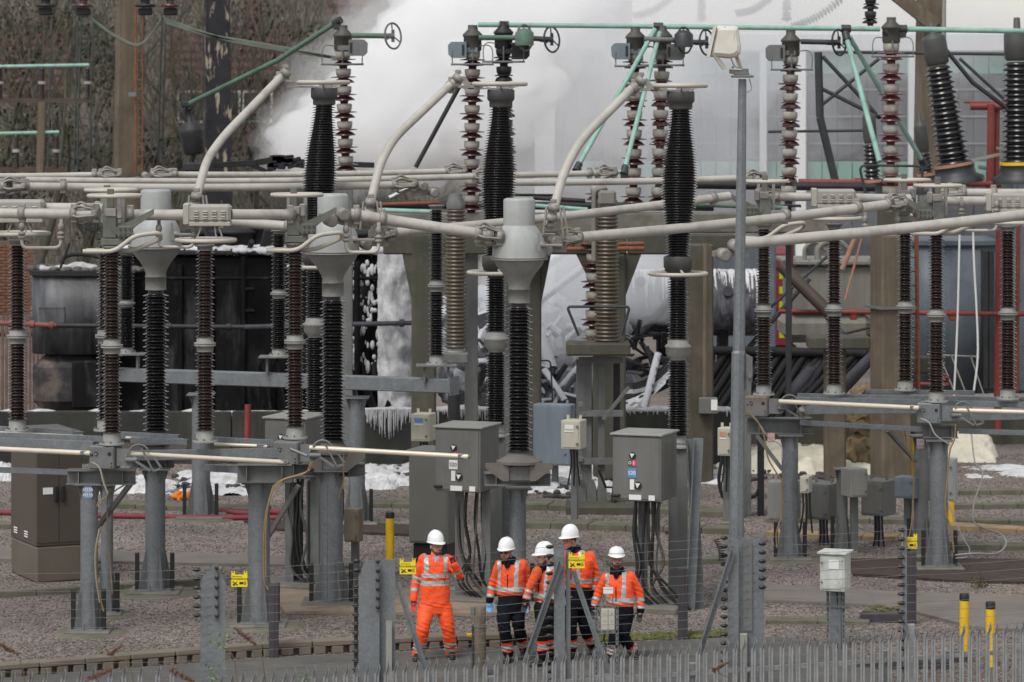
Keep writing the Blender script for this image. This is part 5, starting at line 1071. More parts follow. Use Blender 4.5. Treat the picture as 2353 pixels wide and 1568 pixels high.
for pts, r, m, Y, lab in CB: cable(pts, r*.75, m, lab, Y)
cable([(2232, 995, 66), (2240, 1060, 64), (2258, 1090, 62.5), (2240, 1150, 61), (2236, 1195, 60), (2262, 1215, 58.9), (2300, 1228, 58.2), (2312, 1250, 57.7), (2290, 1272, 57.2), (2240, 1272, 57), (2195, 1276, 57)], .015, cabl_m, 'white hose snaking down the gravel at the far right')
for k, pts in enumerate([[(0, 1178), (180, 1184), (330, 1187), (440, 1190), (640, 1190)], [(490, 1172), (560, 1180), (640, 1178), (660, 1190)]]):
    b = MB(); b.tube(crv([G(x, y, .05) for x, y in pts], 8), .055, 10); tag(b.build('fire_hose', mat('hose_red', (.17, .025, .035), .7, var=.2)), ['dark red fire hose lying across the left gravel', 'second red fire hose curling behind the stout column'][k], 'hose')
orange_m = mat('orange_bag', (.75, .22, .02), .7, var=.15, scale=6, bump=.4)
b = MB()
for k in range(9): p = G(404+k*4.5, 1150+random.uniform(-4, 2)); b.ell(p+V((0, 0, .06+.05*math.sin(k*1.7))), (.10, .1, .05+.04*random.random()), 8, 6, 0, M.Rotation(random.uniform(-.6, .6), 3, 'Y'))
tag(b.build('orange_bag', orange_m), 'crumpled orange bag on the gravel behind the left columns', 'bag')

# --- domed current transformers
def current_transformer(x, Y, ztop, label, ybase_ins):
    X = (x-CX)*Y/F; zb = W(x, ybase_ins, Y).z; t = thing('current_transformer', label, 'transformer', (X, Y, zb-.45), 'domed current transformers'); o = V((X, Y, 0)); zt = ztop
    b = MB(); b.lathe(o+V((0, 0, zt-.42)), [(.245, 0), (.245, .38), (.235, .405), (.2, .42), (.02, .425)], 32); b.build('expansion_cap', caph_m, t)
    b = MB(); b.lathe(o+V((0, 0, zt-.92)), [(.42, 0), (.415, .12), (.385, .28), (.33, .40), (.26, .485), (.245, .5)], 36); hd = b.build('head', caph_m, t)
    b = MB(); b.lathe(o+V((0, 0, zt-.955)), [(.40, 0), (.45, .002), (.45, .02), (.44, .022), (.44, .03), (.45, .032), (.45, .05), (.41, .052)], 36); b.build('seam_flange', capg_m, t)
    b = MB(); b.lathe(o+V((0, 0, zt-1.40)), [(.165, 0), (.165, .05), (.19, .12), (.26, .24), (.36, .36), (.40, .45)], 32); b.build('funnel', capg_m, t)
    b = MB(); b.lathe(o+V((0, 0, zt-1.62)), [(.17, 0), (.17, .2), (.175, .2), (.175, .22)], 28); b.build('collar', capg_m, t)
    hI = zt-1.68-zb; me = ins_mesh(round(hI, 2), .13, .212, .051, dark_p, .5); link('porcelain', me, t, o+V((0, 0, zb)))
    b = MB(); b.lathe(o+V((0, 0, zt-1.70)), [(.12, 0), (.12, .09)], 20); b.build('brown_neck', brown_p, t)
    b = MB(); b.lathe(o+V((0, 0, zb-.16)), [(.34, 0), (.20, .08), (.15, .17)], 20); b.lathe(o+V((0, 0, zb-.2)), [(.36, 0), (.36, .04)], 20); b.build('foot', mat('ct_foot', (.13, .115, .10), .7, var=.2), t)
    b = MB(); b.box(o+V((0, 0, zb-.34)), (.42, .42, .26), None, .03); b.build('terminal_box', steelg_m, t)
    for s in (-1, 1): b = MB(); b.prism([(0, 0), (.36*s, 0), (.36*s, -.08), (.1*s, -.28), (0, -.28)], o+V((.16*s, -.25, zb-.17)), (1, 0, 0), (0, 0, 1), (0, .02, 0)); b.build('foot_bracket', mat('ct_foot', (.13, .115, .10)), t)
    for s in (-1, 1): b = MB(); p = o+V((s*.36, -.18, zt-.72)); b.box(p+V((s*.14, 0, 0)), (.34, .16, .035), None, .006); b.ell(p+V((-.02*s, 0, .0)), (.07, .07, .06), 12, 8); b.build('terminal', alu_m, hd)
    b = MB(); b.prism([(-.035, -.12), (.035, -.12), (.02, .16), (-.02, .16)], o+V((.3, -.34, zt-.68)), (.85, .5, 0), (0, -.15, 1), (0, -.04, 0)); b.build('lifting_lug', caph_m, hd)
    return t
current_transformer(358, 54.8, 6.53, 'leftmost domed grey current transformer behind the left busbar', 990)
current_transformer(765, 53.6, 6.50, 'second domed grey current transformer left of centre', 1012)
current_transformer(1193, 52.6, 6.46, 'rightmost domed grey current transformer near the centre, nearest and whole', 1035)

# --- tall breakers
def breaker(xb, xt, Y, ybot, yj, ymid, ytop, label):
    X = (xb-CX)*Y/F; XT = (xt-CX)*Y/F; z0, zj, zm, zt = (W(0, y, Y).z for y in (ybot, yj, ymid, ytop)); t = thing('circuit_breaker', label, 'breaker', (X, Y, z0-.1), 'tall black circuit breakers'); o = V((X, Y, 0)); u = V((XT, Y, 0))
    h1 = round(zj-.17-z0, 2); h2 = round(zm-.32-zj-.17, 2)
    link('lower_porcelain', ins_mesh(h1, .115, .175, .04, dark_p, .7), t, o+V((0, 0, z0))); link('middle_porcelain', ins_mesh(h2, .115, .175, .04, dark_p, .7), t, o+V((0, 0, zj+.17)))
    b = MB(); b.lathe(o+V((0, 0, zj-.17)), [(.13, 0), (.14, .04), (.20, .1), (.20, .19), (.21, .2), (.21, .23), (.17, .26), (.16, .34), (.13, .35)], 16); b.build('joint_casting', capg_m, t)
    b = MB(); b.lathe(o+V((0, 0, zm-.34)), [(.13, 0), (.17, .06), (.17, .1), (.21, .12), (.21, .16), (.23, .18), (.235, .34), (.22, .36)], 24); b.build('drive_head', dcap_m, t)
    b = MB(); b.torus(o+V((0, 0, zm-.26)), .455, .033, (0, 0, 1), 48, 8); b.build('lower_ring', ring_m, t)
    b = MB()
    for a in (40, 160, 280): d = V((math.cos(R(a)), math.sin(R(a)), 0)); b.beam(o+V((0, 0, zm-.2))+d*.18, o+V((0, 0, zm-.26))+d*.44, .03, .03)
    b.build('ring_arm', ring_m, t)
    hU = zt-.28-zm; n = int(hU/.042); pr = []
    for k in range(n):
        f = (k+.5)/n; e = math.sin(math.pi*min(1, max(0, f*1.06-.03)))**1.6; rs = .20+.105*e; rc = rs-.065; z = hU*k/n; st = hU/n; r = rs if k % 2 == 0 else rs-.01; pr += [(rc, z+.2*st), (r*.99, z+.14*st), (r, z+.2*st), (r*.985, z+.3*st), (rc, z+.72*st)]
    b = MB(); b.lathe(o+V((0, 0, zm+.02)), pr, 28); sk = (XT-X)/hU
    b.v = [(x+sk*(z-zm), y, z) for x, y, z in b.v]; b.build('interrupter', dark_p, t)
    b = MB(); b.lathe(u+V((0, 0, zt-.28)), [(.19, 0), (.19, .08), (.21, .1), (.225, .12), (.225, .26), (.215, .28)], 24); b.build('top_cap', dcap_m, t)
    b = MB(); b.torus(u+V((-.02, 0, zt+.09)), .425, .038, (0, 0, 1), 48, 8); b.build('top_ring', ring_m, t)
    b = MB(); b.box(u+V((-.24, -.05, zt+.015)), (.75, .2, .025), None, .004); b.box(u+V((.05, -.1, zt+.05)), (.25, .06, .05)); b.beam(u+V((.18, -.1, zt)), u+V((.22, -.1, zt+.09)), .05, .02); b.build('terminal_plate', alu_m, t)
    b = MB()
    for a in (30, 150, 270): d = V((math.cos(R(a)), math.sin(R(a)), 0)); b.beam(u+V((0, 0, zt+.01))+d*.15, u+V((0, 0, zt+.08))+d*.41, .025, .02)
    b.build('ring_arm', ring_m, t)
    b = MB(); b.box((X, Y, (z0-.1)/2), (.3, .3, z0-.12), None, .01); b.build('pedestal', steelg_m, t)
    b = MB(); b.lathe(o+V((0, 0, z0-.2)), [(.22, 0), (.22, .04), (.14, .06), (.13, .2)], 18); b.build('base_flange', capg_m, t)
    return X, XT, zt
breaker(725, 745, 57.0, 960, 752, 577, 202, 'leftmost tall black circuit breaker with bulging top, beside the smoke')
breaker(1140, 1151, 55.6, 975, 785, 590, 206, 'middle tall black circuit breaker behind the rightmost domed transformer')
breaker(1558, 1564, 54.5, 1000, 803, 592, 210, 'rightmost tall black circuit breaker, fully visible left of the floodlight pole')

# --- busbar tubes
def clampring(P, d, r, t, name='clamp'):
    b = MB(); b.lathe(P-d*.05, [(r*1.02, 0), (r*1.28, .0), (r*1.28, .1), (r*1.02, .1)], 18, d); u, v, _ = frame(d)
    for s in (-1, 1): b.box(P+V((0, 0, s*r*1.38)), (.1, .07, .07), None, .012)
    b.build(name, alu_m, t)
def flexjoint(P, d, r, t, L_=.34):
    u = V((0, 0, 1)); s_ = d.cross(u).normalized()
    for e in (-L_/2, L_/2): clampring(P+d*e, d, r*1.0, t)
    for k, (a, g) in enumerate(((50, .075), (80, .10), (110, .10), (140, .075), (200, .07), (-20, .07), (250, .09))):
        q = (s_*math.cos(R(a))+u*math.sin(R(a))); b = MB(); b.tube(crv([P-d*L_*.5+q*r*1.15, P-d*L_*.22+q*(r+g*.9), P+d*L_*.1+q*(r+g*.5), P+d*L_*.5+q*r*1.15], 5), .021, 6); b.build('flexible_strand', alu_m, t)
def busbar(label, p, q, r, clamps=(), flex=(), sock=(), mids=None):
    A, B_ = W(*p), W(*q); P = [A]+[W(*m) for m in (mids or [])]+[B_]; d = (B_-A).normalized(); t = thing('busbar_tube', label, 'busbar', A, 'pale tubular busbars')
    if not mids: sg = .0022*(B_-A).length**1.5; P = [A+(B_-A)*(k/12)-V((0, 0, sg*math.sin(math.pi*k/12))) for k in range(13)]
    b = MB(); b.tube(bend(P, .5, 6) if mids else P, r, 20); b.build('tube', tube_m, t)
    for k in clamps: clampring(A+(B_-A)*k, d, r, t)
    for k in flex: flexjoint(A+(B_-A)*k, d, r, t)
    for k in sock:
        c = A+(B_-A)*k; n = V((.35, -.92, -.1)).normalized(); b = MB(); sd_ = 1 if k > .5 else -1
        for e, off in ((0, -.02), (1, .02)):
            cc = c+d*(sd_*(.12+.2*e))+V((0, -.05, -.02-.12*e)); b.lathe(cc-n*.1, [(r*.75, 0), (r*1.15, 0), (r*1.15, .2), (r*.75, .2)], 18, n)
            bb = MB(); bb.cyl(cc+n*.06, cc+n*.075, r*.75, 14); bb.build('bore', dcap_m, t)
        b.prism([(-.3, -.05), (.3, .02), (.3, .1), (.1, .13), (-.3, .06)], c+d*(sd_*.2)+V((0, .02, -.17)), d*sd_, (0, 0, 1), (0, .06, 0)); b.build('socket_casting', alu_m, t)
    return t, A, B_
busbar('pale tube entering from the left edge at the front left insulator', (-40, 490, 51.3), (222, 491, 51.0), .078, (.35,), (.9,))
busbar('short pale tube between the contact head and the louvred box on the left', (297, 494, 50.9), (440, 494, 51.0), .082, (.02,))
busbar('short pale tube right of the left louvred box', (530, 493, 51.0), (670, 493, 51.5), .078, (.98,))
busbar('short pale tube behind the front left contact head', (100, 478, 52.6), (240, 478, 52.2), .078)
busbar('pale tube end low behind the left louvred box', (500, 506, 53.6), (672, 521, 53.2), .075, (.95,))
busbar('long front pale tube crossing in front of the leftmost breaker', (30, 428, 56.0), (955, 424, 58.0), .066, (.12, .03), (.97, .0), (1.0,))
busbar('long middle pale tube ending at the middle breaker', (60, 414, 59.8), (1112, 405, 61.8), .056, (), (1.0,))
busbar('long pale tube from the middle breaker to the floodlight pole', (1130, 420, 61.0), (1735, 409, 62.6), .062, (.98,), (1.0,))
busbar('upper left pale tube ending left of the tan gantry column', (-40, 405, 63.2), (262, 401, 63.6), .054, (.85,), (.97,))
busbar('upper pale tube from the tan gantry column to the weathered stack', (350, 401, 62.8), (1060, 393, 65.0), .056, (.07,), (.98, .03), (0,))
busbar('upper pale tube ending at the short mint pipe', (1150, 403, 62.0), (1405, 397, 63.0), .056, (.8,), (.95,))
busbar('thick pale tube sloping down right to the rightmost domed transformer', (806, 492, 51.9), (1132, 541, 52.3), .085, (.04, .22, .97), (.97,), (0, ))
busbar('pale tube rising right behind the rightmost domed transformer', (880, 537, 53.9), (1675, 451, 57.6), .074, (.95, .02), (.0,), (0,))
busbar('pale tube rising right from the rightmost domed transformer', (1290, 549, 52.9), (2072, 466, 57.0), .081, (.64, .86, .96), (.98, .02), (0,))
busbar('lowest pale tube rising to the right edge', (1706, 560, 52.4), (2440, 483, 54.0), .085, (), (), (0,))
busbar('pale tube left of the right louvred box', (1765, 452, 59.4), (1876, 453, 59.2), .075, (.1,), (0,))
busbar('pale tube right of the right louvred box', (1962, 455, 59.2), (2090, 457, 59.6), .078)
busbar('pale tube left of the louvred box at the right edge', (2160, 462, 58.0), (2276, 462, 58.2), .078, (.03,))
busbar('rear pale tube running to the right edge', (2178, 443, 60.2), (2440, 443, 60.4), .075, (.4, .1), (.05,), (0,))
busbar('left pale tube sloping up to the leftmost tall breaker', (447, 470, 54.5), (657, 166, 57.0), .070, (), (), (), [(476, 365, 55.3), (515, 312, 55.7)])
busbar('middle pale tube sloping up to the middle tall breaker', (846, 487, 53.6), (1053, 178, 55.6), .070, (), (), (), [(874, 375, 54.2), (905, 318, 54.6)])
busbar('right pale tube sloping up to the rightmost tall breaker', (1262, 522, 52.7), (1472, 184, 54.5), .072, (), (), (), [(1295, 395, 53.3), (1336, 320, 53.7)])
for (x, y, Y, sl, lab) in [(657, 168, 56.9, (190, -190), 'clamp on top of the left sloping tube'), (1053, 180, 55.5, (200, -200), 'clamp on top of the middle sloping tube'), (1473, 186, 54.4, (200, -200), 'clamp on top of the right sloping tube'), (452, 452, 54.4, (30, -100), 'clamp near the foot of the left sloping tube'), (852, 466, 53.5, (20, -90), 'clamp near the foot of the middle sloping tube'), (1272, 478, 52.6, (20, -80), 'clamp near the foot of the right sloping tube')]:
    P = W(x, y, Y); d = (W(x+sl[0], y+sl[1], Y)-P).normalized(); t = thing('tube_clamp', lab, 'clamp', P); clampring(P, d, .075, t, 'ring'); clampring(P-d*.16, d, .075, t, 'ring'); b = MB()
    if y < 300: b.box(P+V((.2, 0, -.14)), (.42, .09, .05), None, .01); b.prism([(0, 0), (.22, -.2), (.3, -.2), (.12, .04)], P+V((-.02, -.05, 0)), (1, 0, 0), (0, 0, 1), (0, .1, 0))
    else:
        for s in (-.11, .1, .15): b.tube(crv([P+V((s, -.04, .02)), P+V((s*1.25, -.06, -.2)), P+V((s*1.5, -.05, -.42))]), .02, 6)
    b.build('connector', alu_m, t)
# louvred contact housings
def louvre_box(x0, x1, y0, y1, Y, label):
    a, c = W(x0, y1, Y), W(x1, y0, Y); m = (a+c)/2; w_, h_ = c.x-a.x, c.z-a.z; t = thing('contact_housing', label, 'housing', (m.x, Y, a.z), 'louvred contact housings')
    b = MB(); b.box((m.x, Y, m.z+.02), (w_, .34, h_-.05), None, .04); b.build('cover', mat('housing_grey', (.30, .29, .26), .55, var=.06), t)
    b = MB(); b.box((m.x, Y, a.z+.025), (w_*.99, .35, .07), None, .012); b.build('base_tray', mat('housing_light', (.36, .34, .29), .55, var=.05), t)
    n = 4
    for k in range(n):
        for j in range(4):
            q = V((a.x+w_*(.18+.215*k), Y-.175, c.z-h_*(.30+.095*j+(.06 if j > 1 else 0)))); b = MB(); b.prism([(0, 0), (-.028, -.012), (0, -.026)], q-V((.034, 0, 0)), (0, 1, 0), (0, 0, 1), (.068, 0, 0)); b.build('louvre', ring_m, t)
    b = MB(); b.box((a.x-.04, Y, m.z+.01), (.1, .3, h_*1.02), None, .02); b.build('end_plate', mat('housing_light', (.36, .34, .29)), t)
    for s in (-.22, .1, .2): b = MB(); b.beam((m.x+s*.6, Y-.05, a.z), (m.x+s, Y-.05, a.z-.24), .035, .02); b.build('stay', ring_m, t)
louvre_box(-6, 102, 458, 510, 52.4, 'half hidden louvred housing at the left edge'); louvre_box(436, 532, 469, 518, 51.0, 'louvred grey housing between two short tubes on the left'); louvre_box(1876, 1965, 434, 477, 59.1, 'louvred housing above the right disconnector'); louvre_box(2276, 2372, 443, 487, 58.2, 'louvred housing cut by the right edge')
# corona rings, horns
def oval(x0, x1, y, Y, label, r=.03, bar=True):
    A, B_ = W(x0, y, Y), W(x1, y, Y); t = thing('corona_ring', label, 'ring', (A+B_)/2, 'flat corona rings on the insulator tops'); b = MB(); b.torus((A+B_)/2, (B_.x-A.x)/2, r, (0, 0, 1), 44, 8); b.build('ring', ring_m, t)
    if bar:
        for s in (-.13, .13): b = MB(); c = (A+B_)/2; b.beam(c+V((s, 0, -.02)), c+V((s, 0, -.5)), .06, .05); b.build('stalk', capg_m, t)
        b = MB(); c = (A+B_)/2; b.beam(c-V((.38, 0, 0)), c+V((.38, 0, 0)), .04, .025); b.build('cross_bar', ring_m, t)
oval(406, 540, 552, 51.1, 'ring under the left louvred housing', .034, False); oval(-15, 112, 537, 52.7, 'ring at the left edge under the half hidden housing', .034, False)
oval(197, 312, 437, 52.2, 'upper rear ring above the front left insulator'); oval(204, 322, 450, 50.9, 'front ring above the front left insulator'); oval(625, 740, 448, 51.6, 'ring above the insulator beside the second domed transformer')
oval(1865, 1978, 502, 59.1, 'ring under the right louvred housing', .036, False); oval(2262, 2385, 511, 58.1, 'ring under the louvred housing at the right edge', .036, False); oval(2103, 2208, 427, 57.6, 'front ring above the right contact heads'); oval(2033, 2136, 414, 59.9, 'rear ring above the right contact heads'); oval(1712, 1808, 417, 58.9, 'ring half hidden by the floodlight pole')
def horn(x, y, Y, s, label):
    P = W(x, y, Y); b = MB(); b.tube(bend([P+V((-.42*s, -.12, -.02)), P+V((.05*s, -.16, -.02)), P+V((.36*s, -.2, .22)), P+V((.72*s, -.12, .26)), P+V((.72*s, .08, .16)), P+V((.3*s, .12, -.02)), P+V((-.4*s, .12, -.02))], .12, 5), .035, 8); tag(b.build('corona_horn', ring_m), label, 'ring', 'bent corona horns')
horn(258, 574, 50.7, 1, 'bent pale horn at the top of the front left insulator'); horn(677, 572, 51.6, 1, 'bent pale horn left of the second domed transformer'); horn(2150, 534, 57.6, 1, 'bent pale horn at the top of the drilled gearbox insulator'); horn(1752, 545, 58.9, 1, 'bent pale horn behind the floodlight pole')
def stirrup(x0, x1, y0, y1, Y, label, yl=None):
    b = MB(); b.tube(bend([W(x0, y0, Y), W(x0, y1, Y), W(x1, y1, Y), W(x1, yl or y0, Y)], .1, 4), .026, 8); t = thing('arcing_stirrup', label, 'stirrup', W(x0, y1, Y), 'pale wire stirrups hanging from the tubes'); b.build('bar', ring_m, t)
    for x, y in ((x0, y0), (x1, yl or y0)): b = MB(); p = W(x, y, Y); b.ell(p, (.05, .05, .07), 10, 8); b.ell(p-V((0, 0, .1)), (.06, .05, .035), 10, 6); b.ell(p-V((0, 0, .16)), (.06, .05, .035), 10, 6); b.beam(p, p+V((0, .03, .12)), .05, .05); b.build('clamp', alu_m, t)
stirrup(365, 445, 525, 568, 51.0, 'stirrup below the short tube on the left'); stirrup(795, 870, 528, 580, 51.8, 'stirrup in front of the second domed transformer', 530); stirrup(50, 140, 522, 570, 51.6, 'stirrup at the far left below the entering tube'); stirrup(1988, 2062, 505, 541, 57, 'stirrup below the right rising tube'); stirrup(2210, 2290, 470, 530, 58, 'stirrup left of the right edge housing')
# contact heads
head_m = mat('head_olive', (.13, .132, .112), .6, var=.2, c2=(.085, .092, .072), cf=.55, csc=3)
def contact_head(x, Y, s, label):
    P = V(((x-CX)*Y/F, Y, ZT)); t = thing('switch_contact_assembly', label, 'contact', P, 'rotating contact heads'); b = MB(); b.box(P+V((.02, 0, .06)), (.34, .26, .1), None, .01); b.build('base', head_m, t)
    b = MB(); b.box(P+V((-.02*s, -.02, .30)), (.2, .2, .36), None, .01); b.box(P+V((-.02*s, 0, .6)), (.1, .06, .5), None, .008); b.build('mast', head_m, t)
    b = MB(); b.prism([(-.05*s, .2), (.30*s, .36), (.58*s, .50), (.58*s, .42), (.34*s, .26), (.1*s, .06)][::int(s)], P+V((.05*s, -.13, .05)), (1, 0, 0), (0, 0, 1), (0, .12, 0)); b.build('bracket', head_m, t)
    b = MB(); b.box(P+V((.22*s, -.14, .22)), (.22, .08, .16), None, .008); b.build('terminal_pad', head_m, t)
    for i in range(3):
        for j in range(2): b = MB(); q = P+V((.15*s+.07*s*i, -.185, .18+.08*j)); b.cyl(q, q+V((0, -.02, 0)), .018, 6); b.build('bolt', dcap_m, t)
    b = MB(); b.box(P+V((.0, -.06, .5)), (.16, .16, .12), None, .01); b.box(P+V((.12*s, -.06, .5)), (.1, .1, .2), None, .02); b.build('jaw', alu_m, t)
contact_head(257, 50.7, 1, 'contact head on the front left insulator'); contact_head(678, 51.6, 1, 'contact head left of the second domed transformer'); contact_head(2152, 57.6, -1, 'contact head above the drilled right gearbox'); contact_head(2080, 59.8, 1, 'contact head in front of the tan column'); contact_head(1755, 58.9, -1, 'contact head right of the floodlight pole'); contact_head(243, 52.75, -1, 'contact head behind the front left one')

# --- rear insulators on the long galvanised beam
A, B_ = W(270, 861, 66), W(1042, 887, 62.4); t = thing('long_beam', 'long galvanised box beam crossing behind the left insulators', 'beam', (A+B_)/2); d = (B_-A).normalized(); n_ = V((-d.y, d.x, 0)).normalized(); rot = M((d, n_, d.cross(n_))).transposed()
b = MB(); b.box((A+B_)/2, ((B_-A).length, .26, .26), rot, .015); b.build('beam', galv_m, t); b = MB(); b.box(B_+d*.01, (.02, .34, .34), rot); b.build('end_plate', galv_m, t)
for x, yb, Y, lab, s_ in [(291, 812, 65.8, 'dark rear insulator left of the leftmost domed transformer column', .66), (641, 818, 64.2, 'dark rear insulator left of the leftmost breaker column', .8), (1003, 838, 62.6, 'dark rear insulator in front of the mossy left column', .99)]:
    z = W(x, yb, Y).z; post_insulator(x, Y, lab, dark_p, z, s_, 'dark rear post insulators', .16); p = W(x, yb, Y); t = thing('pedestal', 'steel pedestal under the '+lab[:lab.index(' insul')+10]+' '+lab.split(' insulator ')[1], 'pedestal', p-V((0, 0, .38)))
    b = MB(); b.box(p-V((0, 0, .015)), (.75, .5, .03), None, .005); b.build('top_plate', steelg_m, t)
    for s in (-.22, .22): b = MB(); b.box(p+V((s, 0, -.18)), (.04, .3, .3)); b.build('leg', steelg_m, t)
# brown ribbed voltage transformers
def ribbed(x, y0, y1, Y, rs, label, base=True):
    z0, z1 = W(0, y0, Y).z, W(0, y1, Y).z; p = V(((x-CX)*Y/F, Y, z0)); t = thing('ribbed_insulator', label, 'insulator', p); b = MB(); h = z1-z0; n = int(h/.075); pr = []
    for k in range(n):
        z = h*k/n; st = h/n; r = rs*(1-.12*k/n); pr += [(r*.8, z), (r, z+.35*st), (r, z+.5*st), (r*.8, z+.9*st)]
    b.lathe(p, pr, 24); b.build('porcelain', tan_p, t); b = MB(); b.lathe(p-V((0, 0, .16)), [(rs*1.15, 0), (rs*1.15, .05), (rs*.8, .08), (rs*.75, .16)], 20); b.build('base', chalk_m, t)
    b = MB(); b.lathe(p+V((0, 0, h)), [(rs*.8, 0), (rs*.85, .1), (rs*.6, .22), (rs*.6, .3)], 18); b.build('top', steelg_m, t)
ribbed(1047, 800, 480, 67.5, .225, 'tan ribbed insulator beside the mossy left concrete column'); ribbed(1395, 785, 478, 65.6, .255, 'large tan ribbed insulator at the centre on a concrete slab')
b = MB(); p = W(1374, 800, 65.7); b.box(p, (PX(146, 65.7), .9, PX(28, 65.7)), None, .03); tag(b.build('concrete_slab', concg_m), 'mossy concrete slab under the large tan ribbed insulator', 'slab')
b = MB(); b.tube(bend([W(1330, 772, 65.2), W(1303, 705, 65.2), W(1447, 705, 65.2), W(1428, 772, 65.2)], .08), .03, 6); tag(b.build('lifting_frame', darkst_m), 'dark tube frame round the large tan ribbed insulator', 'frame')
b = MB(); p = W(1047, 822, 67.3); b.box(p, (.5, .5, .2), None, .02); tag(b.build('pedestal', steelg_m), 'steel box under the tan ribbed insulator left of centre', 'pedestal')
b = MB(); p = W(1395, 455, 65.5); b.box(p, (.35, .3, .3), None, .05); b.tube(bend([p+V((-.25, 0, -1.2)), p+V((-.25, 0, .15)), p+V((0, 0, .2))], .15), .05, 8); tag(b.build('terminal_box', greyt_m), 'grey green terminal box on the large tan ribbed insulator', 'box')
t = thing('lattice_support', 'grey steel lattice support carrying the large tan ribbed insulator', 'support', G(1380, 1170)); Y = GY(1170); zt = W(0, 828, Y).z
for x in (1342, 1382, 1418): b = MB(); p = G(x, 1168); b.box((p.x, p.y+(.25 if x == 1418 else 0), zt/2), (.13 if x != 1342 else .3, .2, zt), None, .01); b.build('leg', steelg_m if x != 1418 else sooty_m, t)
for y in (828, 950, 1060): b = MB(); b.beam(W(1330, y, Y-.05), W(1432, y, Y-.05), .1, .12); b.build('cross_member', steelg_m, t)
for x in (1335, 1360, 1382): b = MB(); p = G(x, 1168); b.prism([(-.1, 0), (.1, 0), (.1, .35), (.04, .55), (-.04, .55), (-.1, .35)], p+V((0, -.14, .02)), (1, 0, 0), (0, 0, 1), (0, .02, 0)); b.build('foot_plate', steelg_m, t)
for k in range(5): b = MB(); p = W(1334, 930+k*42, Y-.12); b.box(p, (.1, .06, .1), None, .01); b.build('cleat', galvd_m, t)
b = MB(); p = G(1395, 1176); b.box((p.x, p.y, .07), (1.6, 1.0, .18), None, .03); b.build('plinth', concg_m, t)
b = MB(); b.tube([W(1424, 1000, Y-.2), W(1410, 1165, Y-.3)], .06, 8); b.build('black_duct', black_m, t)
b = MB(); b.tube([W(1376, 1080, Y-.3), W(1392, 1120, Y-.3), W(1420, 1120, Y-.3), W(1432, 1060, Y-.3)], .03, 6); b.build('loop_cable', black_m, t)
# support post of the same kind behind the floodlight pole
t = thing('lattice_support', 'grey steel support half hidden behind the floodlight pole', 'support', G(1728, 1185)); Y = GY(1185)
for x, w_ in ((1716, .16), (1748, .12)): b = MB(); p = G(x, 1185); zt = W(0, 850, Y).z; b.box((p.x, p.y, zt/2), (w_, .2, zt), None, .01); b.build('leg', steelg_m if w_ > .13 else black_m, t)
b = MB(); b.tube(crv([W(1700, 1080, Y), W(1698, 1130, Y), W(1715, 1145, Y), W(1742, 1130, Y), W(1748, 1070, Y)]), .035, 7); b.build('loop_cable', black_m, t)
b = MB(); b.tube(crv([W(1660, 1048, Y), W(1652, 1100, Y), W(1660, 1140, Y), W(1672, 1146, Y)]), .035, 7); b.build('feed_cable', black_m, t)

# --- cabinets and boxes
def cab(name, label, xc, y0, y1, wf, ws, Y, m, legs=None, lid=True, cat='cabinet', rz=-20, door=True, handle=True, lidm=None):
    """front face wf px wide seen with the right side ws px wide"""
    z1, z0 = W(0, y0, Y).z, W(0, y1, Y).z; r = R(rz); w_ = PX(wf, Y)/math.cos(r); d_ = PX(ws, Y)/max(.05, abs(math.sin(r))); X = (xc-CX)*Y/F; rot = M.Rotation(r, 3, 'Z')
    ctr = V((X, Y, 0))+rot@V((0, d_/2, 0)); t = thing(name, label, cat, (ctr.x, ctr.y, z0)); h = z1-z0
    b = MB(); b.box((ctr.x, ctr.y, (z0+z1)/2), (w_, d_, h), rot, .012); b.build('body', m, t); f = lambda x, z, o=0: V((X, Y, z0+z))+rot@V((x, -.006-o, 0))
    if lid: b = MB(); b.box((ctr.x, ctr.y, z1+.018), (w_+.07, d_+.07, .035), rot, .008); b.build('lid', lidm or m, t)
    if door: b = MB(); b.box(f(0, h/2), (w_-.06, .012, h-.07), rot, .004); dr = b.build('door', m, t)
    return t, f, w_, h, rot, z0, ctr, d_
blk = black_m
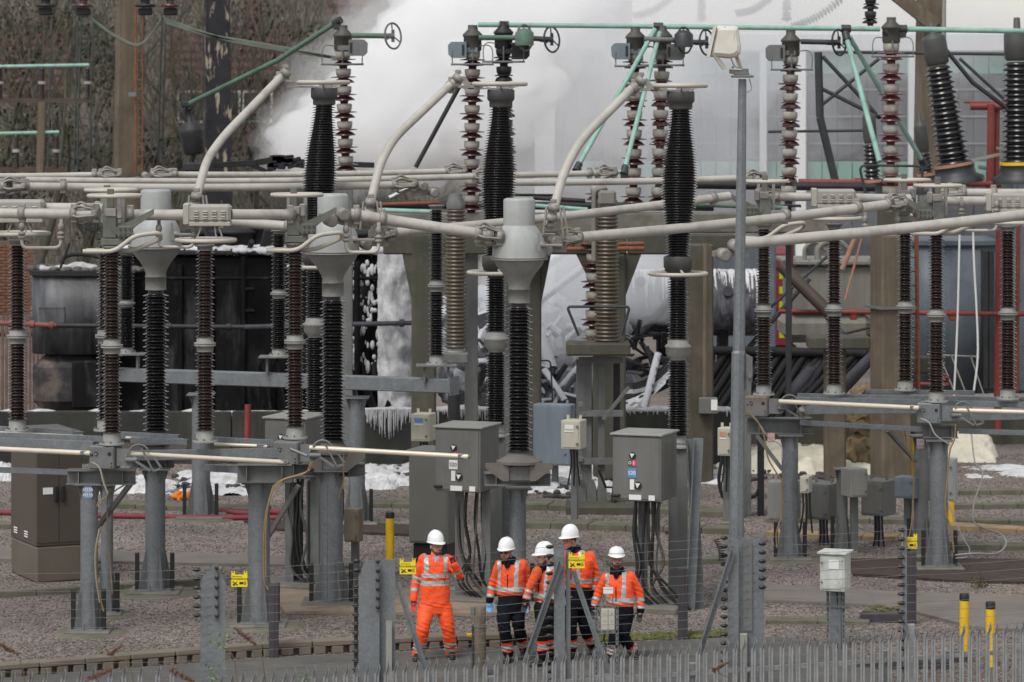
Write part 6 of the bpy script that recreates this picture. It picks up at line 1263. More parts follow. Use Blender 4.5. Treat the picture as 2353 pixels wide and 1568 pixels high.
def s20(xc, y0, y1, wf, ws, Y, label, pc, tc, legx, seed, hang):
    t, f, w_, h, rot, z0, ctr, d_ = cab('control_cabinet', label, xc, y0, y1, wf, ws, Y, cab_m, cat='cabinet', lidm=cabl_m); rz = -R(20)
    def disc(x, z, r, nm): b = MB(); p = f(x, z, .02); b.cyl(p, p+rot@V((0, -.012, 0)), r, 20); o = b.build(nm, blk, t); b = MB(); q = f(x, z, .034); b.prism([(-.01, -r*.7), (.035*r/.05, r*.55), (-.035*r/.05, r*.62)], q, rot@V((1, 0, 0)), (0, 0, 1), rot@V((0, -.003, 0))); b.build('pointer', white_m, o)
    disc(-.06, h*.70, .052, 'position_dial'); disc(.03, h*.245, .058, 'selector_dial')
    if pc is not None:
        b = MB(); b.box(f(-.07, h*.43, .012), (.145, .008, .145), rot, .002); b.build('name_plate', pc, t); txt('S20', t, f(-.07, h*.43, .02), .085, tc, rz)
        b = MB(); b.box(f(-.07, h*.255, .012), (.07, .006, .16), rot); b.build('small_plate', white_m, t)
        for k, (x, m) in enumerate(((-.105, mat('push_green', (.03, .10, .08), .4)), (-.04, mat('push_red', (.75, .08, .14), .4)))): b = MB(); b.box(f(x, h*.585, .012), (.062, .008, .085), rot); o = b.build('push_plate', m, t); b = MB(); p = f(x, h*.585, .018); b.torus(p, .02, .005, rot@V((0, 1, 0)), 14, 5) if k == 0 else b.box(p, (.008, .006, .05), rot); b.build('mark', white_m, o)
        for x, wd in ((-.02, .2), (.25, .1)): b = MB(); b.box(f(x, h*.06, .012), (wd, .006, .08), rot); b.build('white_label', white_m, t)
    b = MB(); b.box(f(-w_*.42, h*.08, .03), (.14, .05, .045), rot, .012); b.build('handle', blk, t)
    for k, lx in enumerate(legx): b = MB(); p = V((ctr.x, ctr.y, 0))+rot@V((lx, .05, 0)); b.box((p.x, p.y, z0/2), (.07, .16, z0), rot, .006); b.box((p.x, p.y-.08, z0/2), (.15, .012, z0), rot); b.build('leg', galvd_m, t)
    b = MB(); b.box((ctr.x, ctr.y, .04), (1.3, .9, .12), rot, .02); b.build('plinth', slab_m, t); rng = random.Random(seed)
    for k in range(hang):
        x = rng.uniform(-.18, .25); p = V((ctr.x, ctr.y, z0))+rot@V((x, rng.uniform(-.2, .05), 0)); e = V((p.x+rng.uniform(.15, .6), p.y-.1, .03)); b = MB(); b.tube(crv([p, p+V((-.02+rng.uniform(-.03, .03), -.05, -.5)), p+V((rng.uniform(-.06, .08), -.08, -1.0)), V((e.x-.3, e.y, .35)), e], 7), rng.choice((.015, .022, .026)), 7); b.build('supply_cable', blk if k % 4 else mat('cable_darkgrey', (.07, .07, .065), .5), t)
    return t
s20(1052, 985, 1131, 105, 42, 53.6, 'grey control cabinet with white label reading S20 left of centre', white_m, ltblack, (-.15, .3), 1, 8)
s20(1463, 1002, 1152, 110, 42, 52.8, 'grey control cabinet with blue label reading S20 at the centre right', mat('plate_blue2', (.10, .24, .44), .4), ltgrey, (-.05, ), 2, 8)
s20(655, 964, 1100, 96, 46, 55.0, 'grey control cabinet half hidden behind the second insulator left of centre', None, None, (-.15, .3), 3, 5)
for x, yb, yt, lab in [(1575, 1405, 1008, 'left galvanised angle post right of the blue label cabinet'), (1598, 1400, 1010, 'right darker angle post right of the blue label cabinet'), (1155, 1365, 1120, 'galvanised angle post behind the workers'), (675, 1345, 1110, 'left angle post behind the stout column'), (708, 1345, 1105, 'right angle post behind the stout column')]:
    b = MB(); p = G(x, yb); zt = W(0, yt, p.y).z; b.beam(p, (p.x-PX(20 if x > 1500 else 0, p.y)*(1 if x == 1598 else -1 if x == 1575 else 0), p.y, zt), .16, .012); b.beam(p+V((.07, .08, 0)), (p.x+.07-PX(20 if x > 1500 else 0, p.y)*(1 if x == 1598 else -1 if x == 1575 else 0), p.y+.08, zt), .012, .16); tag(b.build('angle_post', galv_m if x != 1598 else galvd_m), lab, 'post')
t, f, w_, h, rot, z0, ctr, d_ = cab('tall_cabinet', 'tall plain grey cabinet behind the man in full orange', 985, 1040, 1250, 92, 34, 57.0, mat('cabinet_olive', (.135, .135, .12), .5, var=.06, scale=2), lid=True)
b = MB(); b.box((ctr.x, ctr.y, z0/2-.02), (w_*.85, d_*.8, z0), rot); b.build('dark_base', black_m, t); b = MB(); p = V((ctr.x, ctr.y, z0+.18))+rot@V((w_/2+.005, .0, 0)); b.cyl(p, p+rot@V((.03, 0, 0)), .035, 12); b.build('vent_plug', cabl_m, t)
# brown double cabinet
Y = GY(1338); t, f, w_, h, rot, z0, ctr, d_ = cab('brown_cabinet', 'large brown steel cabinet with double doors at the left', 136, 1000, 1254, 100, 84, Y, brownc_m, rz=25, door=False)
b = MB(); b.box((ctr.x, ctr.y, z0/2), (w_*1.0, d_*1.0, z0), rot, .03); b.build('plinth', brownl_m, t)
for k in (-1, 1): b = MB(); b.box(f(k*w_*.245, h*.5), (w_*.47, .012, h*.94), rot, .004); dr = b.build('door', brownc_m, t); b = MB(); b.box(f(k*.06, h*.47, .03), (.06, .04, .26), rot, .01); b.build('handle', black_m, dr)
b = MB(); b.box(f(-w_*.25, h*.5, .012), (.17, .006, .11), rot); b.build('plate', white_m, t)
for yy in (.08, .93):
    for xx in (-.3, .12):
        for k in range(2):
            for j in range(3): p = V((ctr.x, ctr.y, z0+h*yy+.04-j*.04))+rot@V((-w_/2-.006, -d_*xx+k*.1-.05, 0)); b = MB(); b.box(p, (.012, .085, .022), rot, .004); b.build('louvre', white_m, t)
# wall boxes
def jbox(xc, y0, y1, wf, ws, Y, m, label, feed=True, rz=-18, tabs=True, sign=None, pole=None):
    t, f, w_, h, rot, z0, ctr, d_ = cab('junction_box', label, xc, y0, y1, wf, ws, Y, m, lid=False, cat='box', rz=rz)
    for z in (.8, .2): b = MB(); p = f(w_*.36, h*z, .012); b.cyl(p, p+rot@V((0, -.02, 0)), .022, 10); b.build('lock', galvd_m, t)
    if sign: b = MB(); b.box(f(-.02, h*.78, .012), (w_*.45, .006, h*.16), rot); b.build('label_plate', sign, t); b = MB(); b.box(f(-.02, h*.63, .012), (w_*.5, .006, h*.05), rot); b.build('caption_strip', white_m, t)
    if tabs:
        for s in (-.3, .35): b = MB(); b.box(V((ctr.x, ctr.y, z0+h+.04))+rot@V((s*w_, 0, 0)), (.05, .02, .09), rot); b.build('mounting_tab', m, t)
    if pole is not None: b = MB(); b.box((ctr.x+.02, ctr.y+d_*.6, z0/2), (.12, .1, z0), rot, .006); b.build('stand', galvd_m, t)
    if feed:
        for k in range(3): p = V((ctr.x+.06*(k-1), ctr.y, z0)); b = MB(); b.tube(crv([p, p+V((.01, 0, -.3)), p+V((.05*(k-1), .05, -.7))]), .018, 6); b.build('feed_cable', black_m, t)
    return t
jbox(965, 952, 1015, 42, 16, 63.5, cream_m, 'cream junction box with blue label left of the white label cabinet', sign=mat('lab_blue', (.12, .22, .5), .4), pole=1)
jbox(1311, 967, 1033, 44, 16, 63.0, cream_m, 'cream junction box left of the blue label cabinet', sign=white_m, pole=1)
jbox(1664, 984, 1048, 30, 12, 63.8, cream_m, 'cream junction box left of the floodlight pole', sign=mat('lab_red', (.6, .25, .2), .5), pole=1)
jbox(1268, 930, 1070, 86, 12, 69, bluec_m, 'blue grey cabinet with two small labels behind the lattice support', False, pole=1)
jbox(1795, 1108, 1196, 62, 18, 60, cabl_m, 'grey box with oval plate half hidden by the pink label column', False, pole=1)
jbox(1848, 1095, 1134, 20, 12, 58.2, cream_m, 'small cream switch box on the pink label column', True, tabs=False)
jbox(1877, 1112, 1194, 52, 36, 60.4, cab_m, 'dark sided grey box between the right columns', True, pole=1, rz=-32)
jbox(1975, 1078, 1143, 40, 20, 59.0, cabl_m, 'pale grey box with lever locks on the thin column', False, rz=24, tabs=False, pole=1)
jbox(2005, 1105, 1186, 50, 34, 60.2, cab_m, 'grey box with cables left of the pale label column', True, pole=1, rz=-32)
jbox(2078, 1097, 1146, 44, 22, 59, bluec_m, 'blue grey motor drive box on the dark column', False, rz=-30, tabs=False, pole=1)
jbox(2160, 1054, 1152, 66, 10, 59.4, mat('sheet_grey', (.34, .35, .34), .5, var=.08), 'flat pale cabinet behind the front right column', False, pole=1, tabs=False)
jbox(807, 1170, 1246, 34, 10, 56.5, mat('box_ochre', (.20, .165, .12), .7, var=.15), 'open brown box right of the second domed transformer column', False, tabs=False, pole=1)
# black duct and small items
b = MB(); b.tube([W(1043, 905, 66), W(1043, 985, 66)], .12, 8); tag(b.build('black_duct', sooty_m), 'black duct beside the left cream box', 'duct')
t = thing('ladder_tray', 'slim cable ladder on the second domed transformer column', 'cable ladder', G(742, 1392)); Y = 53.1
for x in (741, 752): b = MB(); b.tube([W(x, 1110, Y), W(x, 1375, Y)], .012, 5); b.build('rail', galv_m, t)
for k in range(15): b = MB(); b.tube([W(741, 1115+k*18, Y), W(752, 1115+k*18, Y)], .008, 4); b.build('rung', galv_m, t)
# --- supports for the stacks
for x, yb, lab in [(795, 400, 'steel pedestal under the leftmost red stack'), (1083, 490, 'steel pedestal under the weathered red stack'), (1163, 400, 'steel pedestal under the sooty stack'), (1812, 470, 'steel pedestal under the chipped right stack')]:
    p = W(x, yb, 72); w_ = .12 if x == 1812 else .28; b = MB(); b.box((p.x, p.y, p.z/2), (w_, w_, p.z-.01), None, .01); b.box((p.x, p.y, p.z-.03), (.5, .5, .05)); tag(b.build('pedestal', darkst_m if x == 1812 else steelg_m), lab, 'pedestal')
b = MB(); b.box((W(1180, 0, 71.6).x+2, 71.6, W(0, 512, 71.6).z), (9.4, .5, PX(46, 71.6)), None, .03); tag(b.build('concrete_beam', slab_m), 'paler upper concrete beam carrying the red stacks', 'beam')
b = MB(); p = W(2046, 507, 70.6); b.box(p, (.5, .5, .6), None, .02); tag(b.build('pedestal', concg_m), 'block under the clean red stack on the tan column', 'pedestal')
# ================================================================ front: fences, lamp, signs, small things
pal_m = mat('palisade_galv', (.26, .265, .265), .55, metal=.2, var=.22, scale=5, spangle=.3)
def pale_mesh(h, w=.068):
    b = MB(); xs = (-.5, -.28, 0, .28, .5); ys = (.014, -.01, .004, -.01, .014); tops = (-.13, -.075, 0, -.06, -.10); vs = []; fs = []
    for off in (0, .004):
        for lev in range(4):
            for i in range(5):
                z = (0, h*.5, h-.16, h+tops[i])[lev]; vs.append((xs[i]*w*(1 if lev < 3 else .82)+(.012 if lev == 3 else 0), ys[i]+off-(.03 if lev == 3 else 0), z))
    for s_ in (0, 1):
        for l in range(3):
            for i in range(4): a = s_*20+l*5+i; q = (a, a+1, a+6, a+5); fs.append(q if s_ == 0 else q[::-1])
    rim = [0, 1, 2, 3, 4, 9, 14, 19, 18, 17, 16, 15, 10, 5]
    for a, c in zip(rim, rim[1:]+rim[:1]): fs.append((a, a+20, c+20, c))
    b.add(vs, fs); return b.mesh('pale', pal_m)
ZG = -1.3
def palisade(A, B_, pitch, ztop, label):
    d = (B_-A).normalized(); L_ = (B_-A).length; t = thing('palisade_fence', label, 'fence', (A+B_)/2); me = pale_mesh(ztop-ZG-.05); rz = math.atan2(d.y, d.x); n = int(L_/pitch); nx = V((-d.y, d.x, 0))
    for k in range(n):
        o = link('pale', me, t, A+d*(k*pitch+random.uniform(-.004, .004))+V((0, 0, ZG+.05+random.uniform(-.008, .008)))); o.rotation_euler = (random.uniform(-.006, .006), random.uniform(-.008, .008), rz+random.uniform(-.04, .04))
    for z in (ztop-.42, ZG+.4): b = MB(); rot = M((d, nx, V((0, 0, 1)))).transposed(); b.box((A+B_)/2+nx*.03+V((0, 0, z)), (L_, .006, .05), rot); b.box((A+B_)/2+nx*.055+V((0, 0, z+.022)), (L_, .05, .006), rot); b.build('rail', pal_m, t)
    for k in range(int(L_/2.75)+1): b = MB(); p = A+d*(k*2.75+.9)+nx*.11; b.box((p.x, p.y, (ztop-.3+ZG)/2), (.1, .1, ztop-.3-ZG), M.Rotation(rz, 3, 'Z'), .006); b.build('fence_post', pal_m, t)
    return t
A = W(486, 0, 41); B_ = W(2420, 0, 45.15); A.z = B_.z = 0
palisade(A, B_, .131, 1.115, 'grey steel palisade fence running along the bottom and away to the right')
A = W(-40, 0, 39.6); B_ = W(455, 0, 40.2); A.z = B_.z = 0
palisade(A, B_, .186, 1.38, 'nearer grey palisade fence at the bottom left corner')
# electric fence posts
dins_m = mat('fence_insulator', (.02, .02, .021), .4, var=.2)
def knob(p, t, flat=False):
    b = MB()
    if flat: b.ell(p, (.052, .02, .028), 10, 6); b.ell(p+V((.0, -.012, .006)), (.022, .012, .012), 8, 5)
    else: b.cyl(p, p+V((0, -.03, 0)), .02, 8); b.ell(p+V((.01, -.03, 0)), (.026, .014, .026), 8, 6)
    b.build('insulator', dins_m, t)
def efence_post(label, Y, plates, knobs=(), flats=(), struts=(), extra=None):
    x0 = plates[0][0][0][0]; t = thing('electric_fence_post', label, 'post', (W(x0, 0, Y).x, Y, ZG))
    for poly, dy, m in plates:
        P = [W(x, y, Y+dy) for x, y in poly]; b = MB(); b.prism([(p.x, max(p.z, ZG)) for p in P], (0, Y+dy, 0), (1, 0, 0), (0, 0, 1), (0, .012, 0)); b.build('plate', m, t)
        xs = [p.x for p in P]; zt = min(P[0].z, P[-1].z)
        for x in (min(xs), max(xs)): b = MB(); b.box((x, Y+dy+.06, (zt-.14+ZG)/2), (.01, .11, zt-.14-ZG)); b.build('return_flange', m, t)
    for x, y0, n, st in knobs:
        b = MB(); b.box((W(x, 0, Y).x, Y-.02, (W(x, y0-8, Y).z+W(x, y0+st*(n-1)+8, Y).z)/2), (.045, .012, W(x, y0-8, Y).z-W(x, y0+st*(n-1)+8, Y).z), None, .003); b.build('insulator_strip', galvd_m, t)
        for k in range(n): knob(W(x, y0+k*st, Y-.03), t)
    for x, y0, n, st in flats:
        for k in range(n): knob(W(x, y0+k*st, Y-.02), t, True)
    for p, q, w_ in struts: b = MB(); b.beam(W(*p), W(*q), w_, .012); b.beam(W(*p)+V((.03, .03, 0)), W(*q)+V((.03, .03, 0)), .012, w_); b.build('strut', galv_m, t)
    return t
B0 = 1890
t = efence_post('broad galvanised plate post with clipped top at lower left', 42.0, [([(460, B0), (460, 1336), (488, 1300), (505, 1312), (518, 1338), (518, B0)], 0, galv_m)], [(497, 1305, 6, 22)], [(452, 1309, 6, 21)])
t = efence_post('folded galvanised double post with clipped top and slanting strut near the man in full orange', 42.4, [([(824, B0), (824, 1322), (840, 1287), (868, 1288), (872, 1330), (872, B0)], 0, galv_m), ([(872, B0), (872, 1300), (880, 1286), (908, 1286), (908, B0)], .08, galv_m)], [(867, 1290, 6, 21)], [(820, 1290, 2, 21)], [((908, 1340, 42.5), (985, 1575, 42.5), .06)])
b = MB(); b.box((W(818, 0, 42.5).x, 42.5, (W(0, 1328, 42.5).z+ZG)/2), (.05, .05, W(0, 1328, 42.5).z-ZG)); b.build('insulator_column', plank_m, t)
for k in range(11): knob(W(819, 1350+k*21, 42.44), t, True)
b = MB(); b.box((W(893, 0, 42.3).x, 42.42, W(0, 1540, 42.3).z), (.075, .01, 1.2)); b.build('pale_panel', cabl_m, t)
t = efence_post('galvanised twin channel post with two slanting struts in the middle of the workers', 43.3, [([(1273, B0), (1273, 1260), (1298, 1261), (1298, B0)], 0, galv_m), ([(1300, B0), (1300, 1264), (1311, 1265), (1311, B0)], .06, galvd_m)], (), [(1263, 1257, 16, 20.4)], [((1284, 1288, 43.2), (1196, 1540, 43.2), .085), ((1312, 1312, 43.4), (1392, 1545, 43.4), .06)])
t = efence_post('widest galvanised folded post below the floodlight pole with a slanting strut', 44.2, [([(1674, B0), (1674, 1240), (1697, 1240), (1697, B0)], 0, galv_m), ([(1698, B0), (1698, 1252), (1705, 1237), (1752, 1237), (1756, 1262), (1756, B0)], .1, galv_m)], (), [(1664, 1236, 16, 20.2)], [((1680, 1262, 44.1), (1602, 1505, 44.1), .085)])
b = MB(); b.box((W(1709, 0, 44.2).x, 44.25, (W(0, 1457, 44.2).z+ZG)/2), (.10, .06, W(0, 1457, 44.2).z-ZG), None, .01); b.build('pale_sleeve', cabl_m, t)
b = MB(); b.box((W(1719, 0, 44.2).x, 44.28, W(0, 1350, 44.2).z), (.12, .02, 1.15)); b.build('recess_shade', galvd_m, t)  # duller strip on the folded plate, shade of its recess put into colour
for k in range(6): knob(W(1752, 1250+k*20, 44.2), t, True)
b = MB(); P = [W(1652, 1236, 44.1)]
for k in range(80): a = k*.75; c = W(1645+6*math.sin(k/80*3.1)+k*.14, 1240+k*.62, 44.1); P.append(c+V((.035*math.cos(a), .035*math.sin(a), 0)))
b.tube(P, .007, 5); b.build('coiled_lead', black_m, t)
t = efence_post('thin galvanised post carrying wires at the right beside a yellow sign', 45.0, [([(2074, B0), (2074, 1212), (2079, 1206), (2084, 1212), (2084, B0)], 0, galv_m)], (), [(2071, 1218, 16, 21)])
b = MB(); b.box((W(2091, 0, 45.1).x, 45.1, (W(0, 1434, 45.1).z+ZG)/2), (.12, .1, W(0, 1434, 45.1).z-ZG), None, .008); b.build('palisade_upright', pal_m, t)
# wires
et = thing('electric_fence', 'thin parallel electric fence wires strung along the front', 'fence wires', W(1176, 1560, 43)); wire_m = mat('wire', (.22, .22, .21), .5, metal=.4, var=.1)
ends = [(-60, 41.2), (454, 41.96), (821, 42.4), (1264, 43.28), (1665, 44.16), (2072, 44.95), (2440, 45.6)]; zf = lambda Y: 0
for k in range(16):
    pts = []
    for i, (x, Y) in enumerate(ends):
        yc = {454: 1309, 821: 1290, 1264: 1257, 1665: 1236, 2072: 1218}.get(x, 1318 if x < 0 else 1196)+k*{454: 21, 821: 20.9, 1264: 20.4, 1665: 20.2, 2072: 21}.get(x, 20.5); p = W(x, yc, Y)
        if i:
            for f in (.25, .5, .75): q = pts0*(1-f)+p*f; pts.append(q-V((0, 0, .02*math.sin(math.pi*f)*(1+.6*mnoise.noise(V((k*3.1, i, 0)))))))
        pts.append(p); pts0 = p
    b = MB(); b.tube(pts, .0026, 4, False); b.build('wire', wire_m, et)
def fence_sign(x, y, Y, label, s=1.0):
    p = W(x, y, Y); t = thing('warning_sign', label, 'sign', p-V((0, 0, .12)), 'yellow electric fence warning signs'); w_, h_ = .205*s, .155*s
    b = MB(); b.box(p, (w_, .006, h_), None, .002)
    for sx in (-1, 1): b.box(p+V((sx*w_*.38, 0, h_*.5+.02*s)), (.045*s, .006, .05*s), None, .002)
    b.build('plate', yel_m, t)
    txt('POWERFENCE', t, p+V((0, -.005, .022*s)), .033*s, ltblack); txt('CLOSE MONITORING', t, p+V((-.03*s, -.005, .055*s)), .013*s, ltblack)
    b = MB(); q = p+V((-.05*s, -.005, -.03*s)); b.beam(q+V((-.035*s, 0, .02*s)), q+V((.03*s, 0, -.025*s)), .004, .012*s); b.beam(q+V((-.02*s, 0, -.03*s)), q+V((.02*s, 0, .02*s)), .004, .009*s); b.ell(q+V((-.02*s, 0, -.02*s)), (.016*s, .002, .012*s), 8, 5); b.build('pictogram', ltblack, t)
    b = MB(); b.box(p+V((.025*s, -.005, -.028*s)), (.05*s, .003, .03*s)); b.build('black_panel', ltblack, t)
    for k in range(4): b = MB(); b.box(p+V((.072*s, -.005, -.01*s-.012*k*s)), (.03*s, .003, .004*s)); b.build('small_print', ltblack, t)
    for sx in (-1, 1): b = MB(); b.torus(p+V((sx*w_*.38, -.004, h_*.5+.035*s)), .008, .003, (0, 1, 0), 10, 4); b.build('hook', black_m, t)
fence_sign(550, 1335, 42.0, 'yellow warning sign hung on the wires left of the stout column', .98); fence_sign(937, 1306, 42.45, 'yellow warning sign left of the man in full orange', .98); fence_sign(1325, 1292, 43.2, 'yellow warning sign in front of the tallest worker', 1.0); fence_sign(2090, 1248, 45.1, 'yellow warning sign half behind the thin right post', 1.0)
# --- floodlight on its pole
YP = 46.3
t = thing('floodlight_pole', 'tall galvanised hinged pole rising through the right of the picture', 'pole', (W(1690, 0, YP).x, YP, 0))
b = MB(); pts = [W(1689, 1579, YP), W(1692, 1245, YP), W(1697, 812, YP), W(1698, 806, YP), W(1706, 182, YP)]; b.tube(pts, [PX(18.5, YP), PX(17.5, YP), PX(16, YP), PX(13.8, YP), PX(9.4, YP)], 8, smooth=False); b.build('shaft', galv_m, t)
b = MB(); p = W(1714, 830, YP); b.prism([(0, .1), (.09, .05), (.09, -.28), (.02, -.4), (0, -.4)], p, (1, 0, 0), (0, 0, 1), (0, .1, 0)); b.cyl(p+V((.05, -.06, -.2)), p+V((.05, .12, -.2)), .03, 10); b.build('hinge', galvd_m, t)
b = MB(); b.box(W(1706, 176, YP), (.29, .24, .035), None, .006); b.box(W(1704, 170, YP), (.2, .2, .03), None, .005); b.build('flange', galvd_m, t)
fl = thing('floodlight', 'dirty white floodlight seen from behind on top of the pole', 'floodlight', W(1690, 165, YP)); fm = mat('lamp_white', (.60, .58, .50), .55, var=.08, scale=5, c2=(.24, .22, .13), cf=.64, csc=9, cw=.05, csq=(2, 2, .35))
prof = [(1629, 131), (1643, 62), (1650, 59), (1690, 60), (1695, 63), (1702, 108), (1700, 124), (1690, 132), (1676, 135), (1650, 132)]
b = MB(); c0 = W(1668, 98, YP); lay = []
for dy, s in ((-.2, .72), (-.17, .92), (-.1, 1.0), (.1, 1.0), (.17, .92), (.2, .72)):
    lay.append([c0+(W(x, y, YP)-c0)*s+V((0, dy, 0)) for x, y in prof])
n = len(prof); vs = [p for l in lay for p in l]; fs = [tuple(range(n))[::-1], tuple(range(5*n, 6*n))]+[(l*n+i, l*n+(i+1) % n, (l+1)*n+(i+1) % n, (l+1)*n+i) for l in range(5) for i in range(n)]
b.add(vs, fs, False); b.build('housing', fm, fl)
b = MB(); b.beam(W(1627, 132, YP), W(1643, 60, YP), .46, .02); b.build('front_rim', fm, fl)
for (p, q, dy) in (((1640, 122), (1664, 158), -.17), ((1692, 128), (1703, 158), .12)): b = MB(); b.beam(W(*p, YP+dy), W(*q, YP+dy*.4), .02, .06); b.build('bracket_arm', fm, fl)
b = MB(); b.beam(W(1658, 158, YP), W(1704, 160, YP), .14, .015); b.build('bracket_base', fm, fl); b = MB(); b.box(W(1698, 164, YP), (.26, .12, .07), None, .01); b.cyl(W(1684, 160, YP), W(1684, 153, YP), .015, 6); b.build('gland_block', galvd_m, fl)
b = MB(); b.tube(crv([W(1680, 135, YP-.05), W(1688, 152, YP-.05), W(1700, 158, YP-.05)]), .009, 5); b.tube(crv([W(1722, 182, YP-.05), W(1727, 205, YP-.05), W(1716, 213, YP-.05)]), .008, 5); b.build('lead', cable_g, fl)
# --- bollards and plain posts
def bollard(x, yb, yt, hw, label, m=yellow_m):
    g = G(x, yb); r = PX(hw, g.y); h = W(x, yt, g.y).z; t = thing('bollard', label, 'bollard', g, 'yellow bollards with black caps'); b = MB(); b.lathe(g, [(r, 0), (r, h-.1)], 18); b.build('shaft', m, t); b = MB(); b.lathe(g+V((0, 0, h-.1)), [(r*1.03, 0), (r*1.03, .08), (r*.9, .1)], 18); b.build('cap', black_m, t)
bollard(896, 1322, 1177, 10, 'yellow bollard with black cap left of the man in full orange'); bollard(2216, 1512, 1364, 11, 'taller left one of two yellow bollards behind the right fence'); bollard(2276, 1532, 1383, 11, 'right one of two yellow bollards behind the right fence')
bollard(2186, 1208, 1085, 7, 'far yellow bollard behind the front right column'); bollard(2099, 1098, 990, 6, 'farthest yellow bollard between the right columns'); bollard(1577, 1236, 1140, 4, 'slim yellow marker behind the angle posts')
def plank(x, yb, yt, w_, label, lean=0):
    g = G(x, yb); h = W(x, yt, g.y).z; t = thing('plain_post', label, 'post', g); b = MB(); b.box(g+V((0, 0, h/2)), (PX(w_, g.y), .11, h), None, .008); b.build('board', plank_m, t); b = MB(); b.box(g+V((0, -.058, h/2)), (PX(w_*.3, g.y), .012, h*.96), None, .003); b.build('rib', plank_m, t)
plank(629, 1516, 1341, 22, 'dark purplish plastic post left of the folded double post'); plank(1569, 1470, 1305, 22, 'dark purplish plastic post right of the bearded worker'); plank(2094, 1434, 1268, 22, 'dark purplish plastic post under the right yellow sign')
b = MB(); a, c = G(1988, 1436), G(2076, 1428); b.box((a+c)/2+V((0, .1, .07)), ((c-a).length, .2, .14), None, .01); tag(b.build('lying_beam', plank_m), 'dark plastic beam lying on gravel left of the dark right post', 'beam')
for (x0, x1, y, lab) in [(1966, 2180, 1538, 'long dark plastic trough lying behind the right fence'), (2182, 2228, 1522, 'short dark plastic trough beside the yellow bollards')]:
    b = MB(); a, c = G(x0, y), G(x1, y-2); b.box((a+c)/2+V((0, 0, .06)), ((c-a).length, .16, .12), None, .01); b.box((a+c)/2+V((0, 0, .125)), ((c-a).length+.1, .12, .02), None, .004); tag(b.build('lying_trough', plank_m), lab, 'trough')
# weathered timber post
wood_m = mat('old_timber', (.14, .115, .08), .9, var=.35, scale=3, bump=.6, bscale=18, c2=(.30, .29, .24), cf=.62, csc=3, csq=(2, 2, .3), streak=.4)
g = G(1103, 1562); t = thing('timber_post', 'weathered timber post with peeling paint between the first two workers', 'post', g); h = W(0, 1393, g.y).z; b = MB(); b.lathe(g, [(.083, 0), (.086, h*.4), (.08, h*.8), (.083, h-.01), (.06, h)], 12)
b.v = [(x+.006*mnoise.noise(V((x*20, y*20, z*3))), y, z+(.02*mnoise.noise(V((x*15, y*15, 0))) if z > h-.1 else 0)) for x, y, z in b.v]; b.build('shaft', wood_m, t); b = MB(); b.torus((g.x, g.y, h-.28), .085, .008, (0, 0, 1), 16, 4); b.build('wire_wrap', galvd_m, t); b = MB(); b.box((g.x-.1, g.y, h*.45), (.03, .04, h*.6), None, .004); b.build('batten', plank_m, t); b = MB(); b.box((g.x-.1, g.y-.03, h-.05), (.06, .05, .12), None, .01); b.build('staple', galvd_m, t)
# slotted-angle stand with white box in front of the bearded worker
def slotted(p, q, w_, t, nm='slotted_angle'):
    p, q = V(p), V(q); d = (q-p).normalized(); hor = abs(d.z) < .5; b = MB(); b.beam(p, q, *((.006, w_) if hor else (.006, w_))); o = b.build(nm, galv_m, t); n = int((q-p).length/.075); b = MB()
    for k in range(n): c = p+d*(.04+k*.075)+V((0, -.0045, 0)); b.box(c, (.034, .004, .012) if hor else (.012, .004, .034))
    b.build('slots', black_m, o)
Y = 46.9; t = thing('instrument_stand', 'slotted angle stand with white box in front of the bearded worker', 'stand', (W(1394, 0, Y).x, Y, 0))
for x in (1370, 1418): slotted(W(x, 1392, Y), V((W(x, 0, Y).x, Y, .02)), .04, t)
for y in (1394, 1452, 1486): slotted(W(1370, y, Y), W(1418, y, Y), .04, t)
b = MB(); p = W(1397, 1423, Y+.04); b.box(p, (PX(31, Y), .09, PX(48, Y)), None, .006); o = b.build('white_box', cream_m, t); b = MB(); b.box(p+V((.0, -.047, 0)), (.006, .004, .28)); b.build('seam', galvd_m, o)
for dx in (-.05, .05):
    for dz in (-.02, .08): b = MB(); q = p+V((dx, -.046, dz)); b.cyl(q, q+V((0, -.004, 0)), .008, 8); b.build('screw', galvd_m, o)
for x in (1387, 1408): b = MB(); b.tube([W(x, 1394, Y), W(x, 1351, Y)], .006, 5); b.build('sign_rod', rust_m, t)
b = MB(); b.box(W(1397.5, 1357, Y-.01), (PX(23, Y), .006, PX(15, Y))); b.build('white_card', white_m, t); b = MB(); b.tube(crv([W(1390, 1455, Y), W(1388, 1470, Y), W(1393, 1484, Y)]), .015, 6); b.build('cable', black_m, t)
b = MB(); b.box((W(1394, 0, Y).x, Y, .05), (.5, .25, .02), None, .004); b.build('foot_plate', galv_m, t)
# mossy white box on legs
Y = GY(1497); t, f, w_, h, rot, z0, ctr, d_ = cab('meter_box', 'weathered white box on slotted legs right of the floodlight pole', 1912, 1275, 1360, 55, 20, Y, mat('white_mossy', (.58, .59, .56), .7, var=.1, scale=4, c2=(.25, .27, .20), cf=.58, csc=5, streak=.2), rz=-20, cat='box')
b = MB(); b.box(f(.03, h*.74, .012), (.15, .006, .13), rot); b.build('notice', white_m, t)
for z in (.25, .78): b = MB(); q = f(-.15, h*z, .012); b.cyl(q, q+rot@V((0, -.015, 0)), .015, 8); b.build('lock', galvd_m, t)
for s in (-.42, .42): q = V((ctr.x, ctr.y, 0))+rot@V((s*w_*.75, .02, 0)); slotted((q.x, q.y, h+z0+.03), (q.x, q.y, .02), .045, t, 'leg')
for k in range(5): p = V((ctr.x+.02+.02*k, ctr.y, z0)); b = MB(); b.tube(crv([p, p+V((-.02*k+.03, 0, -.4)), V((p.x-.03*k+.05, p.y, .02))]), .012, 5); b.build('cable', black_m, t)
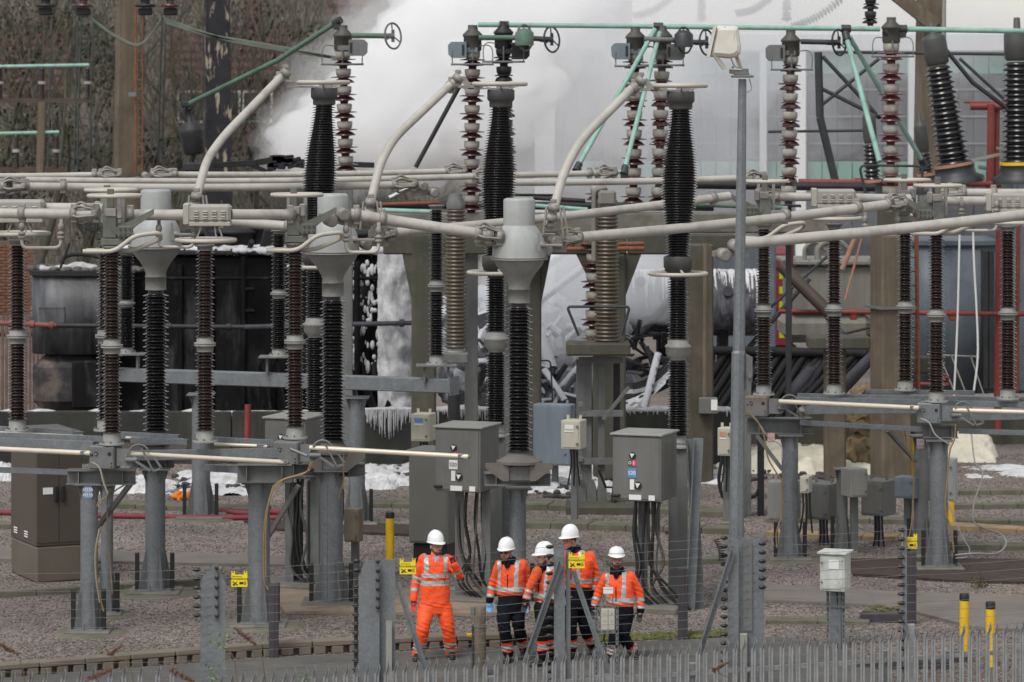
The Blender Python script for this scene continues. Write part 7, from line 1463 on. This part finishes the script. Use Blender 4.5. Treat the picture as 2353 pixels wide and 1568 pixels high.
b = MB(); p = V((ctr.x, ctr.y, z0*.72)); b.box(p, (.45, .03, .03), rot); b.build('tie_bar', galvd_m, t)
b = MB(); b.box((ctr.x+.02, ctr.y+.05, .45), (.16, .1, .9), rot, .005); b.build('cable_guard', galv_m, t)
# small yellow marker and shrubs
b = MB(); p = G(1098, 1488); p = G(1097, 1487, .2); b.box((W(1090, 0, 49.2).x-.02, 49.3, .22), (.18, .1, .05), None, .01); tag(b.build('yellow_block', yellow_m), 'small yellow block on the kerb beside the timber post', 'block')
weedm = mat('dead_flower', (.12, .05, .03), .9, var=.4, scale=20); stem_m = mat('weed_stem', (.12, .10, .05), .8); leaf_m = mat('weed_leaf', (.10, .17, .04), .6, var=.3)
def weed(x, y, Y, ang, label, leaves=False, s=1.0):
    p = W(x, y, Y); t = thing('weed', label, 'weed', V((p.x+.2, Y, ZG)), 'foreground weeds'); d = V((math.cos(ang), .1, math.sin(ang))); b = MB(); b.tube(crv([V((p.x+.25, Y, ZG)), p+V((.2, 0, -.5)), p-d*.05]), .006, 5); b.build('stem', stem_m, t); rng = random.Random(x)
    if leaves:
        b = MB()
        for k in range(22): c = p+V((rng.gauss(0, .06), rng.gauss(0, .05), rng.gauss(-.04, .06))); u = V((rng.gauss(0, 1), rng.gauss(0, 1), rng.gauss(.3, 1))).normalized(); w2 = u.orthogonal().normalized(); l = rng.uniform(.03, .055); b.add([c, c+u*l*.5+w2*l*.3, c+u*l, c+u*l*.5-w2*l*.3], [(0, 1, 2, 3)])
        b.build('leaves', leaf_m, t)
    else:
        b = MB()
        for k in range(90): f = rng.random(); c = p+d*(f-.5)*.26*s+V((rng.gauss(0, .014*s*(1.2-f)), rng.gauss(0, .014), rng.gauss(0, .014*s*(1.2-f)))); b.ell(c, rng.uniform(.006, .012), 5, 4)
        b.build('seed_head', weedm, t)
for a_ in [(14, 1489, 33, -.5, 'brown dead flower spike at the left edge', False, 1), (265, 1494, 34, .6, 'small brown dead flower spike above the left fence', False, .6), (565, 1464, 34, -.7, 'brown dead flower spike left of the dark plastic post', False, 1), (228, 1551, 32, .4, 'brown dead flower spike low on the left fence', False, 1), (420, 1553, 32, -.5, 'brown dead flower spike left of the broad plate post', False, .9), (1655, 1532, 36, .5, 'brown dead flower spike left of the widest post', False, .7), (505, 1468, 38, 1, 'green leafy weed tip in front of the broad plate post', True, 1), (495, 1540, 38, 1, 'larger green leafy weed at the foot of the broad plate post', True, 1), (700, 1562, 36, 1, 'green leafy weed at the bottom edge', True, 1)]: weed(*a_)
# red-tipped plant on the right gravel
b = MB(); rng = random.Random(5); g = G(2254, 1352)
for k in range(90): c = g+V((rng.gauss(0, .07), rng.gauss(0, .05), abs(rng.gauss(.05, .07)))); u = V((rng.gauss(0, .6), rng.gauss(0, .6), 1)).normalized(); w2 = u.orthogonal().normalized(); l = rng.uniform(.04, .09); b.add([c, c+u*l*.5+w2*l*.25, c+u*l, c+u*l*.5-w2*l*.25], [(0, 1, 2, 3)])
tag(b.build('small_shrub', mat('shrub_red', (.12, .06, .03), .8, var=.6, scale=14, c2=(.08, .10, .03), cf=.5, csc=12)), 'small reddish plant growing in the gravel at far right', 'plant')
# ================================================================ the five workers
def cloth(name, c, rough=.75, var=.1, bump=.35): return mat(name, c, rough, var=var, scale=7, bump=bump, bscale=38, sheen=.05)
hv1 = cloth('hivis_bright', (.95, .085, .008), .6, .06); hv2 = cloth('hivis_worn', (.80, .075, .008), .7, .14); hv3 = cloth('hivis_dirty', (.62, .075, .012), .8, .3)
navy = mat('navy_cloth', (.0055, .006, .011), .85, var=.2, scale=7, bump=.3, bscale=38, spec=.2); blackc = mat('black_trousers', (.0065, .007, .0062), .85, var=.3, scale=7, bump=.3, bscale=38, spec=.2)
refl = mat('reflective_tape', (.42, .43, .42), .45, metal=.25, var=.08, scale=9)
skin_m = mat('skin', (.50, .25, .19), .5, var=.08, scale=18); skinr_m = mat('skin_ruddy', (.50, .19, .14), .5, var=.1, scale=18)
helm_m = mat('helmet_white', (.78, .78, .77), .3, var=.03, coat=.3); boot_m = mat('boots', (.012, .011, .011), .5, var=.3)
gl_blue = mat('nitrile_blue', (.12, .33, .62), .4, var=.08); gl_black = mat('glove_black', (.012, .012, .013), .6, var=.2); gl_red = mat('glove_red', (.42, .02, .03), .6, var=.15)
shirt_m = mat('shirt_blue', (.38, .42, .62), .7, var=.06); hair_m = mat('hair_brown', (.05, .028, .018), .7, var=.3, scale=40); beardr = mat('beard_red', (.075, .028, .015), .8, var=.4, scale=60, bump=.5, bscale=90); beardb = mat('beard_brown', (.10, .055, .04), .8, var=.4, scale=60)
def loft(b, secs, n=20):
    vs = []; fs = []
    for c, u, w in secs:
        for j in range(n): a = 2*math.pi*j/n; ca, sa = math.cos(a), math.sin(a); k = 1/(abs(ca)**2.6+abs(sa)**2.6)**(1/2.6); vs.append(c+u*ca*k+w*sa*k)
    m = len(secs)
    for i in range(m-1):
        for j in range(n): j2 = (j+1) % n; fs.append((i*n+j, i*n+j2, (i+1)*n+j2, (i+1)*n+j))
    fs.append(tuple(range(n))[::-1]); fs.append(tuple(range((m-1)*n, m*n))); b.add(vs, fs, True)
def limb(b, pts, rad, n=14):
    P = crv(pts, 5); k = len(P); rr = []
    for i in range(k): f = i/(k-1)*(len(rad)-1); a = int(min(f, len(rad)-2)); rr.append(rad[a]+(rad[a+1]-rad[a])*(f-a))
    b.tube(P, rr, n); b.ell(P[0], rr[0], 10, 8); b.ell(P[-1], rr[-1]*.98, 10, 8)
def segd(p, a, c):
    ac = c-a; t = np.clip(((p-a)@ac)/(ac@ac), 0, 1); return np.linalg.norm(p-(a+t[:, None]*ac), axis=1), t
def split(me, cls, names, parent, mats, folds=None):
    """cut a remeshed garment into parts by face class; class 0 is the garment, the others are its sub-parts"""
    nv = len(me.vertices); co = np.empty(nv*3); me.vertices.foreach_get('co', co); co = co.reshape(-1, 3); no = np.empty(nv*3); me.vertices.foreach_get('normal', no); no = no.reshape(-1, 3)
    faces = [tuple(p.vertices) for p in me.polygons]; cen = np.array([co[list(f)].mean(0) for f in faces]); k = cls(cen)
    if folds is not None: co = co+no*folds(co)[:, None]
    root = None; off = np.array(wl(parent))
    for i, (nm, m) in enumerate(zip(names, mats)):
        sel = [f for f, q in zip(faces, k) if q == i]
        if not sel: continue
        groups = [sel]
        if i:                                       # one object per connected strip
            par = {}
            def find(a):
                while par[a] != a: par[a] = par[par[a]]; a = par[a]
                return a
            for f in sel:
                for v in f: par.setdefault(v, v)
                r0 = find(f[0])
                for v in f[1:]: par[find(v)] = r0
            gd = {}
            for f in sel: gd.setdefault(find(f[0]), []).append(f)
            groups = list(gd.values())
        for sel in groups:
            used = sorted({v for f in sel for v in f}); ix = {v: j for j, v in enumerate(used)}; m2 = bpy.data.meshes.new(nm); up_ = .003 if (i and len(sel) > 12) else 0; m2.from_pydata([tuple(co[v]-off+no[v]*up_) for v in used], [], [tuple(ix[v] for v in f) for f in sel])
            small = i and len(sel) <= 12; m2.materials.append(mats[0] if small else m); m2.polygons.foreach_set('use_smooth', [True]*len(sel)); m2.update(); o = bpy.data.objects.new('seam' if small else nm, m2); col.objects.link(o); o.parent = parent if root is None else root
            WL[o] = wl(parent); root = root or o
    return root
def hand(wr, tip, side, m, parent, curl=.35, fist=False, nm='glove'):
    """palm, four unequal curled fingers and a thumb leaving the side of the palm"""
    d = (tip-wr); L_ = .185; d.normalize(); b = MB(); fwd = V((0, -1, 0)); s = d.cross(fwd).normalized()*side; nrm = s.cross(d).normalized()
    if nrm.y > 0: nrm = -nrm
    pal = wr+d*.055; rot = M((s, nrm, d)).transposed(); b.ell(pal, (.042, .024, .058), 12, 10, 0, rot); b.ell(wr+d*.01, (.034, .028, .04), 10, 8, 0, rot)
    for k, (o, l) in enumerate(((-.031, .062), (-.010, .076), (.011, .079), (.031, .068))):
        p = wr+d*.098+s*o; c = 1.5 if fist else curl+.05*k; pts = [p-d*.025, p]; dd = d.copy()
        for j in range(3): dd = (dd*math.cos(c*.6)+(nrm if fist else nrm*.6+s*(-.8)*side*0)*math.sin(c*.6)).normalized(); pts.append(pts[-1]+dd*l/3)
        b.tube(pts, [.011, .0115, .011, .010, .0085], 7); b.ell(pts[-1], .0088, 6, 5)
    p = wr+d*.035+s*(-.034); pts = [p, p+(d*.55-s*.8)*.03, p+(d*.9-s*.75)*.055+nrm*.01, p+(d*1.15-s*.5)*.075+nrm*.022]; b.tube(pts, [.014, .0135, .012, .009], 7); b.ell(pts[-1], .009, 6, 5)
    me = remesh(b, .0055, 1); me.materials.append(m); off = wl(parent)
    for v in me.vertices: v.co -= off
    o = bpy.data.objects.new(nm, me); col.objects.link(o); o.parent = parent; WL[o] = off; return o
def boot(an, toe, parent):
    d = toe-an; d.z = 0; d = d.normalized() if d.length > .02 else V((0, -1, 0)); z0 = min(an.z-.08, toe.z-.02); z0 = max(z0, .037); b = MB(); up = V((0, 0, 1)); s = d.cross(up)
    heel = V((an.x, an.y, z0))-d*.06; loft(b, [(heel+d*x+up*(h/2), s*w_, up*(h/2)) for x, w_, h in ((-.02, .03, .06), (0, .042, .09), (.07, .046, .13), (.14, .05, .10), (.2, .052, .085), (.26, .045, .07), (.29, .025, .045))], 14)
    limb(b, [an+up*.13, an+up*.02, V((an.x, an.y, z0+.06))], [.058, .052, .05], 12); me = remesh(b, .008, 2)
    for v in me.vertices: v.co -= wl(parent)
    me.materials.append(boot_m); o = bpy.data.objects.new('boot', me); col.objects.link(o); o.parent = parent; WL[o] = wl(parent)
    b = MB(); loft(b, [(heel+d*x+up*.012, s*w_, up*.014) for x, w_ in ((-.025, .03), (0, .044), (.07, .048), (.14, .051), (.2, .053), (.26, .046), (.295, .026))], 12); b.build('sole', black_m, o)
def person(label, off, Y0, J, yaw, hyaw, top, trousers, gloves, head, coverall=False, hem=None, tilt=0, sk=None):
    def P(k):
        v = J[k]; return W(off[0]+v[0]/4.265, off[1]+v[1]/4.265, Y0+(v[2] if len(v) > 2 else 0))
    q = {k: P(k) for k in J if k != 'bands'}; base = V((q['hipL'].x*.5+q['hipR'].x*.5, Y0, .035)); t = thing('person', label, 'person', base, 'workers walking together'); up = V((0, 0, 1)); sk = sk or skin_m
    f = V((math.sin(R(yaw)), -math.cos(R(yaw)), 0)); s = V((math.cos(R(yaw)), math.sin(R(yaw)), 0)); hf = V((math.sin(R(hyaw)), -math.cos(R(hyaw)), -math.sin(R(tilt)))).normalized(); hs = V((math.cos(R(hyaw)), math.sin(R(hyaw)), 0)); hu = hs.cross(hf)*-1
    if hu.z < 0: hu = -hu
    hrot = M((hs, -hf, hu)).transposed(); hip = (q['hipL']+q['hipR'])/2; sh = (q['shL']+q['shR'])/2; neck = q['neck']; hc = q['head']; swd = max((q['shR']-q['shL']).length/2, .17)
    # ---- body: one continuous figure, head to hands
    b = MB(); b.ell(hc+hu*.035-hf*.012, (.079, .098, .098), 18, 14, 0, hrot); b.ell(hc-hu*.05+hf*.022, (.062, .070, .072), 14, 10, 0, hrot); b.ell(hc-hu*.098+hf*.055, (.033, .03, .026), 10, 8, 0, hrot)
    b.ell(hc+hf*.098-hu*.018, (.0135, .021, .024), 8, 6, 0, hrot); b.ell(hc+hf*.092+hu*.01, (.011, .014, .022), 8, 6, 0, hrot); b.ell(hc+hf*.078+hu*.032, (.052, .018, .014), 10, 6, 0, hrot)
    for e in (-1, 1): b.ell(hc+hs*(e*.078)-hu*.012-hf*.012, (.012, .022, .032), 8, 6, 0, hrot); b.ell(hc+hs*(e*.038)+hf*.066-hu*.025, (.022, .02, .018), 8, 6, 0, hrot)
    b.ell(hc+hf*.088-hu*.062, (.024, .012, .008), 8, 6, 0, hrot); b.ell(hc+hf*.086-hu*.076, (.020, .012, .008), 8, 6, 0, hrot)
    limb(b, [hc-hu*.06-hf*.015, (hc+neck)/2-hf*.005, neck-up*.06], [.056, .056, .07], 12)
    loft(b, [(sh-up*.02, s*swd*.8, f*.08), (sh-up*.2, s*.15, f*.10), (hip+up*.12, s*.13, f*.09), (hip-up*.05, s*.14, f*.1)], 16)
    for e in 'LR':
        limb(b, [q['sh'+e], q['el'+e], q['wr'+e]], [.05, .04, .028], 8); b.ell(q['wr'+e]+(q['tip'+e]-q['wr'+e]).normalized()*.05, .03, 8, 6); limb(b, [q['hip'+e], q['kn'+e], q['an'+e]], [.075, .055, .04], 8)
    me = remesh(b, .0075, 1)
    for v in me.vertices: v.co -= base
    me.materials.append(sk); o = bpy.data.objects.new('body', me); col.objects.link(o); o.parent = t; WL[o] = base; body = o
    b = MB()
    for e in (-1, 1): b.ell(hc+hs*(e*.033)+hf*.083+hu*.008, (.013, .007, .006), 8, 6, 0, hrot)
    b.build('eyes', mat('eye_dark', (.03, .022, .02), .2), body); b = MB(); b.ell(hc+hf*.098-hu*.069, (.022, .004, .004), 8, 5, 0, hrot); b.build('mouth', mat('lips', (.30, .10, .09), .5), body)
    b = MB(); b.ell(hc+hu*.03-hf*.02, (.083, .096, .085), 16, 12, 0, hrot); hm = b.build('hair', hair_m, body)
    if head.get('beard'):
        b = MB(); b.ell(hc-hu*.085+hf*.042, (.056, .052, .045), 14, 10, 0, hrot); b.ell(hc-hu*.06+hf*.012, (.070, .06, .05), 14, 10, 0, hrot); b.ell(hc-hu*.052+hf*.092, (.03, .014, .008), 10, 6, 0, hrot)
        if head.get('long'): b.ell(hc-hu*.125+hf*.05, (.045, .038, .04), 12, 8, 0, hrot)
        b.build('beard', head['beard'], body)
    if head.get('glasses'):
        b = MB()
        for e in (-1, 1): b.ell(hc+hs*(e*.036)+hf*.092+hu*.004, (.030, .009, .017), 10, 8, 0, hrot); b.beam(hc+hs*(e*.068)+hf*.08+hu*.01, hc+hs*(e*.08)-hf*.02+hu*.01, .006, .008)
        if head['glasses'] == 'dark': b.build('sunglasses', black_m, t)
        else: b.build('safety_glasses', mat('clear_lens', (.30, .19, .16), .25, var=.03, spec=.6), t)
    # ---- helmet
    ht = q['htop']; b = MB(); hb = hc+hu*.062; hh = max(.11, (ht-hb).dot(hu)); vs = []; fs = []; nn, mm = 28, 9
    for i in range(mm+1):
        a = math.pi/2*i/mm
        for j in range(nn): g = 2*math.pi*j/nn; w_ = .114*(math.cos(a)**.8); l_ = .139*(math.cos(a)**.8); rid = .006 if abs(math.sin(g*1)) > .0 and abs(math.cos(g)) < .25 else 0; vs.append(hb+hrot@V((w_*math.cos(g), l_*math.sin(g)+.012, (hh+rid)*math.sin(a)**.92)))
    for i in range(mm):
        for j in range(nn): j2 = (j+1) % nn; fs.append((i*nn+j, i*nn+j2, (i+1)*nn+j2, (i+1)*nn+j))
    b.add(vs, fs, True); hl = b.build('helmet', helm_m, t); b = MB(); ring = []
    for j in range(36): g = 2*math.pi*j/36; fr = max(0, -math.sin(g))**1.5; ring.append(hb+hrot@V((.118*math.cos(g), (.143+.042*fr)*math.sin(g)+.012, -.006-.016*fr)))
    b.tube(ring, .0075, 6, False, True); iv = []
    for j in range(36): g = 2*math.pi*j/36; iv.append(hb+hrot@V((.112*math.cos(g), .135*math.sin(g)+.012, .004)))
    b.add(iv+ring, [(j, (j+1) % 36, 36+(j+1) % 36, 36+j) for j in range(36)], True); b.build('brim', helm_m, hl)
    if head.get('strap'):
        b = MB()
        for e in (-1, 1): b.tube([hc+hs*(e*.09)+hu*.05, hc+hs*(e*.078)-hu*.05, hc-hu*.125+hf*.05+hs*(e*.01)], .005, 4)
        b.build('chin_strap', black_m, t); b = MB()
        for k in range(5): b.box(hb+hrot@V((-.118+.004*k, -.05+.03*k, .06)), (.01, .012, .03), hrot)
        b.box(hb+hrot@V((-.115, -.09, .05)), (.02, .03, .05), hrot, .004); b.build('helmet_vents', mat('vent_grey', (.12, .13, .18), .5), hl)
    # ---- clothes
    rA = [.074, .066, .060, .055, .052]; hemz = hip.z+.02 if hem is None else W(0, off[1]+hem/4.265, Y0).z
    segs = [(sh+up*.05, hip-up*.02, .19)]
    for e in 'LR': segs += [(q['sh'+e], q['el'+e], .07), (q['el'+e], q['wr'+e], .06)]
    for e in 'LR': segs += [(q['hip'+e], q['kn'+e], .11), (q['kn'+e], q['an'+e], .08)]
    segn = [(np.array(a), np.array(c), r) for a, c, r in segs]
    def which(cen):
        D = []; T = []
        for a, c, r in segn: d, tt = segd(cen, a, c); D.append(d/r); T.append(tt)
        return np.argmin(np.array(D), 0), np.array(T)
    def folds(co):
        out = np.zeros(len(co)); D = []
        for i, p in enumerate(co):
            v = V(p); out[i] = .011*(.45-abs(mnoise.noise(V((v.x*5, v.y*5, v.z*13+v.x*6)))))+.007*mnoise.noise(V((v.x*9-v.z*5, v.y*9, v.z*9)))+.003*mnoise.noise(v*26)
        for k in ('elL', 'elR', 'knL', 'knR'):
            d = np.linalg.norm(co-np.array(q[k]), axis=1); out += .006*np.exp(-(d/.12)**2)*np.sin(co[:, 2]*95+co[:, 0]*40)
        for z in (q['anL'].z+.12, q['anR'].z+.12, hemz+.03): out += .004*np.exp(-((co[:, 2]-z)/.06)**2)*np.sin(co[:, 2]*120+co[:, 0]*25)
        return out
    b = MB(); wv = .205 if not coverall else .2
    loft(b, [(V((hip.x, hip.y, hemz)), s*.195, f*.125), (V((hip.x, hip.y, hemz))*.9+sh*.1, s*.2, f*.14), (hip*.5+sh*.5-up*.02, s*wv, f*.135), (sh-up*.16, s*(swd+.03), f*.135), (sh-up*.04, s*(swd+.035), f*.115), (sh+up*.03, s*swd*.82, f*.09), (neck+up*.015, s*.085, f*.085)], 22)
    for e in 'LR': limb(b, [q['sh'+e], q['el'+e], q['wr'+e]], rA, 14)
    if coverall:
        loft(b, [(hip-up*.12, s*.19, f*.125), (hip, s*.205, f*.135), (hip+up*.12, s*.207, f*.135), (hip+up*.3, s*.205, f*.135)], 20)
        for e in 'LR': limb(b, [q['hip'+e]-up*.04, q['kn'+e], q['an'+e]+up*.02], [.115, .108, .092, .09, .088], 16)
    me = remesh(b, .0115, 3)
    bz = J.get('bands', {})
    def zof(y): return W(0, off[1]+y/4.265, Y0).z
    def cls(cen):
        w_, T = which(cen); k = np.zeros(len(cen), int); rel = cen-np.array(sh); us = rel@np.array(s); uf = rel@np.array(f)
        for a, c in bz.get('torso', []): k[(w_ == 0) & (cen[:, 2] < zof(a)) & (cen[:, 2] > zof(c))] = 1
        if coverall: 
            for a, c in bz.get('torso', []): k[(w_ >= 5) & (cen[:, 2] < zof(a)) & (cen[:, 2] > zof(c))] = 1
        for a, c in bz.get('fore', []): k[((w_ == 2) | (w_ == 4)) & (np.where(w_ == 2, T[2], T[4]) > a) & (np.where(w_ == 2, T[2], T[4]) < c)] = 1
        for a, c in bz.get('upper', []): k[((w_ == 1) | (w_ == 3)) & (np.where(w_ == 1, T[1], T[3]) > a) & (np.where(w_ == 1, T[1], T[3]) < c)] = 1
        for a, c in bz.get('shin', []): k[((w_ == 6) | (w_ == 8)) & (np.where(w_ == 6, T[6], T[8]) > a) & (np.where(w_ == 6, T[6], T[8]) < c)] = 1
        for u0, u1, ya, yb in bz.get('brace', []): k[(w_ != 2) & (w_ != 4) & (us > u0) & (us < u1) & (cen[:, 2] < zof(ya)) & (cen[:, 2] > zof(yb)) & (uf > -.05)] = 1
        ne = np.linalg.norm(cen-np.array(neck), axis=1); k[(cen[:, 2] > neck.z-.045) & (ne < .14) & (k == 0)] = 2
        if not coverall: k[(k == 0) & (cen[:, 2] < hemz+.0)] = 3
        for i, a in ((2, T[2]), (4, T[4])): k[(w_ == i) & (a > .95) & (not coverall)] = 3
        return k
    split(me, cls, ['coverall' if coverall else 'jacket', 'reflective_band', 'collar', 'dark_cuff'], t, [top, refl, top if coverall else navy, navy], folds)
    b = MB(); cz = neck+up*.0
    if coverall:
        b = MB(); b.prism([(-.05, .03), (.06, .03), (.012, -.16), (-.005, -.16)], neck+f*.088-up*.02, s, (up-f*.12), f*.018); b.build('shirt', shirt_m, t); b = MB(); b.tube(crv([neck+f*.07+s*.055+up*.05, neck+f*.1+s*.03-up*.03, neck+f*.108-up*.14]), .012, 5); b.tube(crv([neck+f*.07-s*.055+up*.05, neck+f*.1-s*.03-up*.03, neck+f*.108-up*.14]), .012, 5); b.build('collar_edge', top, t)
        b = MB(); b.beam(sh+s*.13+f*.145-up*.22, sh+s*.12+f*.142-up*.34, .008, .008); b.build('pen', navy, t)
        b = MB()
        for e in (-1, 1): b.box(sh+s*(e*.10)+f*.142-up*.25, (.11, .012, .015), M((s, -f, up)).transposed(), .003)
        b.build('pocket_flap', top, t)
    else:
        b = MB(); b.torus(neck+up*.03, .08, .024, (0, 0, 1), 20, 8); b.tube(crv([neck+f*.08+s*.05+up*.04, neck+f*.125+s*.03-up*.02, neck+f*.13-up*.09]), .02, 6); b.tube(crv([neck+f*.08-s*.05+up*.04, neck+f*.125-s*.03-up*.02, neck+f*.13-up*.09]), .02, 6); b.build('collar', navy, t)
        b = MB(); b.box(sh+f*.138-up*.22-s*.02, (.012, .012, .2), M((s, -f, up)).transposed()); b.build('zip', navy, t)
        b = MB(); loft(b, [(hip-up*.13, s*.17, f*.115), (hip-up*.02, s*.18, f*.125), (V((hip.x, hip.y, hemz+.06)), s*.17, f*.115)], 20)
        for e in 'LR': limb(b, [q['hip'+e]-up*.04, q['kn'+e], q['an'+e]+up*.07], [.107, .1, .086, .082, .08], 16)
        me = remesh(b, .0115, 3)
        def cls2(cen):
            w_, T = which(cen); k = np.zeros(len(cen), int); tt = np.where(w_ == 6, T[6], T[8]); leg = (w_ == 6) | (w_ == 8)
            a0, a1 = bz.get('cuff', (.62, .82)); k[leg & (tt > a0) & (tt < a1)] = 1; k[leg & (((tt > a0-.09) & (tt < a0)) | ((tt > a1) & (tt < a1+.05)))] = 2; return k
        split(me, cls2, ['trousers', 'reflective_band', 'orange_trim'], t, [trousers, refl, mat('trim_orange', (.85, .06, .02), .6)], folds)
    for i, e in enumerate('LR'):
        g_ = gloves[i]; hand(q['wr'+e], q['tip'+e], 1 if e == 'L' else -1, g_[0], t, .35, len(g_) > 1); boot(q['an'+e], q['toe'+e], t)
        if coverall: b = MB(); d = (q['tip'+e]-q['wr'+e]).normalized(); b.lathe(q['wr'+e]-d*.02, [(.045, 0), (.042, .05), (.036, .07)], 12, d); b.build('glove_cuff', gl_black, t)
    return t
OA, OB = (896.1, 1183.4), (1091.5, 1183.4)
person('man in full orange coverall with white helmet raising one red gloved hand', OA, 48.3, dict(head=(452, 305, 0), htop=(447, 150, 0), neck=(440, 405, .02), shL=(330, 432, .02), elL=(258, 640, .06), wrL=(232, 830, 0), tipL=(232, 930, -.04), shR=(560, 435, .02), elR=(688, 600, -.10), wrR=(628, 485, -.24), tipR=(590, 380, -.27),
    hipL=(355, 880, 0), hipR=(530, 880, .02), knL=(322, 1120, -.16), anL=(276, 1375, .0), toeL=(250, 1440, -.2), knR=(572, 1130, .0), anR=(600, 1362, .16), toeR=(612, 1412, -.06),
    bands=dict(torso=[(563, 610), (635, 685)], fore=[(.02, .17), (.42, .58)], upper=[(.8, .97)], shin=[(.40, .55), (.66, .80)], brace=[(-.165, -.105, 380, 555), (.105, .165, 380, 555)])), 6, 32, hv1, hv1, [(gl_red,), (gl_red, 1)], dict(beard=beardb, glasses='clear'), coverall=True, hem=900)
person('worker in sunglasses with orange jacket, dark trousers and blue gloves', OA, 48.1, dict(head=(1138, 368, 0), htop=(1152, 218, 0), neck=(1165, 448, .03), shL=(1072, 495, 0), elL=(1010, 670, .04), wrL=(978, 838, 0), tipL=(972, 945, -.03), shR=(1300, 490, .04), elR=(1350, 670, .08), wrR=(1330, 845, .05), tipR=(1335, 940, .02),
    hipL=(1118, 870, 0), hipR=(1252, 870, .02), knL=(1120, 1100, -.10), anL=(1160, 1400, .02), toeL=(1135, 1468, -.2), knR=(1262, 1100, -.02), anR=(1312, 1345, .25), toeR=(1330, 1400, .08),
    bands=dict(torso=[(700, 742)], fore=[(.20, .42), (.62, .82)], brace=[(.075, .13, 440, 700), (-.17, -.125, 450, 700)], cuff=(.55, .72))), -12, -22, hv2, navy, [(gl_blue,), (gl_blue,)], dict(beard=beardb, glasses='dark'), hem=782)
person('worker in vented helmet half hidden by the twin channel post, black gloves', OB, 47.75, dict(head=(672, 418, 0), htop=(690, 262, 0), neck=(712, 505, .02), shL=(612, 560, -.06), elL=(535, 720, -.12), wrL=(500, 838, -.16), tipL=(478, 935, -.18), shR=(795, 555, .12), elR=(835, 730, .14), wrR=(825, 850, .05), tipR=(820, 940, 0),
    hipL=(648, 880, -.02), hipR=(752, 880, .08), knL=(660, 1100, -.06), anL=(668, 1440, .02), toeL=(570, 1510, -.1), knR=(742, 1090, .06), anR=(735, 1400, .16), toeR=(690, 1470, .05),
    bands=dict(torso=[(765, 810)], fore=[(.12, .38), (.6, .85)], brace=[(-.15, -.10, 480, 765), (.08, .13, 480, 765)], cuff=(.46, .60))), -48, -68, hv3, blackc, [(gl_black,), (gl_black,)], dict(beard=beardb, strap=1), hem=845)
person('tallest worker in orange jacket behind the yellow sign, blue glove at his side', OB, 48.55, dict(head=(925, 252, 0), htop=(940, 94, 0), neck=(968, 335, .03), shL=(868, 400, -.1), elL=(850, 600, -.12), wrL=(868, 770, -.16), tipL=(872, 870, -.18), shR=(1128, 408, .08), elR=(1180, 590, .08), wrR=(1152, 775, .02), tipR=(1118, 890, 0),
    hipL=(955, 835, -.03), hipR=(1075, 835, .05), knL=(940, 1100, -.12), anL=(945, 1370, -.05), toeL=(925, 1430, -.25), knR=(1072, 1085, .02), anR=(1148, 1320, .28), toeR=(1165, 1400, .1),
    bands=dict(torso=[(615, 660)], fore=[(.12, .32), (.55, .78)], brace=[(.07, .125, 320, 615), (-.16, -.105, 320, 615)], cuff=(.5, .68))), -30, -52, hv1, navy, [(gl_blue,), (gl_blue,)], dict(beard=None, glasses='clear'), hem=705, sk=skinr_m)
person('bearded worker at the right with black gloves stepping behind the instrument stand', OB, 48.2, dict(head=(1388, 432, 0), htop=(1386, 310, 0), neck=(1392, 548, .03), shL=(1285, 620, 0), elL=(1212, 762, .03), wrL=(1168, 905, 0), tipL=(1165, 1000, -.04), shR=(1525, 608, .02), elR=(1610, 770, .06), wrR=(1622, 935, .02), tipR=(1606, 1040, -.02),
    hipL=(1375, 930, 0), hipR=(1485, 930, .02), knL=(1372, 1175, -.10), anL=(1346, 1400, -.02), toeL=(1338, 1475, -.2), knR=(1462, 1185, 0), anR=(1548, 1375, .3), toeR=(1575, 1420, .16),
    bands=dict(torso=[(805, 850)], fore=[(.28, .52), (.72, .9)], brace=[(.06, .12, 560, 805), (-.17, -.12, 560, 805)], cuff=(.55, .78))), -8, 4, hv1, navy, [(gl_black,), (gl_black,)], dict(beard=beardr, long=1, glasses='clear'), hem=890)
